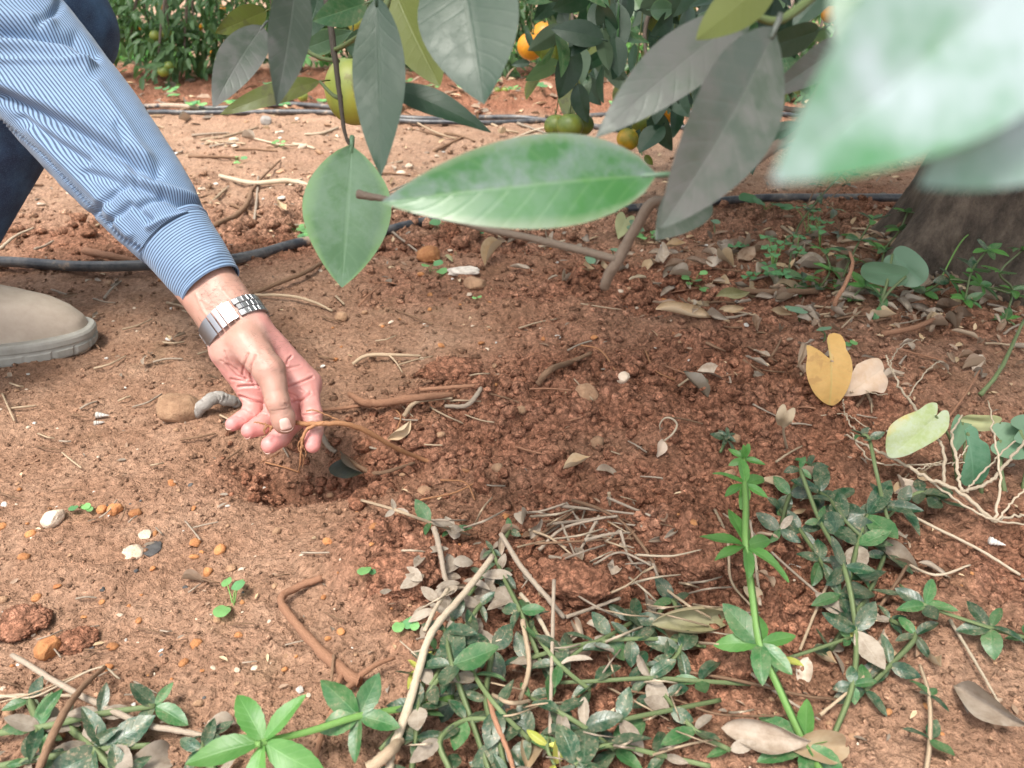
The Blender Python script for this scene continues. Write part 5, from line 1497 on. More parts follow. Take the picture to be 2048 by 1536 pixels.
# the bright shoot at the bottom left
sprig([(905, 1395, .016, .020), (835, 1412, .022, .0), (718, 1432, .034, .036), (620, 1462, .044, 0), (527, 1484, .052, .040), (515, 1490, .054, 0)],
      'bright green madder shoot reaching left out of the dark tangle', stem='stem_young', rad=.0022, keys=(Mi,), n=(5, 5), elev=10, tilt=-.5, kinds=[(D_,), None, (Mi,), None, (N_,), (N_,)])
T1 = 'trailing madder stem with dark green leaves in the foreground tangle'; G1 = 'madder stems of the foreground tangle'
tangle = [
    [(980, 1545, .012, .02), (940, 1430, .03, .0), (905, 1330, .04, .036), (890, 1260, .036, .024)],
    [(822, 1550, .01, .026), (832, 1478, .02, .022), (836, 1415, .026, .024), (850, 1350, .024, .02)],
    [(1020, 1060, .012, .014), (965, 1150, .018, .018), (905, 1240, .026, .018), (880, 1310, .026, 0)],
    [(1085, 1330, .02, .024), (1040, 1220, .028, .02), (1005, 1150, .02, .018), (985, 1100, .012, .014)],
    [(1050, 1320, .02, .022), (1120, 1298, .026, .022), (1190, 1285, .03, .024), (1262, 1278, .028, .022), (1340, 1280, .02, .02), (1420, 1296, .01, 0)],
    [(1230, 1500, .014, .028), (1170, 1455, .026, .030), (1120, 1425, .03, .026), (1060, 1395, .02, .02)],
    [(1420, 1532, .008, 0), (1330, 1512, .014, .02), (1215, 1490, .024, .032), (1150, 1530, .03, .03)],
    [(1500, 1368, .008, 0), (1400, 1362, .014, .026), (1300, 1356, .022, .024), (1190, 1362, .026, .022), (1090, 1366, .02, 0)],
    [(985, 1300, .03, .026), (972, 1400, .03, .024), (1000, 1490, .024, .022), (1015, 1560, .012, .02)],
    [(1300, 1250, .016, .028), (1345, 1200, .02, .022), (1360, 1300, .02, .03), (1300, 1340, .02, .02)],
    [(760, 1500, .01, .0), (830, 1420, .02, .026), (890, 1340, .03, .03), (950, 1270, .026, .022)],
    [(1060, 1480, .016, .026), (1000, 1420, .03, .028), (950, 1350, .036, .026), (930, 1280, .03, .022)],
    [(1180, 1380, .02, .024), (1120, 1330, .03, .024), (1080, 1280, .034, .022), (1060, 1240, .02, .018)],
    [(1440, 1400, .01, 0), (1340, 1420, .02, .022), (1240, 1440, .028, .028), (1140, 1465, .02, .026)],
    [(900, 1540, .014, .024), (880, 1480, .026, .024), (930, 1440, .03, .022), (1010, 1440, .02, .02)],
    [(1270, 1240, .014, .026), (1220, 1270, .022, .022), (1160, 1300, .026, .024), (1100, 1350, .026, .022)],
    [(1460, 1500, .008, .018), (1390, 1460, .014, .026), (1330, 1390, .022, .024), (1290, 1330, .02, .02)],
    [(1000, 1180, .012, .016), (960, 1210, .02, .018), (910, 1290, .03, .022), (860, 1370, .03, .022)],
]
TL = ['dark madder stem rising beside the lower half of the long cream stalk', 'short dark madder stem at the frayed foot of the cream stalk', 'dark madder stem running down beside the top of the cream stalk',
      'dark madder stem reaching up to the grey sloping stalk', 'dark madder stem lying along the front of the broad red clod', 'dark madder stem with large leaves in front of the upright straw stalk',
      'dark madder stem creeping from the large grey rolled leaf', 'dark madder runner between the rolled olive leaf and the tangle', 'dark madder stem following the brown woody stalk downwards',
      'dark madder stem doubled back in front of the rolled olive leaf', 'dark madder stem crossing under the long cream stalk', 'dark madder stem above the tan dead leaf in the tangle',
      'dark madder stem behind the thin grey standing stalk', 'dark madder runner from the bright upright shoot into the tangle', 'dark madder stem curling over the tan dead leaf',
      'dark madder stem beside the corner where two grey stalks meet', 'dark madder stem beside the foot of the bright upright shoot', 'dark madder stem in the withered leaves at the tangle top']
for q, lb_ in zip(tangle, TL): sprig([(x, y, h, l * .98) for x, y, h, l in q], lb_, G1, rad=.0016, keys=(D_,) * 12 + (Mi, Mi, Mi, Dr, Dr), n=(2, 4), elev=8)
for q in [[(1110, 1440, .012, .0), (1095, 1490, .02, .016), (1110, 1530, .014, .022)], [(835, 1340, .02, .014), (870, 1300, .02, .012)]]:
    sprig(q, 'short madder stem with yellowing leaves in the foreground tangle', 'yellowing madder stems', keys=(Y_, Y_, Mi), n=(2, 3))
T2 = 'trailing madder stem with dark leaves beside the mouldy spotted leaf'; G2 = 'madder stems by the dry branching stalks'
right = [
    [(1785, 1070, .012, .0), (1768, 1010, .03, .030), (1752, 940, .05, 0), (1738, 878, .06, .016), (1722, 870, .06, .012)],
    [(1600, 938, .034, .014), (1640, 1042, .036, .016), (1688, 1134, .034, .022), (1712, 1262, .026, .026), (1705, 1370, .016, .014), (1668, 1470, .006, 0)],
    [(1735, 1030, .03, .036), (1715, 1090, .024, .03), (1700, 1160, .016, .026), (1690, 1230, .012, .02)],
    [(1640, 985, .02, .028), (1665, 1005, .03, .03), (1690, 1040, .03, .03), (1730, 1080, .02, .022)],
    [(1880, 1000, .02, .024), (1840, 985, .024, .022), (1800, 1010, .024, .026), (1750, 1060, .02, .026)],
    [(1560, 1020, .01, .016), (1600, 1060, .016, .022), (1640, 1120, .02, .022), (1680, 1190, .018, .022)],
    [(1620, 930, .01, .018), (1580, 990, .016, .02), (1560, 1060, .014, .02)],
    [(1660, 1300, .01, .018), (1700, 1240, .016, .022), (1740, 1180, .018, .024), (1770, 1110, .014, .022)],
    [(1780, 1240, .006, .014), (1830, 1270, .014, .018), (1780, 1330, .014, .02), (1730, 1380, .01, .02)],
]
RL = ['tall arching madder stem beside the mouldy spotted leaf', 'long arching madder stem running down behind the bright shoot', 'dark madder stem with the broadest leaves below the dry stalks', 'dark madder stem at the upper edge of the right patch',
      'dark madder stem reaching under the white dry stalks', 'dark madder stem just behind the second tier of the bright shoot', 'small dark madder stem behind the top of the bright shoot', 'dark madder stem beside the pale torn hanging leaf', 'dark madder stem at the bare edge of the right patch']
for q, lb_ in zip(right, RL): sprig([(x, y, h, l * 1.2) for x, y, h, l in q], lb_, G2, rad=.0017, keys=(D_,) * 8 + (Mi, Mi, Dr), n=(3, 4), elev=8)
sprig([(2060, 1278, .008, .018), (1980, 1256, .016, .026), (1850, 1210, .022, .026), (1800, 1170, .012, 0)], 'green madder runner with two leaf whorls on the bare right slope', keys=(D_, Mi), n=(4, 5), stem='stem_green')
sprig([(1850, 1560, .004, 0), (1860, 1478, .010, .022), (1858, 1390, .014, .014), (1840, 1330, .010, 0)], 'withered madder stem with a few green leaves on bare soil', stem='stem_straw', keys=(D_, Mi), n=(3, 4), rad=.0012)
sprig([(1700, 1275, .02, .016), (1560, 1320, .012, .016), (1480, 1330, .008, 0)], 'pale green madder runner lying behind the bright shoot', keys=(Mi, Y_), n=(3, 4))
TC = ['green madder stem lying just below the long grey stick', 'madder stem slanting away under the dark brown stick', 'madder stem with the largest dusty leaf beside the crossed sticks', 'small madder stem at the end of the long grey stick', 'short leafy madder stem beside the foot of the dark brown stick']
T3 = 'madder stem with a few dusty leaves beside the crossed dry sticks'; G3 = 'madder stems by the crossed sticks'
for q in [[(-40, 1470, .008, 0), (80, 1455, .014, .026), (200, 1428, .016, .02), (310, 1412, .012, .024)], [(120, 1436, .01, .016), (180, 1490, .014, .024), (240, 1550, .01, .02)], [(-40, 1540, .01, .02), (90, 1515, .014, .016), (210, 1498, .012, .036), (300, 1490, .008, 0)],
          [(440, 1560, .008, .02), (405, 1500, .012, .024), (420, 1470, .012, .016)], [(60, 1400, .006, .018), (75, 1450, .012, .024), (60, 1520, .01, .018)]]:
    sprig(q, TC.pop(0), G3, keys=(D_, D_, Mi, Dr), n=(3, 4), rad=.0022)
for q in [[(720, 1000, .006, 0), (790, 1020, .01, .014), (860, 1045, .012, .022), (905, 1060, .01, .016), (940, 1070, .004, 0)]]:
    sprig(q, 'half withered madder stem with grey leaves on the dug soil', keys=(Dr, Dr, Mi), n=(3, 4), stem='stem_straw')
sprig([(1440, 905, .004, 0), (1452, 880, .012, .018), (1455, 872, .014, .012)], 'small blue green seedling with a leaf rosette on red soil', keys=(D_,), n=(5, 6))

# ---- heart shaped arum leaves
HEART = [(0, 0), (-.10, .10), (-.20, .22), (-.20, .36), (-.05, .47), (.18, .50), (.45, .44), (.70, .28), (.90, .10), (1.0, 0), (.90, -.10), (.70, -.28), (.45, -.44), (.18, -.50), (-.05, -.47), (-.20, -.36), (-.20, -.22), (-.10, -.10)]
NARROW = [(x, y * .72) for x, y in HEART]
ROUND = [(.0, 0), (-.05, .18), (.02, .36), (.22, .47), (.5, .5), (.78, .44), (.96, .24), (1.0, 0), (.96, -.24), (.78, -.44), (.5, -.5), (.22, -.47), (.02, -.36), (-.05, -.18)]
def stalk_leaf(base_px, foot, tip, wpx, mat, label, shape=HEART, roll=0, curl=.2, wave=.012, fold=.12, stem='stem_green', srad=.0012, name='arum_leaf', group=None, extra=None, seed=0, face=1, cat='leaf', cup=0):
    "base_px/tip: photo position + height over the soil below that pixel's ray; foot: where the stalk enters the soil"
    B = G(*base_px) if len(base_px) == 3 and base_px[2] < .2 else P(*base_px); 
    T = G(*tip) if tip[2] < .2 else P(*tip); F0 = G(foot[0], foot[1], -.004)
    root = thing(name, label, cat, F0, group)
    add_blade(root, F0, B, T, F0, wpx, mat, shape, roll, curl, wave, fold, stem, srad, seed, face, cup)
    for e in (extra or []):
        B2 = G(*e[0]); T2_ = G(*e[1]); add_blade(root, F0, B2, T2_, G(*e[4]) if len(e) > 4 else F0, e[2], e[3], shape, rp.uniform(-20, 20), curl, wave, fold, stem, srad, seed + 9, face, cup)
    return root
def add_blade(root, org, B, T, foot, wpx, mat, shape, roll, curl, wave, fold, stem, srad, seed, face, cup):
    d = float((np.array(B) - EYE) @ FWD); L = (T - B).length; W = wpx * d / FOC
    yy = max(abs(y) for x, y in shape) * 2
    me = outline_leaf('blade', [(x * L, y * W / yy) for x, y in shape], M[mat], 6, curl, wave, seed, fold, cup)
    nv = Vector(EYE) - (B + T) / 2
    if face == 0: nv = Vector((0, -.2, 1))
    nv = Quaternion((T - B).normalized(), R(roll)) @ nv
    obj('blade', me, parent=root, mw=frame(B - org, T - B, nv))
    m = (foot + B) / 2 + Vector((rp.uniform(-.006, .006), rp.uniform(-.004, .004), .004))
    v, f, uv = tube(catmull([np.array(foot - org), np.array(m - org), np.array(B - org)], 12), [srad * 1.2, srad, srad * .8], 7)
    obj('stalk', mesh_from('stalk', v, f, M[stem], uv=uv), parent=root)

def drawn_leaf(poly, base, tip, foot, h, mat, label, name='arum_leaf', stem='stem_green', srad=.0014, bend=.25, wave=.012, lean=.35, seed=0, cat='leaf'):
    "a single blade drawn by its outline, standing at the distance of its foot and leaning back"
    F0 = G(*foot); B = P(base[0], base[1], float((np.array(F0) - EYE) @ FWD) - h)
    d = float((np.array(B) - EYE) @ FWD)
    xd = np.array([tip[0] - base[0], base[1] - tip[1]], float); xl = np.linalg.norm(xd); xd /= xl; yd = np.array([-xd[1], xd[0]])
    o = np.array([[(px - base[0]), (base[1] - py)] for px, py in poly], float)
    lx = o @ xd * d / FOC; ly = o @ yd * d / FOC
    n = 72; pl = catmull(np.c_[np.r_[lx, lx[:1]], np.r_[ly, ly[:1]]], n + 1)[:-1]
    c = np.array([xl * .4 * d / FOC, 0.0]); rings = 7
    V = [c]
    for k in range(1, rings + 1): V += list(c + (pl - c) * (k / rings) ** .85)
    V = np.array(V); L = xl * d / FOC; Wd = np.ptp(V[:, 1])
    r = np.random.default_rng(seed); ph = r.uniform(0, 6, 4)
    u = V[:, 0] / L; v = V[:, 1] / Wd
    Z = bend * L * (-(u - .4) ** 2 - .5 * v * v) + .10 * np.abs(V[:, 1]) + wave * L * (np.sin(u * 7 + ph[0]) + np.sin(v * 12 + ph[1] + u * 5)) * (.3 + np.abs(v))
    F = [(0, 1 + (i + 1) % n, 1 + i) for i in range(n)]
    for k in range(rings - 1):
        a = 1 + k * n; F += [(a + i, a + (i + 1) % n, a + n + (i + 1) % n, a + n + i) for i in range(n)]
    if np.cross(pl[1] - pl[0], pl[n // 3] - pl[0]) > 0: F = [f[::-1] for f in F]
    root = thing(name, label, cat, F0)
    X = Vector(xd[0] * RGT + xd[1] * UPV); nv = Vector(-FWD) + Vector((0, 0, lean))
    obj('blade', mesh_from('blade', np.c_[V, Z], F, M[mat], uv=np.c_[u * .9 + .05, v + .5]), parent=root, mw=frame(B - F0, X, nv))
    m = (F0 + B) / 2 + Vector((.006, .008, .004))
    v_, f_, uv_ = tube(catmull([(0, 0, -.004), np.array(m - F0), np.array(B - F0) + (0, .001, 0)], 14), [srad * 1.2, srad, srad * .8], 7)
    obj('stalk', mesh_from('stalk', v_, f_, M[stem], uv=uv_), parent=root)
drawn_leaf([(1679, 664), (1691, 669), (1696, 685), (1695, 697), (1703, 715), (1705, 739), (1699, 766), (1688, 793), (1676, 808), (1664, 811), (1645, 802), (1627, 784), (1615, 760), (1612, 736), (1616, 712), (1618, 690), (1636, 697), (1655, 712), (1664, 718), (1670, 712), (1664, 704), (1661, 694), (1661, 679), (1667, 668)], (1663, 722), (1662, 808), (1745, 800), .03, 'arum_gold', 'golden brown heart shaped leaf with one long lobe, upright on the slope', 'withered_arum_leaf', 'stem_straw', seed=1)
drawn_leaf([(1718, 727), (1741, 716), (1766, 712), (1774, 730), (1771, 742), (1777, 760), (1768, 784), (1744, 783), (1720, 790), (1693, 790), (1690, 781), (1703, 751)], (1702, 785), (1775, 730), (1748, 812), .02, 'arum_pink', 'bleached pinkish brown leaf behind the golden heart leaf', 'withered_arum_leaf', 'stem_straw', bend=.6, wave=.035, seed=3)
stalk_leaf((1612, 690, .05), (1650, 760), (1606, 706, .046), 18, 'dead_brown', 'tiny curled brown leaf at the top edge of the golden leaf', curl=1.2, wave=.06, stem='stem_straw', seed=4, name='withered_arum_leaf')
stalk_leaf((1574, 822, .055), (1576, 906), (1556, 868, .035), 34, 'dead_tan', 'crumpled tan leaf drooping on a thin pale stalk', curl=1.3, wave=.09, stem='stem_straw', seed=5, name='withered_arum_leaf')
drawn_leaf([(1871, 803), (1881, 806), (1878, 823), (1874, 833), (1887, 821), (1899, 820), (1902, 832), (1895, 856), (1878, 874), (1854, 889), (1834, 900), (1810, 912), (1786, 915), (1778, 903), (1777, 874), (1786, 850), (1810, 832), (1840, 820), (1857, 808)], (1873, 833), (1785, 910), (1918, 965), .03, 'arum_mould', 'mouldy pale green spotted leaf with yellow edges', seed=6, bend=.3, wave=.02)
stalk_leaf((2000, 845, .05), (2000, 940), (1925, 848, .045), 36, 'arum_mould', 'small mottled leaf with brown edge above the green ones', shape=ROUND, curl=.5, wave=.03, seed=7, roll=-25)
drawn_leaf([(1932, 862), (1944, 851), (1958, 860), (1961, 877), (1977, 889), (1983, 909), (1982, 939), (1971, 963), (1950, 972), (1932, 971), (1923, 957), (1926, 933), (1932, 909), (1935, 894)], (1936, 868), (1952, 970), (1965, 985), .03, 'arum', 'dark green heart leaf among the white dry stalks', seed=8, srad=.002)
stalk_leaf((1925, 845, .04), (1930, 960), (1908, 905, .025), 34, 'arum', 'narrow dark green leaf beside the heart leaf and stalks', shape=NARROW, seed=18, srad=.0016)
stalk_leaf((2000, 880, .04), (2010, 990), (2085, 900, .035), 80, 'arum', 'green heart leaf lying beside the white dry stalks', shape=HEART, curl=.2, seed=9, srad=.0022, roll=-30)
stalk_leaf((2040, 860, .05), (2045, 985), (2120, 850, .04), 60, 'arum', 'green arum leaf behind the white dry stalks', shape=HEART, curl=.2, seed=19, srad=.002)
stalk_leaf((1812, 552, .055), (1748, 640), (1718, 545, .05), 50, 'arum', 'two broad green leaves on tall stalks before the trunk', shape=ROUND, curl=.35, seed=10, srad=.0022, roll=-22,
           extra=[((1785, 508, .075), (1842, 562, .05), 62, 'arum', (1752, 640, 0)), ((1750, 640, .004), (1762, 612, .018), 12, 'clover')], name='arum_plant', cat='plant')
stalk_leaf((1575, 618, .022), (1600, 648), (1614, 620, .022), 28, 'arum', 'small round leaf on two stalks in the leaf litter', shape=ROUND, curl=.1, seed=11, face=0, fold=.02, name='seedling', cat='seedling')
stalk_leaf((1636, 658, .02), (1646, 690), (1662, 656, .02), 22, 'arum', 'tiny round leaf beaded with water above the golden leaf', shape=ROUND, curl=.1, seed=12, face=0, fold=.02, name='seedling', cat='seedling')
stalk_leaf((1252, 436, .035), (1262, 490), (1238, 474, .02), 38, 'arum_mould', 'yellow spotted heart leaf below the broad hanging leaf', curl=.2, seed=13, extra=[((1262, 450, .03), (1290, 462, .02), 22, 'arum')])
for (b, f0, t, w, lab) in [((1178, 512, .018), (1186, 545), (1184, 524, .016), 20, 'small oval seedling leaf beside the forked hanging twig'), ((1220, 498, .018), (1228, 520), (1240, 500, .016), 14, 'small oval seedling leaf behind the forked hanging twig'),
                          ((1360, 440, .02), (1362, 470), (1372, 448, .016), 22, 'grey green seedling leaf below the dusty hanging leaf'), ((1425, 440, .02), (1430, 470), (1438, 446, .016), 16, 'small pointed seedling leaf on the dark litter')]:
    stalk_leaf(b, f0, t, w, 'arum', lab, shape=ROUND, seed=14, face=0, name='seedling', cat='seedling')

# ---- seedlings with a few round leaves
SEED = [outline_leaf('leaf', ROUND, M[m], 4, .3, .02, i, .1, n=24) for i, m in enumerate(('seedling', 'seedling', 'clover'))]
CLOV = outline_leaf('leaf', [(0, 0), (.35, .22), (.75, .42), (.98, .32), (.88, .0), (.98, -.32), (.75, -.42), (.35, -.22)], M['clover'], 3, .2, .02, 4, .15, n=24)
def seedling(px, py, stems, label, group=None, mesh=None, srad=.0006, stem='stem_young', name='seedling', cat='seedling', trefoil=False, both=False):
    "stems: (photo x, photo y, height, leaf size) of each leaf"
    F0 = G(px, py, -.003); root = thing(name, label, cat, F0, group)
    for (x, y, h, L) in stems:
        B = G(x, y, h); m = (F0 + B) / 2 + Vector((0, 0, .3 * h))
        v, f, uv = tube(catmull([(0, 0, 0), np.array(m - F0), np.array(B - F0)], 8), [srad, srad * .8], 5)
        obj('stalk', mesh_from('stalk', v, f, M[stem], uv=uv), parent=root)
        a0 = rp.uniform(0, 6.28)
        for k in range(3 if trefoil else 1):
            a = a0 + k * 2.094; x_ = Vector((math.cos(a), math.sin(a), rp.uniform(-.15, .25)))
            if not trefoil:
                x_ = Vector((B.x - F0.x, B.y - F0.y, .15 * L))
                if x_.length < .002: x_ = Vector((math.cos(a), math.sin(a), .1))
            obj('leaf', CLOV if trefoil else (mesh or rp.choice(SEED)), parent=root, mw=frame(B - F0, x_, Vector((rp.uniform(-.3, .3), -.35, 1)), L))
seedling(468, 1218, [(470, 1180, .012, .010), (455, 1170, .010, .009), (452, 1214, .006, .012), (478, 1168, .008, .006)], 'bright green seedling with five round leaves on bare soil')
seedling(160, 1018, [(150, 1012, .006, .008), (168, 1010, .007, .008), (176, 1016, .006, .006)], 'tiny green seedling beside the pale elongated stone')
seedling(738, 1150, [(732, 1135, .012, .011), (755, 1148, .008, .011), (742, 1140, .010, .006)], 'light green seedling with three oval leaves on the clod')
seedling(812, 1250, [(800, 1246, .008, .009), (815, 1238, .010, .010), (826, 1246, .008, .007)], 'light green seedling beside the pale leaning stick')
seedling(1388, 572, [(1400, 546, .02, .012), (1392, 560, .014, .014), (1378, 556, .014, .013), (1404, 576, .008, .014), (1382, 566, .012, .010)], 'five leaved green seedling behind the dug hollow')
seedling(860, 545, [(868, 528, .014, .016), (878, 540, .01, .018), (855, 530, .012, .014)], 'small leafy seedling in front of the orange stone')
seedling(900, 462, [(880, 446, .016, .022), (905, 458, .01, .018)], 'yellow green seedling beside the end of the black hose')
seedling(955, 600, [(950, 594, .006, .007), (958, 592, .007, .007)], 'tiny seedling beside the tan oval stone')
seedling(1705, 690, [(1708, 682, .008, .010), (1698, 686, .006, .009)], 'tiny seedling behind the golden heart leaf')
seedling(905, 722, [(900, 716, .004, .006), (908, 720, .004, .006)], 'tiny two leaved seedling on the earth overhang')
# wood sorrel clumps
T4 = 'clover leaved wood sorrel clump in the litter beside the trunk'; G4 = 'wood sorrel clumps'
for (x, y, n, sp, hh) in [(1545, 545, 7, 34, .05), (1560, 560, 5, 26, .03), (1590, 520, 4, 26, .04), (1640, 500, 4, 30, .05), (1500, 560, 3, 24, .02), (1615, 470, 4, 30, .05), (1475, 498, 2, 16, .02)]:
    seedling(x, y, [(x + rp.gauss(0, sp * .6), y - rp.uniform(.3, 1.2) * sp * 1.6 * hh / .04, hh * rp.uniform(.6, 1), rp.uniform(.011, .016)) for _ in range(n)], T4, G4, name='wood_sorrel', cat='plant', trefoil=True, srad=.0008)
sprig([(1575, 560, .006, 0), (1590, 470, .02, .022), (1620, 420, .05, .02), (1680, 350, .09, .022), (1700, 330, .1, .016)], 'scrambling madder stem climbing in front of the pale soil', keys=(D_, Mi), n=(3, 5), stem='stem_green')
T5 = 'leafy madder stem growing at the foot of the trunk'; G5 = 'madder stems at the trunk foot'
for q in [[(1680, 570, .006, .02), (1700, 520, .03, .026), (1720, 480, .05, .026), (1745, 440, .07, .022)], [(1640, 575, .006, .024), (1660, 540, .02, .028), (1650, 500, .04, .026)], [(1760, 560, .006, 0), (1770, 500, .03, .024), (1800, 460, .05, .024), (1815, 425, .07, .018)],
          [(1850, 585, .006, .02), (1900, 560, .03, .022), (1960, 570, .03, .022), (2030, 590, .02, .02)], [(1930, 600, .006, .018), (1945, 540, .05, .024), (1975, 500, .08, .022)], [(2010, 640, .006, .018), (2025, 580, .04, .022), (2000, 545, .06, .018), (2045, 500, .08, .02)],
          [(1590, 580, .006, .022), (1605, 560, .02, .024)], [(1700, 600, .006, .018), (1730, 575, .02, .024), (1760, 590, .02, .02)]]:
    q = [(x, y, h, l * 1.35) for x, y, h, l in q]
    sprig(q, T5, G5, keys=(Mi, Mi, D_, N_, N_), n=(5, 6), rad=.0013)
sprig([(1880, 560, .02, 0), (1925, 480, .11, .0), (1970, 448, .14, .022), (2013, 385, .18, .026), (2060, 330, .2, 0)], 'thin climbing madder shoot crossing in front of the trunk', keys=(Mi, N_), n=(5, 5), stem='stem_young', rad=.001)
T6 = 'scrambling stem with small leaves on the pale soil behind'; G6 = 'scrambling stems behind'
for q in [[(1620, 470, .01, .018), (1650, 410, .06, .022), (1690, 370, .1, .03), (1705, 350, .12, .024)], [(1600, 480, .01, .016), (1612, 420, .05, .02), (1635, 370, .1, .02), (1660, 340, .12, .018)], [(1680, 470, .01, .02), (1670, 420, .05, .028), (1640, 390, .08, .026)]]:
    sprig(q, T6, G6, keys=(D_, Mi), n=(2, 4), rad=.0011, stem='twig_brown')
seedling(1530, 420, [(1512, 400, .03, .036), (1525, 405, .025, .026), (1550, 408, .025, .026), (1565, 412, .02, .022)], 'yellow green leafy plant in front of the hose by the trunk', name='young_plant', cat='plant')
for (x, y) in [(1290, 480), (1310, 470), (960, 470), (600, 480), (590, 468), (470, 330), (560, 295)]:
    seedling(x, y, [(x + rp.gauss(0, 10), y - rp.uniform(5, 16), .014, rp.uniform(.010, .018)) for _ in range(4)], 'small green weed sprouting beside the black hose', 'weeds beside the hoses', name='weed', cat='weed')
for i in range(34):
    x = rp.uniform(300, 1500); y = rp.uniform(150, 215)
    sz = (rp.uniform(.02, .04))
    seedling(x, y, [(x + rp.gauss(0, 9), y - rp.uniform(3, 10), .03, sz) for _ in range(5)], 'green weed sprouting from the litter under the tree row', 'weeds under the tree row', name='weed', cat='weed')

# withered madder leaves heaped at the top of the tangle
for i in range(46):
    x, y = rp.gauss(930, 55), rp.gauss(1165, 60)
    g = G(x, y, rp.uniform(.004, .022)); a = rp.uniform(0, 6.28)
    obj('withered_leaf', rp.choice(MAD[Dr]), mw=frame(g, (math.cos(a), math.sin(a), rp.uniform(-.2, .4)), (rp.uniform(-.5, .5), rp.uniform(-.7, .2), 1), rp.uniform(.014, .026)), label='small withered grey leaf heaped at the top of the tangle', cat='leaf', group='withered leaves at the tangle top')
# ================================================================ stones, twigs, dead leaves
rd = random.Random(77)
def stone_mesh(seed, ang=.35, sub=(S3V, S3F), mat=None):
    V = sub[0].copy(); r = np.random.default_rng(seed)
    # chop with a few planes for facets, then roughen
    for _ in range(7):
        n = r.normal(size=3); n /= np.linalg.norm(n); h = r.uniform(.62, .92)
        k = V @ n; V = V - np.clip(k - h, 0, None)[:, None] * n * .85
    V = V * (1 + ang * fbm3(V * 1.6, seed, 2) + .10 * fbm3(V * 5, seed + 5, 2))[:, None]
    V = V * (1 + .06 * fbm3(V * 11, seed + 8, 2))[:, None]
    return mesh_from('stone', V, sub[1], mat)
S4V, S4F = sphere_sub(4)
def clod_mesh(seed):
    V = S4V.copy(); r = np.random.default_rng(seed)
    for _ in range(5):
        n = r.normal(size=3); n /= np.linalg.norm(n); h = r.uniform(.6, .9); k = V @ n; V = V - np.clip(k - h, 0, None)[:, None] * n * .8
    V = V * (1 + .55 * fbm3(V * 2.2, seed, 2) + .50 * np.abs(fbm3(V * 5, seed + 5, 3)) + .22 * fbm3(V * 14, seed + 7, 2))[:, None]
    return mesh_from('soil_clod', V, S4F, M['crumb'], attrs={'dug': np.full(len(V), .75), 'pale': np.zeros(len(V))})
def stone(px, py, wpx, hpx, mat, label, group=None, depth=1.0, rot=None, name='stone', sink=.2, seed=None, tilt=0, me=None, cat='stone', ang=.35):
    "wpx, hpx: width and height as seen in the photo; depth: thickness front to back relative to width"
    g = G(px, py + hpx * .25); d = float((np.array(g) - EYE) @ FWD); k = d / FOC / 2
    o = obj(name, me or (clod_mesh(seed) if cat == 'clod' else None) or stone_mesh(seed if seed is not None else rd.randint(0, 9999), ang, mat=M[mat]), label=label, cat=cat, group=group)
    o.scale = (wpx * k, wpx * k * depth, hpx * k * 1.05)
    o.rotation_euler = (0, R(tilt), rot if rot is not None else rd.uniform(-.2, .2))
    o.location = (g.x, g.y + wpx * k * depth * .3, g.z + hpx * k * (1 - sink * 2) * .8)
    return o
stone(355, 825, 100, 62, 'stone_tan', 'flat tan stone beside the grey bent wood', depth=.7, tilt=16, seed=4, ang=.22, sink=.06)
stone(148, 690, 64, 50, 'stone_pale', 'knobbly pale stone touching the boot toe', seed=8)
stone(102, 1040, 52, 34, 'stone_pale', 'elongated cream stone standing on bare soil', tilt=-28, seed=11, ang=.12)
stone(96, 1298, 56, 46, 'stone_orange', 'large lumpy orange stone beside a flat clod', tilt=-20, seed=12)
stone(150, 1285, 70, 34, 'stone_red', 'flat brown clod behind the lumpy orange stone', name='soil_clod', cat='clod', seed=13)
stone(40, 1250, 90, 46, 'stone_red', 'cracked brown clod left of the lumpy orange stone', name='soil_clod', cat='clod', seed=14)
stone(950, 568, 48, 24, 'stone_tan', 'smooth tan oval stone in front of the white slab', seed=15, ang=.08)
stone(925, 543, 76, 17, 'chalk', 'flat whitish slab lying before the leafy seedling', depth=.5, seed=16)
stone(860, 513, 54, 36, 'stone_orange', 'orange stone with pale top behind the leafy seedling', seed=17)
stone(863, 505, 26, 14, 'stone_pale', 'pale chip resting on top of the orange stone', seed=18, sink=.1)
stone(1172, 787, 48, 44, 'stone_tan', 'rounded tan stone half buried in the dug mound', seed=19, ang=.25, sink=.34)
stone(1246, 757, 28, 26, 'stone_pale', 'small pale stone up the slope from the rounded tan stone', seed=20)
stone(682, 636, 28, 24, 'stone_tan', 'small reddish stone behind the wristwatch', seed=21)
stone(262, 1106, 46, 20, 'stone_pale', 'flat pale flake lying on the bare soil', seed=22, sink=.38)
stone(290, 1070, 30, 9, 'stone_pale', 'thin translucent chip on the bare soil', seed=23, sink=.38)
stone(302, 1100, 34, 9, 'charcoal', 'black charred patch of bark beside the flat pale flake', seed=24, sink=.36, depth=1.3, ang=.7, name='charred_bark', cat='bark')
stone(230, 1020, 30, 24, 'stone_orange', 'orange pebble, larger of a pair behind the pale flake', seed=25)
stone(204, 1020, 24, 16, 'stone_orange', 'orange pebble, flatter of a pair behind the pale flake', seed=26)
stone(1150, 1165, 190, 92, 'stone_red', 'broad red soil clod behind the dry stalk bridge', name='soil_clod', cat='clod', depth=.55, seed=27, sink=.32, ang=.3)
stone(800, 1145, 160, 96, 'stone_red', 'rounded soil clod beside the light green seedling', name='soil_clod', cat='clod', depth=.7, seed=28, sink=.36, ang=.3)
stone(1385, 1120, 120, 76, 'stone_red', 'crumbly red clod beside the bright madder shoot', name='soil_clod', cat='clod', depth=.8, seed=29, sink=.36)
stone(1455, 1325, 110, 90, 'stone_red', 'reddish clod behind the bright madder shoot base', name='soil_clod', cat='clod', depth=.8, seed=30, sink=.34)
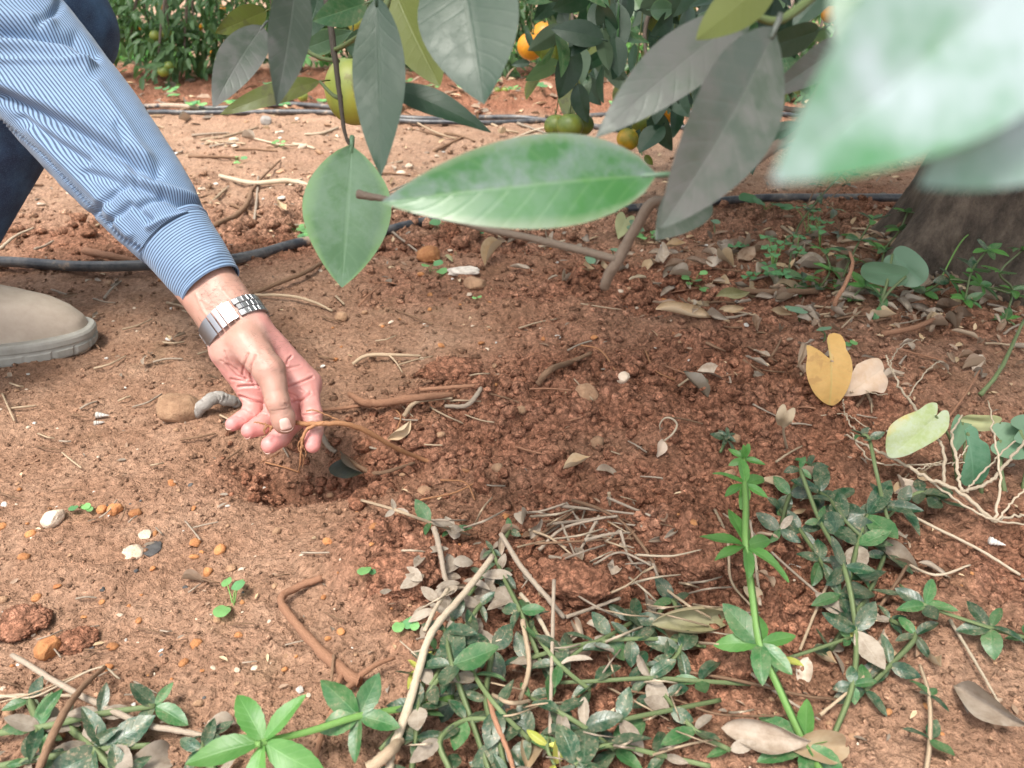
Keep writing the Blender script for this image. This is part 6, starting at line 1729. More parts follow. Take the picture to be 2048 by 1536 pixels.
stone(1490, 1262, 84, 34, 'stone_tan', 'flat brown stone lying on the reddish clod', seed=31, sink=.2)
stone(905, 740, 130, 46, 'stone_red', 'overhanging grey brown lump of earth above the twigs', name='soil_clod', cat='clod', depth=.6, seed=33, sink=.35, ang=.5)
stone(900, 475, 40, 50, 'stone_red', 'square brown clod behind the pointed leaf tip', name='soil_clod', cat='clod', seed=34)
stone(532, 244, 22, 22, 'twig_grey', 'grey withered fruit ball lying near the twin hoses', name='withered_fruit', cat='fruit', seed=3, sink=.12, ang=.08)
for (x, y, w) in [(1970, 1428, 22), (1990, 1450, 20)]: stone(x, y, w, w * .8, 'stone_tan', 'ochre pebble on the bare soil by the withered stem', 'ochre pebbles by the withered stem')
stone(600, 1382, 17, 15, 'shell', 'small white snail shell beside the bent root', name='snail_shell', cat='shell', seed=40, sink=.1)
# spiral shell
def spiral_shell(px, py, lpx, ang_, label):
    g = G(px, py); d = float((np.array(g) - EYE) @ FWD); L = lpx * d / FOC
    t = np.linspace(0, 1, 34); r = (.27 * (1 - t) ** .85 + .015) * (1 + .10 * np.cos(t * 2 * math.pi * 5)) * np.clip(t * 14 + .3, 0, 1)
    v, f, uv = tube(np.c_[t * L, np.zeros(34), -.12 * t * L], r * L, 12)
    return obj('snail_shell', mesh_from('snail_shell', v, f, M['shell'], uv=uv), mw=Matrix.Translation(g + Vector((0, 0, L * .18))) @ Matrix.Rotation(R(ang_), 4, 'Z'), label=label, cat='shell')
spiral_shell(1578, 1138, 26, 8, 'small white spiral snail shell in front of the red clod')
spiral_shell(1975, 1085, 32, -20, 'pale pointed snail shell on the right slope')
spiral_shell(188, 850, 20, 30, 'white cone shell lying on soil in front of the boot')
spiral_shell(192, 834, 26, 8, 'broken white shell tube above the cone shell')
# small orange, pale and white pebbles of the bare soil
PEB = {}
PEB.update({k: [stone_mesh(300 + i * 7 + j, .4, (S1V, S1F), M[k]) for j in range(4)] for i, k in enumerate(['stone_orange', 'stone_tan', 'stone_pale', 'stone_red', 'shell', 'charcoal'])})
def lump_mesh(seed):
    V = S2V * (1 + .6 * fbm3(S2V * 2, seed, 2) + .5 * np.abs(fbm3(S2V * 4, seed + 3, 2)))[:, None]
    return mesh_from('earth_lump', V, S2F, M['crumb'], attrs={'dug': np.full(len(V), .8), 'pale': np.zeros(len(V))})
PEB['lump'] = [lump_mesh(q) for q in range(5)]
def pebbles(n, box, kinds, size, label, group, name='pebble', cat='pebble', flat=.7):
    for _ in range(n):
        px = rd.uniform(box[0], box[2]); py = rd.uniform(box[1], box[3]); w = size[0] + (size[1] - size[0]) * rd.random() ** 2.2
        k = rd.choice(kinds); g = G(px, py); d = float((np.array(g) - EYE) @ FWD); s = w * d / FOC / 2
        o = obj(name, rd.choice(PEB[k]), label=label, cat=cat, group=group)
        o.scale = (s * rd.uniform(.8, 1.3), s, s * flat * rd.uniform(.7, 1.2)); o.rotation_euler = (rd.uniform(-.4, .4), rd.uniform(-.4, .4), rd.uniform(0, 6)); o.location = g + Vector((0, 0, s * flat * .35))
pebbles(85, (0, 960, 720, 1500), ['stone_orange', 'stone_orange', 'stone_orange', 'stone_tan'], (7, 26), 'small orange pebble on the bare trodden soil', 'orange pebbles on the bare soil')
pebbles(55, (0, 960, 720, 1500), ['shell', 'stone_pale'], (5, 14), 'tiny white shell chip on the bare trodden soil', 'white chips on the bare soil', 'shell_chip', 'chip', .4)
pebbles(14, (100, 960, 500, 1400), ['charcoal'], (6, 14), 'black charcoal crumb on the bare trodden soil', 'charcoal crumbs on the bare soil', 'charcoal_crumb', 'charcoal', .5)
pebbles(50, (640, 480, 1500, 780), ['stone_orange', 'stone_tan', 'stone_orange'], (6, 18), 'small ochre pebble on the slope behind the dug soil', 'ochre pebbles behind the dug soil')
pebbles(40, (640, 480, 1500, 780), ['shell', 'stone_pale'], (5, 14), 'small white chip on the slope behind the dug soil', 'white chips behind the dug soil', 'shell_chip', 'chip', .5)
pebbles(60, (700, 1000, 1400, 1260), ['stone_orange', 'stone_red', 'stone_tan'], (6, 20), 'rusty pebble on the clods behind the madder tangle', 'rusty pebbles on the clods')
pebbles(36, (1450, 1000, 2048, 1536), ['stone_orange', 'stone_tan', 'stone_pale'], (6, 18), 'small pebble on the soil of the right slope', 'pebbles on the right slope')
pebbles(110, (0, 230, 1150, 420), ['stone_pale', 'shell', 'stone_pale', 'stone_tan'], (7, 22), 'pale pebble on the sunny trodden alley', 'pale pebbles on the alley', flat=.55)
pebbles(40, (0, 560, 420, 940), ['stone_pale', 'stone_tan', 'stone_orange', 'shell'], (6, 18), 'small pebble on the soil around the boot', 'pebbles around the boot')
pebbles(90, (650, 820, 1500, 1000), ['lump', 'lump', 'lump', 'lump', 'stone_tan'], (12, 40), 'red earth lump in the freshly dug soil', 'earth lumps in the dug soil', 'earth_lump', 'clod', .85)
pebbles(70, (440, 860, 1000, 1010), ['lump'], (10, 36), 'red earth lump around the dug hollow', 'earth lumps around the hollow', 'earth_lump', 'clod', .85)

# ---- sticks
def stick(nodes, thick, mat, label, group=None, name='stick', cat='stick', rough=.14, k=8, side=None, knots=0):
    "nodes: (photo x, photo y, height over soil); thick: px"
    W = [G(*q) for q in nodes]; org = W[0].copy()
    d = float((np.array(W[len(W) // 2]) - EYE) @ FWD)
    r = np.array(thick if np.ndim(thick) else [thick, thick * .8], dtype=float) * d / FOC / 2
    c = catmull(np.array(W) - np.array(org), max(8, 7 * len(W)))
    c = c + np.random.default_rng(len(nodes) * 31 + int(abs(nodes[0][0]))).normal(size=c.shape) * r.mean() * .05
    mb = MB(); mb.add(*tube(c, r, k, rough=rough))
    for s_ in (side or []):
        i = int(s_[0] * (len(c) - 1)); e = np.array(G(*s_[1]) - org)
        mb.add(*tube(catmull([c[i], (c[i] + e) / 2 + (0, 0, .003), e], 10), [r.mean() * .7, r.mean() * .35], 6))
    if len(mb.v) == 1:
        return obj(name, mb.mesh(name, M[mat]), loc=org, label=label, cat=cat, group=group)
    return obj(name, mb.mesh(name, M[mat]), loc=org, label=label, cat=cat, group=group)
stick([(25, 1310, .014), (150, 1385, .016), (280, 1445, .014), (360, 1462, .012), (480, 1486, .008)], [12, 13, 10], 'stem_grey', 'long straight grey stick lying across the bare soil')
stick([(70, 1560, .02), (115, 1450, .03), (160, 1380, .026), (210, 1335, .012)], [15, 14, 9], 'twig_brown', 'dark brown stick crossing over the long grey stick')
stick([(-20, 1388, .006), (60, 1395, .008), (120, 1370, .01), (200, 1335, .012), (240, 1358, .004)], [4, 4], 'stem_white', 'thin pale straw bent over the crossed sticks', name='straw', cat='straw')
stick([(-20, 1410, .006), (70, 1385, .01), (150, 1352, .01), (210, 1330, .01)], [3, 3], 'stem_straw', 'second thin straw beside the crossed sticks', name='straw', cat='straw')
stick([(-20, 1395, .006), (60, 1390, .006), (170, 1392, .006)], [8, 6], 'stem_white', 'flat pale straw under the crossed sticks', name='straw', cat='straw')
stick([(645, 1155, .006), (600, 1172, .008), (562, 1196, .010), (580, 1232, .010), (640, 1300, .008), (700, 1352, .008), (720, 1362, .006)], [15, 16, 18, 22, 26], 'twig_red', 'bent reddish root lying on the bare soil', name='root_piece', cat='root',
      side=[(.9, (790, 1315, .012)), (.8, (666, 1400, .004)), (.95, (655, 1420, .006))])
stick([(668, 1310, .012), (664, 1350, .012), (660, 1400, .006)], [7, 6], 'twig_brown', 'short brown twig crossing the thick end of the bent root', name='twig', cat='twig')
stick([(665, 1420, .006), (640, 1480, .008), (625, 1545, .006)], [12, 10], 'twig_red', 'reddish twig running from the bent root to the picture edge', name='twig', cat='twig')
stick([(985, 1112, .03), (930, 1185, .036), (865, 1262, .04), (838, 1340, .036), (815, 1420, .028), (785, 1500, .016), (775, 1560, .01)], [14, 16, 18, 16], 'stem_white', 'long cream stalk leaning over the dark madder leaves', name='dry_stalk', cat='stalk')
stick([(895, 1178, .03), (868, 1222, .034), (850, 1262, .036)], [9, 9], 'stem_white', 'short cream stalk beside the long leaning one', name='dry_stalk', cat='stalk')
stick([(868, 1056, .016), (880, 1100, .02), (888, 1145, .02), (895, 1172, .014)], [13, 11, 9], 'stem_grey', 'bleached grey stalk piece at the tangle top', name='dry_stalk', cat='stalk')
stick([(1002, 1068, .02), (1040, 1130, .026), (1090, 1190, .02), (1128, 1236, .008)], [11, 11, 10], 'stem_grey', 'grey dry stalk sloping down across the red clod', name='dry_stalk', cat='stalk')
stick([(1132, 1234, .008), (1180, 1218, .012), (1240, 1196, .012)], [8, 7], 'stem_grey', 'short grey stalk meeting the sloping one at its foot', name='dry_stalk', cat='stalk')
stick([(1042, 1188, .02), (1075, 1232, .026), (1100, 1276, .022), (1115, 1290, .02)], [10, 8], 'stem_white', 'pinkish broken stalk between clod and madder leaves', name='dry_stalk', cat='stalk')
stick([(1045, 1240, .03), (1058, 1330, .03), (1040, 1400, .02)], [11, 9], 'stem_straw', 'upright straw stalk amid the madder leaves', name='dry_stalk', cat='stalk')
stick([(975, 1385, .03), (990, 1440, .034), (1015, 1500, .026), (1030, 1550, .016)], [11, 11, 9], 'twig_red', 'brown woody stalk running through the madder tangle', name='dry_stalk', cat='stalk')
stick([(985, 1390, .03), (1020, 1406, .034), (1060, 1402, .028)], [9, 8], 'stem_straw', 'bent tan stalk joining the brown woody stalk', name='dry_stalk', cat='stalk')
stick([(735, 1540, .016), (775, 1508, .02), (800, 1480, .02)], [28, 22], 'stem_straw', 'thick frayed end of a cream stalk at the tangle edge', name='dry_stalk', cat='stalk')
stick([(1108, 1160, .03), (1100, 1470, .02)], [9, 8], 'stem_grey', 'thin grey stalk standing in the middle of the tangle', name='dry_stalk', cat='stalk')
# bridge of straight dry stalks
T7 = 'straight dry stalk in the little heap behind the red clod'; G7 = 'dry stalks of the heap'
for q in [[(1065, 1072, .012), (1110, 1035, .018), (1150, 1012, .018), (1180, 1005, .016)], [(1150, 1000, .016), (1200, 1005, .02), (1250, 1040, .018), (1285, 1085, .008)], [(1070, 1086, .016), (1160, 1084, .02), (1270, 1076, .014)], [(1080, 1100, .01), (1130, 1060, .018), (1210, 1030, .02)],
          [(1170, 1078, .018), (1215, 1072, .018), (1265, 1070, .012)], [(1120, 1040, .016), (1125, 1085, .012), (1150, 1120, .006)], [(1200, 1030, .016), (1180, 1070, .018), (1160, 1110, .006)], [(1100, 1050, .014), (1170, 1020, .02), (1230, 1030, .018)], [(1090, 1120, .006), (1150, 1100, .014), (1230, 1125, .008)],
          [(1260, 1050, .014), (1290, 1100, .012), (1320, 1150, .006)], [(1240, 1060, .014), (1262, 1110, .012), (1275, 1140, .004)], [(1130, 1010, .014), (1190, 1020, .02), (1270, 1030, .01)], [(1060, 1060, .01), (1100, 1075, .014), (1145, 1110, .008)], [(1040, 1030, .006), (1080, 1020, .012), (1130, 1008, .014)],
          [(1280, 1130, .006), (1310, 1170, .012), (1330, 1210, .006)], [(1300, 1120, .008), (1330, 1160, .012), (1345, 1200, .006)], [(1180, 1130, .006), (1240, 1110, .012), (1300, 1130, .008)], [(1215, 990, .016), (1260, 1005, .012), (1300, 1030, .006)]]:
    stick([(x + rd.gauss(0, 4), y + rd.gauss(0, 4), h * rd.uniform(.6, 1.2)) for x, y, h in (q if rd.random() < .5 else [q[0], q[-1]])], [rd.uniform(5, 9), rd.uniform(3, 6)], rd.choice(['stem_grey', 'stem_grey', 'stem_straw', 'twig_brown']), T7, G7, name='dry_stalk', cat='stalk')
for _ in range(24):
    x, y = rd.uniform(1060, 1330), rd.uniform(1005, 1150); a = rd.uniform(0, 3.14); l = rd.uniform(25, 70)
    stick([(x, y, .006), (x + l * math.cos(a), y + l * math.sin(a) * .6, rd.uniform(.004, .014))], [rd.uniform(3, 7), rd.uniform(2, 5)], rd.choice(['stem_grey', 'stem_grey', 'twig_brown', 'stem_straw']), T7, G7, name='dry_stalk', cat='stalk')
stick([(1218, 985, .02), (1220, 1010, .004)], [7, 6], 'stem_straw', 'stubby upright twig end above the stalk heap', name='twig', cat='twig')
# dug-in twigs behind the hand
stick([(392, 826, .004), (410, 808, .014), (432, 795, .018), (455, 800, .014), (475, 806, .004)], [22, 26, 26, 20], 'twig_grey', 'thick bent piece of grey wood behind the fingers', name='bent_wood', cat='wood', rough=.07, k=14)
stick([(700, 788, .018), (725, 803, .020), (760, 806, .018), (830, 796, .016), (905, 788, .010)], [13, 18, 17, 12], 'twig_red', 'thick peeling twig lying in the dug edge', name='twig', cat='twig', rough=.2)
stick([(640, 820, .004), (690, 816, .010), (735, 808, .012)], [7, 7], 'twig_red', 'thin straight twig leading to the peeling one', name='twig', cat='twig')
stick([(840, 780, .014), (900, 775, .018), (950, 771, .008)], [9, 8], 'twig_red', 'short brown twig above the peeling one', name='twig', cat='twig')
stick([(808, 832, .01), (830, 805, .014), (870, 798, .014), (905, 796, .008)], [9, 8, 5], 'stem_straw', 'curved pale twig below the peeling one', name='twig', cat='twig')
stick([(890, 812, .006), (930, 812, .012), (950, 795, .012), (962, 775, .004)], [7, 10, 9], 'stem_grey', 'greenish grey twig at the end of the peeling one', name='twig', cat='twig')
stick([(705, 728, .006), (735, 711, .01), (790, 710, .012), (842, 712, .006)], [7, 8, 5], 'stem_straw', 'pale forked twig lying on the slope behind the hand', name='twig', cat='twig', side=[(.6, (805, 745, .004))])
stick([(1075, 768, .006), (1100, 740, .014), (1140, 725, .012), (1182, 706, .006)], [11, 12, 8], 'twig_brown', 'brown bent twig sticking out of the dug mound', name='twig', cat='twig')
stick([(690, 912, .012), (720, 935, .014), (760, 946, .010), (830, 925, .006)], [8, 10, 6], 'twig_brown', 'dark split twig beside the dark green leaf', name='twig', cat='twig')
stick([(640, 862, .02), (655, 890, .012), (672, 905, .004)], [12, 9], 'stem_grey', 'pale bark sliver behind the forefinger', name='bark_sliver', cat='bark')
stick([(505, 588, .006), (560, 565, .012), (610, 545, .012), (645, 525, .006)], [8, 9, 8], 'twig_brown', 'curved brown twig behind the cuff and hose', name='twig', cat='twig')
stick([(510, 590, .006), (580, 592, .010), (630, 605, .008), (665, 622, .004)], [6, 6, 4], 'stem_straw', 'thin curved straw just above the watch', name='straw', cat='straw')
stick([(170, 502, .02), (220, 512, .022), (275, 524, .008)], [16, 14], 'twig_red', 'stubby brown branch poking out behind the hose', name='branch_piece', cat='branch')
stick([(430, 450, .006), (470, 432, .014), (495, 405, .014), (503, 375, .006)], [10, 11, 8], 'twig_brown', 'curved bare twig rising behind the sleeve', name='twig', cat='twig')
stick([(440, 352, .008), (505, 366, .012), (580, 362, .012), (640, 378, .006)], [8, 10, 9], 'stem_white', 'long whitened twig lying on the alley', name='twig', cat='twig')
stick([(1765, 668, .008), (1830, 655, .016), (1875, 635, .012)], [12, 10], 'twig_red', 'curved brown twig below the broad arum leaves', name='twig', cat='twig')
stick([(1400, 578, .006), (1480, 582, .012), (1560, 584, .016), (1640, 582, .006)], [10, 12, 14], 'twig_brown', 'long grey branch lying under the leaf litter', name='twig', cat='twig')
stick([(1665, 630, .006), (1672, 600, .03), (1690, 570, .05), (1705, 530, .07), (1700, 505, .09)], [9, 8, 6], 'twig_red', 'reddish dead stem standing before the broad arum leaves', name='twig', cat='twig')
stick([(1770, 470, .01), (1830, 430, .05), (1900, 395, .08), (1960, 370, .1)], [6, 6, 5], 'twig_brown', 'thin dark twig slanting up to the trunk', name='twig', cat='twig')
stick([(1960, 790, .01), (2000, 740, .03), (2048, 640, .06)], [10, 8, 6], 'stem_green', 'grey green stem slanting up on the right slope', name='stem_piece', cat='stem')
stick([(1890, 845, .01), (1930, 790, .02), (1960, 740, .02)], [5, 4], 'twig_red', 'thin reddish stem behind the mouldy leaf', name='stem_piece', cat='stem')
# white branching dry stalks on the right
ds = thing('dry_stalks', 'white branching dry stalks of a dead plant on the right slope', 'plant', G(1985, 1045))
dso = G(1985, 1045)
for nodes, t in [([(1990, 1045, .01), (1920, 985, .03), (1855, 955, .035), (1800, 925, .03), (1740, 895, .02), (1690, 870, .012)], [13, 11, 7]), ([(1888, 972, .03), (1885, 900, .05), (1850, 840, .06), (1810, 790, .06), (1785, 745, .055), (1772, 712, .05)], [11, 9, 6]),
                 ([(1815, 795, .058), (1850, 745, .05), (1880, 722, .04)], [5, 4]), ([(1788, 750, .055), (1782, 725, .05), (1800, 695, .04), (1838, 680, .03)], [5, 4]), ([(1920, 985, .03), (1912, 920, .05), (1905, 870, .05), (1925, 830, .05)], [10, 9, 6]),
                 ([(1920, 985, .03), (1975, 965, .035), (2020, 920, .05), (2060, 870, .06)], [11, 10, 8]), ([(1990, 1045, .01), (2000, 960, .04), (1990, 880, .06), (1975, 800, .06)], [9, 7, 4]), ([(1990, 1045, .01), (2030, 1000, .03), (2070, 960, .04)], [7, 5]), ([(1930, 985, .03), (1970, 940, .04), (2030, 880, .06)], [7, 5]),
                 ([(1830, 940, .03), (1870, 928, .04), (1930, 925, .04)], [5, 4]), ([(1905, 930, .045), (1935, 895, .05), (1960, 870, .05)], [5, 3]), ([(1700, 865, .016), (1740, 920, .02), (1800, 930, .025), (1890, 928, .03)], [6, 5]), ([(1850, 955, .03), (1960, 1030, .02), (2060, 1050, .01)], [8, 6]), ([(1990, 1040, .01), (2050, 1030, .012), (2100, 1035, .01)], [8, 7]),
                 ([(1640, 830, .008), (1690, 828, .012), (1740, 860, .016)], [4, 4]), ([(1775, 790, .03), (1740, 785, .03), (1715, 765, .025)], [4, 3]), ([(1710, 860, .014), (1690, 830, .02), (1685, 800, .03)], [6, 4])]:
    W = [np.array(G(*q) - dso) for q in nodes]
    cc_ = catmull(W, 8 * len(W)); cc_ = cc_ + np.random.default_rng(len(W) + int(nodes[0][1])).normal(size=cc_.shape) * .0007
    v, f, uv = tube(cc_, np.array(t) * .46 / FOC / 2, 7, rough=.15)
    obj('stalk', mesh_from('stalk', v, f, M['stem_white'], uv=uv), parent=ds)
T8 = 'thin pale straw on the right slope below the dry stalks'; G8 = 'straws on the right slope'
for q in [[(1500, 1060, .006), (1560, 1120, .012), (1640, 1190, .012), (1720, 1260, .006)], [(1430, 1020, .004), (1455, 1080, .01), (1462, 1160, .01), (1500, 1210, .004)], [(1800, 1020, .006), (1880, 1060, .01), (1960, 1100, .008), (2040, 1150, .004)], [(1690, 1110, .02), (1650, 1180, .016), (1620, 1250, .01), (1600, 1300, .004)],
          [(1250, 1380, .014), (1350, 1400, .016), (1450, 1430, .016), (1640, 1430, .012)], [(1640, 1430, .01), (1700, 1380, .014), (1760, 1320, .008)], [(1480, 1330, .006), (1560, 1390, .012), (1640, 1440, .008)], [(1900, 1240, .006), (1960, 1340, .008), (2000, 1410, .006)], [(1520, 1210, .012), (1510, 1110, .02), (1500, 1040, .02)],
          [(1740, 1240, .01), (1790, 1170, .014), (1820, 1120, .006)], [(1380, 1345, .012), (1480, 1362, .014), (1600, 1390, .012), (1680, 1400, .004)], [(1800, 1120, .006), (1870, 1150, .01), (1940, 1130, .004)]]:
    stick(q, [rd.uniform(5, 9), rd.uniform(4, 6)], rd.choice(['stem_grey', 'stem_straw', 'twig_brown', 'stem_white']), T8, G8, name='straw', cat='straw')
# small loose twigs
def loose(n, box, L, thick, mats, label, group, name='twig', cat='twig', h=(.004, .007)):
    for _ in range(n):
        x, y = rd.uniform(box[0], box[2]), rd.uniform(box[1], box[3]); l = rd.uniform(*L); a = rd.gauss(0, .55)
        dx, dy = l * math.cos(a) / 2, l * math.sin(a) * .4
        b = rd.uniform(-.18, .18) * l
        stick([(x - dx, y - dy, h[0]), (x + b * .2, y + b * .35, h[1]), (x + dx, y + dy, h[0])], [rd.uniform(*thick), rd.uniform(*thick) * .7], rd.choice(mats), label, group, name, cat, k=5)
loose(70, (0, 240, 1150, 500), (30, 120), (4, 8), ['stem_straw', 'stem_white', 'twig_brown', 'stem_grey'], 'thin dry twig on the trodden alley behind the hose', 'twigs on the alley')
loose(45, (0, 560, 700, 950), (20, 80), (3, 6), ['stem_straw', 'twig_brown', 'stem_grey'], 'thin dry twig on the soil between boot and hand', 'twigs between boot and hand')
loose(30, (0, 960, 700, 1480), (20, 60), (3, 5), ['stem_grey', 'twig_brown'], 'tiny twig on the bare trodden soil', 'tiny twigs on the bare soil')
loose(60, (700, 560, 1900, 1000), (24, 90), (3, 6), ['twig_red', 'stem_straw', 'stem_grey', 'twig_brown'], 'thin root or twig on the dug slope', 'twigs on the dug slope')
loose(50, (1400, 440, 2048, 700), (30, 90), (4, 8), ['stem_grey', 'twig_brown', 'stem_straw'], 'grey twig in the leaf litter by the trunk', 'twigs in the litter')
loose(60, (820, 1020, 1500, 1530), (40, 150), (3, 7), ['stem_white', 'stem_grey', 'stem_straw'], 'loose straw caught in the madder tangle', 'straws in the tangle', 'straw', 'straw', (.012, .034))

# ---- dead leaves
DL = {}
for i, k in enumerate(['dead_grey', 'dead_tan', 'dead_brown', 'dead_black', 'dead_olive']):
    DL[k] = [leaf_mesh('dead_leaf', 1.0, w, M[k], .85, .85, fo, cu, wv, tw, 10, 4, seed=i * 10 + j, cup=cp) for j, (w, fo, cu, wv, tw, cp) in enumerate([(.42, .5, .6, .04, .3, .5), (.36, 1.2, -.5, .05, .6, .8), (.5, .3, 1.1, .06, -.5, .2), (.34, 1.6, .3, .04, .2, 1.2), (.46, .2, -.9, .05, .9, .4)])]
    DL[k] += [leaf_mesh('dead_leaf', 1.0, w, M[k], .9, .7, 0, cu, .03, tw, 16, 8, seed=i * 10 + 7, rho=rho) for (w, cu, tw, rho) in ((.50, .25, .4, 4.4), (.46, -.3, .7, 3.0))]
def dead_leaf(px, py, lpx, ang, kind, label, group=None, h=.006, pitch=0, roll=None, var=None, name='dead_leaf', wide=1.0):
    g = G(px, py, h); d = float((np.array(g) - EYE) @ FWD); L = lpx * d / FOC
    a = R(ang); x = Vector((math.cos(a), math.sin(a), math.tan(R(pitch))))
    n = Quaternion(x.normalized(), R(roll if roll is not None else rd.uniform(-35, 35))) @ Vector((0, -.2, 1))
    me = rd.choice(DL[kind]) if var is None else DL[kind][var]
    return obj(name, me, mw=frame(g - x.normalized() * L * .5, x, n, (L, L * wide, L)), label=label, cat='leaf', group=group)
dead_leaf(795, 858, 62, 50, 'dead_tan', 'thin tan dead leaf standing at the dug edge', h=.014, pitch=20, roll=60, var=1)
dead_leaf(715, 935, 104, -48, 'dead_black', 'dark green twisted leaf half buried in the dug hollow', h=.016, roll=40, var=1, wide=1.2)
dead_leaf(1385, 775, 72, 160, 'dead_black', 'black curled leaf cupped on the dug slope', h=.016, pitch=30, roll=30, var=1, wide=1.5)
dead_leaf(1432, 746, 74, -12, 'dead_grey', 'grey weathered leaf lying flat behind the black curled leaf', h=.005, roll=0, var=0)
dead_leaf(1368, 622, 112, -8, 'dead_tan', 'rolled tan bark like leaf behind the small hollow', h=.010, roll=10, var=5)
dead_leaf(1465, 592, 66, 0, 'cit_fold' if 'cit_fold' in DL else 'dead_olive', 'folded green leaf lying at the litter edge', h=.010, roll=30, var=1)
dead_leaf(1395, 1235, 190, 10, 'dead_olive', 'large rolled olive leaf lying behind the tangle', h=.020, roll=30, var=5, wide=1.2)
dead_leaf(1375, 1272, 120, 5, 'dead_tan', 'tan underside of a leaf below the rolled olive one', h=.010, roll=25, var=0)
dead_leaf(1530, 1470, 170, -12, 'dead_grey', 'large grey rolled leaf at the foot of the bright shoot', h=.016, roll=20, var=6, wide=1.1)
dead_leaf(1650, 1492, 150, 5, 'dead_tan', 'brown dead leaf beside the large grey rolled leaf', h=.012, roll=20, var=0)
dead_leaf(1800, 1112, 92, -60, 'dead_grey', 'pale torn leaf hanging beside the dark madder leaves', h=.014, roll=20, var=0)
dead_leaf(1866, 1136, 56, -40, 'dead_grey', 'rolled grey leaf on the bare right slope', h=.008, var=5)
dead_leaf(1985, 1415, 150, -48, 'dead_grey', 'long grey curled leaf on the bare right slope', h=.010, roll=30, var=1)
dead_leaf(1062, 1495, 110, 80, 'dead_tan', 'tan dead leaf lying under the madder tangle', h=.012, roll=0, var=0)
dead_leaf(320, 1515, 120, 20, 'dead_grey', 'pale crumpled leaf among the dusty madder stems', h=.008, var=2)
dead_leaf(450, 1440, 84, 20, 'dead_grey', 'grey crumpled leaf behind the bright left shoot', h=.012, pitch=10, var=2)
dead_leaf(385, 1158, 46, -5, 'dead_brown', 'small brown curled leaf on the bare soil', h=.005, var=3)
dead_leaf(1155, 932, 62, 20, 'dead_tan', 'pale yellow strip of leaf on the dug soil', h=.008, roll=-20, var=1)
dead_leaf(1215, 940, 46, 0, 'dead_grey', 'bluish grey flake of leaf beside the yellow strip', h=.005, roll=0, var=0)
dead_leaf(985, 505, 70, 60, 'dead_tan', 'dry split seed husk standing behind the white slab', h=.016, pitch=30, var=3, name='seed_husk')
dead_leaf(785, 562, 34, 20, 'dead_grey', 'whitish torn leaf scrap behind the watch hand', h=.008, var=2)
dead_leaf(897, 515, 26, -40, 'dead_olive', 'small olive leaf scrap behind the white slab', h=.008, var=0)
# bleached leaf with its hooked stalk
bl = thing('bleached_leaf', 'bleached white shrivelled leaf with hooked stalk on the dug soil', 'leaf', G(1322, 905))
blo = G(1322, 905)
obj('blade', DL['dead_grey'][2].copy(), parent=bl, mw=frame(G(1326, 880, .016) - blo, G(1318, 928, .004) - G(1326, 880, .016), Vector((0, -1, .5)), .022))
bl.children[0].data.materials.clear(); bl.children[0].data.materials.append(M['arum_pink'])
v, f, uv = tube(catmull([np.array(G(*q) - blo) for q in [(1328, 882, .016), (1345, 868, .022), (1354, 850, .028), (1345, 838, .032), (1330, 836, .03), (1320, 848, .022), (1320, 858, .016)]], 30), [.0012, .001, .0007], 7)
obj('stalk', mesh_from('stalk', v, f, M['stem_white'], uv=uv), parent=bl)
# litter near the trunk and behind
def litter(n, box, L, kinds, label, group, h=(.004, .012)):
    for _ in range(n):
        dead_leaf(rd.uniform(box[0], box[2]), rd.uniform(box[1], box[3]), rd.uniform(*L), rd.uniform(0, 360), rd.choice(kinds), label, group, rd.uniform(*h), rd.uniform(-12, 18))
litter(120, (1330, 470, 2048, 640), (26, 66), ['dead_grey', 'dead_grey', 'dead_grey', 'dead_brown', 'dead_tan'], 'curled grey brown leaf in the litter beside the trunk', 'leaf litter by the trunk')
litter(36, (1500, 620, 2048, 760), (24, 60), ['dead_grey', 'dead_brown'], 'weathered leaf on the soil below the trunk litter', 'leaves below the trunk litter')
litter(26, (1000, 470, 1350, 560), (22, 56), ['dead_grey', 'dead_tan', 'dead_grey'], 'dry curled leaf scrap behind the forked hanging twig', 'leaf scraps behind the forked twig')
litter(24, (250, 235, 1150, 420), (16, 40), ['dead_tan', 'dead_grey', 'dead_grey'], 'pale dry leaf on the trodden alley', 'dry leaves on the alley')
litter(26, (900, 1030, 1350, 1330), (30, 60), ['dead_grey', 'dead_grey', 'dead_brown'], 'shrivelled grey leaf in the dry stalk heap', 'shrivelled leaves in the stalk heap')
litter(22, (1500, 950, 1900, 1350), (30, 66), ['dead_grey', 'dead_brown', 'dead_tan'], 'shrivelled leaf under the right hand madder stems', 'shrivelled leaves on the right slope')
litter(18, (0, 560, 480, 760), (16, 36), ['dead_grey', 'dead_tan', 'dead_brown'], 'small leaf scrap on the soil around the boot', 'leaf scraps around the boot')
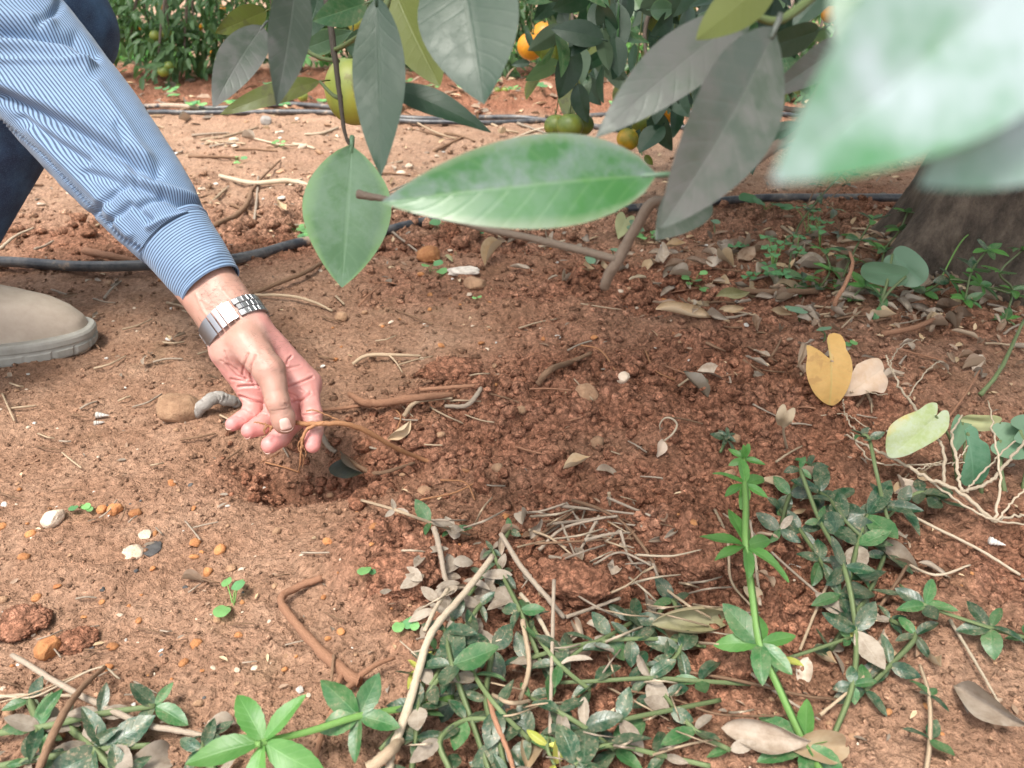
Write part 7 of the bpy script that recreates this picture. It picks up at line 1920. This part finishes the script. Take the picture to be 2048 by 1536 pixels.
def fine_litter():
    r = np.random.default_rng(44); n = 16000
    a = r.uniform(math.atan2(CAM_Z, 6.0), math.atan2(CAM_Z, .35), n); y = CAM_Z / np.tan(a); x = r.uniform(-1, 1, n) * (.2 + .7 * y)
    row = np.clip((y - 2.9) / .25, 0, 1); tr = np.exp(-(((x - .75) / .5) ** 2 + ((y - 1.25) / .32) ** 2)); al = np.clip((y - 1.2) / .4, 0, 1)
    k = r.random(n) < .025 + .8 * row + .75 * tr + .22 * al; x, y, row, tr = x[k], y[k], row[k], tr[k]; m = len(x)
    z = H(x, y) + .003
    D = np.c_[r.normal(size=(m, 2)), r.normal(size=m) * .3]; N_ = np.c_[r.normal(size=(m, 2)) * .6, np.ones(m)]
    S = r.uniform(.006, .018, m) * np.clip(y / 1.2, .6, 1.6) * (1 + 2.2 * row + 1.2 * tr)
    pick = r.integers(0, 3, m)
    for q, mt in enumerate(('dead_grey', 'dead_tan', 'dead_brown')):
        s_ = pick == q
        v, f, uv = leaf_cards(np.c_[x, y, z][s_], D[s_], N_[s_], S[s_], .40)
        obj('fine_litter', mesh_from('fine_litter', v, f, M[mt], uv=uv), kind='stuff', label='fine %s scraps of dead leaves strewn over the soil' % ('grey', 'tan', 'brown')[q], cat='litter')
fine_litter()

# ---- the root held between thumb and middle finger
hr = thing('held_root', 'thin branching orange brown root pinched between thumb and middle finger', 'root', Vector(pa(560, 850, .715)))
ho = pa(560, 850, .715)
def root_tube(nodes, t, name='rootlet', parent=hr, n=30):
    W = np.array([np.array(P(q[0], q[1], q[2]) if q[2] > .3 else G(*q)) for q in nodes]) - ho
    c = catmull(W, n); c = c + np.random.default_rng(int(nodes[0][0])).normal(size=c.shape) * .0003
    v, f, uv = tube(c, np.array(t) * .74 / FOC / 2, 7, rough=.12)
    return obj(name, mesh_from(name, v, f, M['root'], uv=uv), parent=parent)
root_tube([(536, 851, .713), (552, 856, .715), (575, 852, .722), (590, 846, .722), (612, 848, .717), (648, 847, .712), (690, 848, .718), (740, 866, .735), (790, 895, .76), (850, 920, .002), (925, 940, .000), (945, 945, -.004)], [5, 7, 9, 10, 10, 11, 10, 9, 8], 'main_root', n=70)
root_tube([(648, 845, .711), (625, 852, .713), (610, 864, .715), (604, 885, .717), (602, 905, .722), (600, 930, .73)], [8, 7, 5, 3])
root_tube([(606, 872, .716), (596, 892, .72), (602, 912, .724), (597, 945, .735)], [4, 3, 2])
root_tube([(604, 890, .717), (612, 905, .722), (608, 920, .728)], [3, 2])
root_tube([(602, 905, .722), (607, 915, .724), (606, 935, .73)], [2.5, 1.6])
root_tube([(612, 822, .712), (628, 820, .711), (648, 828, .712), (672, 838, .715), (690, 848, .718)], [2.5, 3, 4])
root_tube([(536, 851, .713), (520, 846, .712), (508, 845, .712)], [4, 3, 2])
root_tube([(536, 852, .713), (528, 860, .712), (530, 868, .712)], [5, 4, 2])
root_tube([(545, 852, .713), (540, 862, .712)], [5, 3])
root_tube([(560, 905, .745), (548, 912, .75), (520, 925, .003)], [3, 2])
T9 = 'fine orange rootlet lying on the dug soil'; G9 = 'fine rootlets on the dug soil'
for q in [[(600, 945, .002), (570, 935, .004), (530, 925, .003)], [(760, 800, .006), (800, 830, .008), (790, 870, .004)], [(1290, 700, .004), (1310, 740, .008), (1350, 760, .004)], [(880, 960, .004), (930, 965, .01), (950, 1000, .004)], [(1160, 690, .004), (1200, 700, .01), (1230, 740, .004)], [(840, 1000, .004), (910, 985, .01), (960, 960, .004)], [(1460, 960, .003), (1480, 980, .008), (1520, 975, .003)]]:
    stick(q, [4, 3], 'root', T9, G9, name='rootlet', cat='root', k=5)
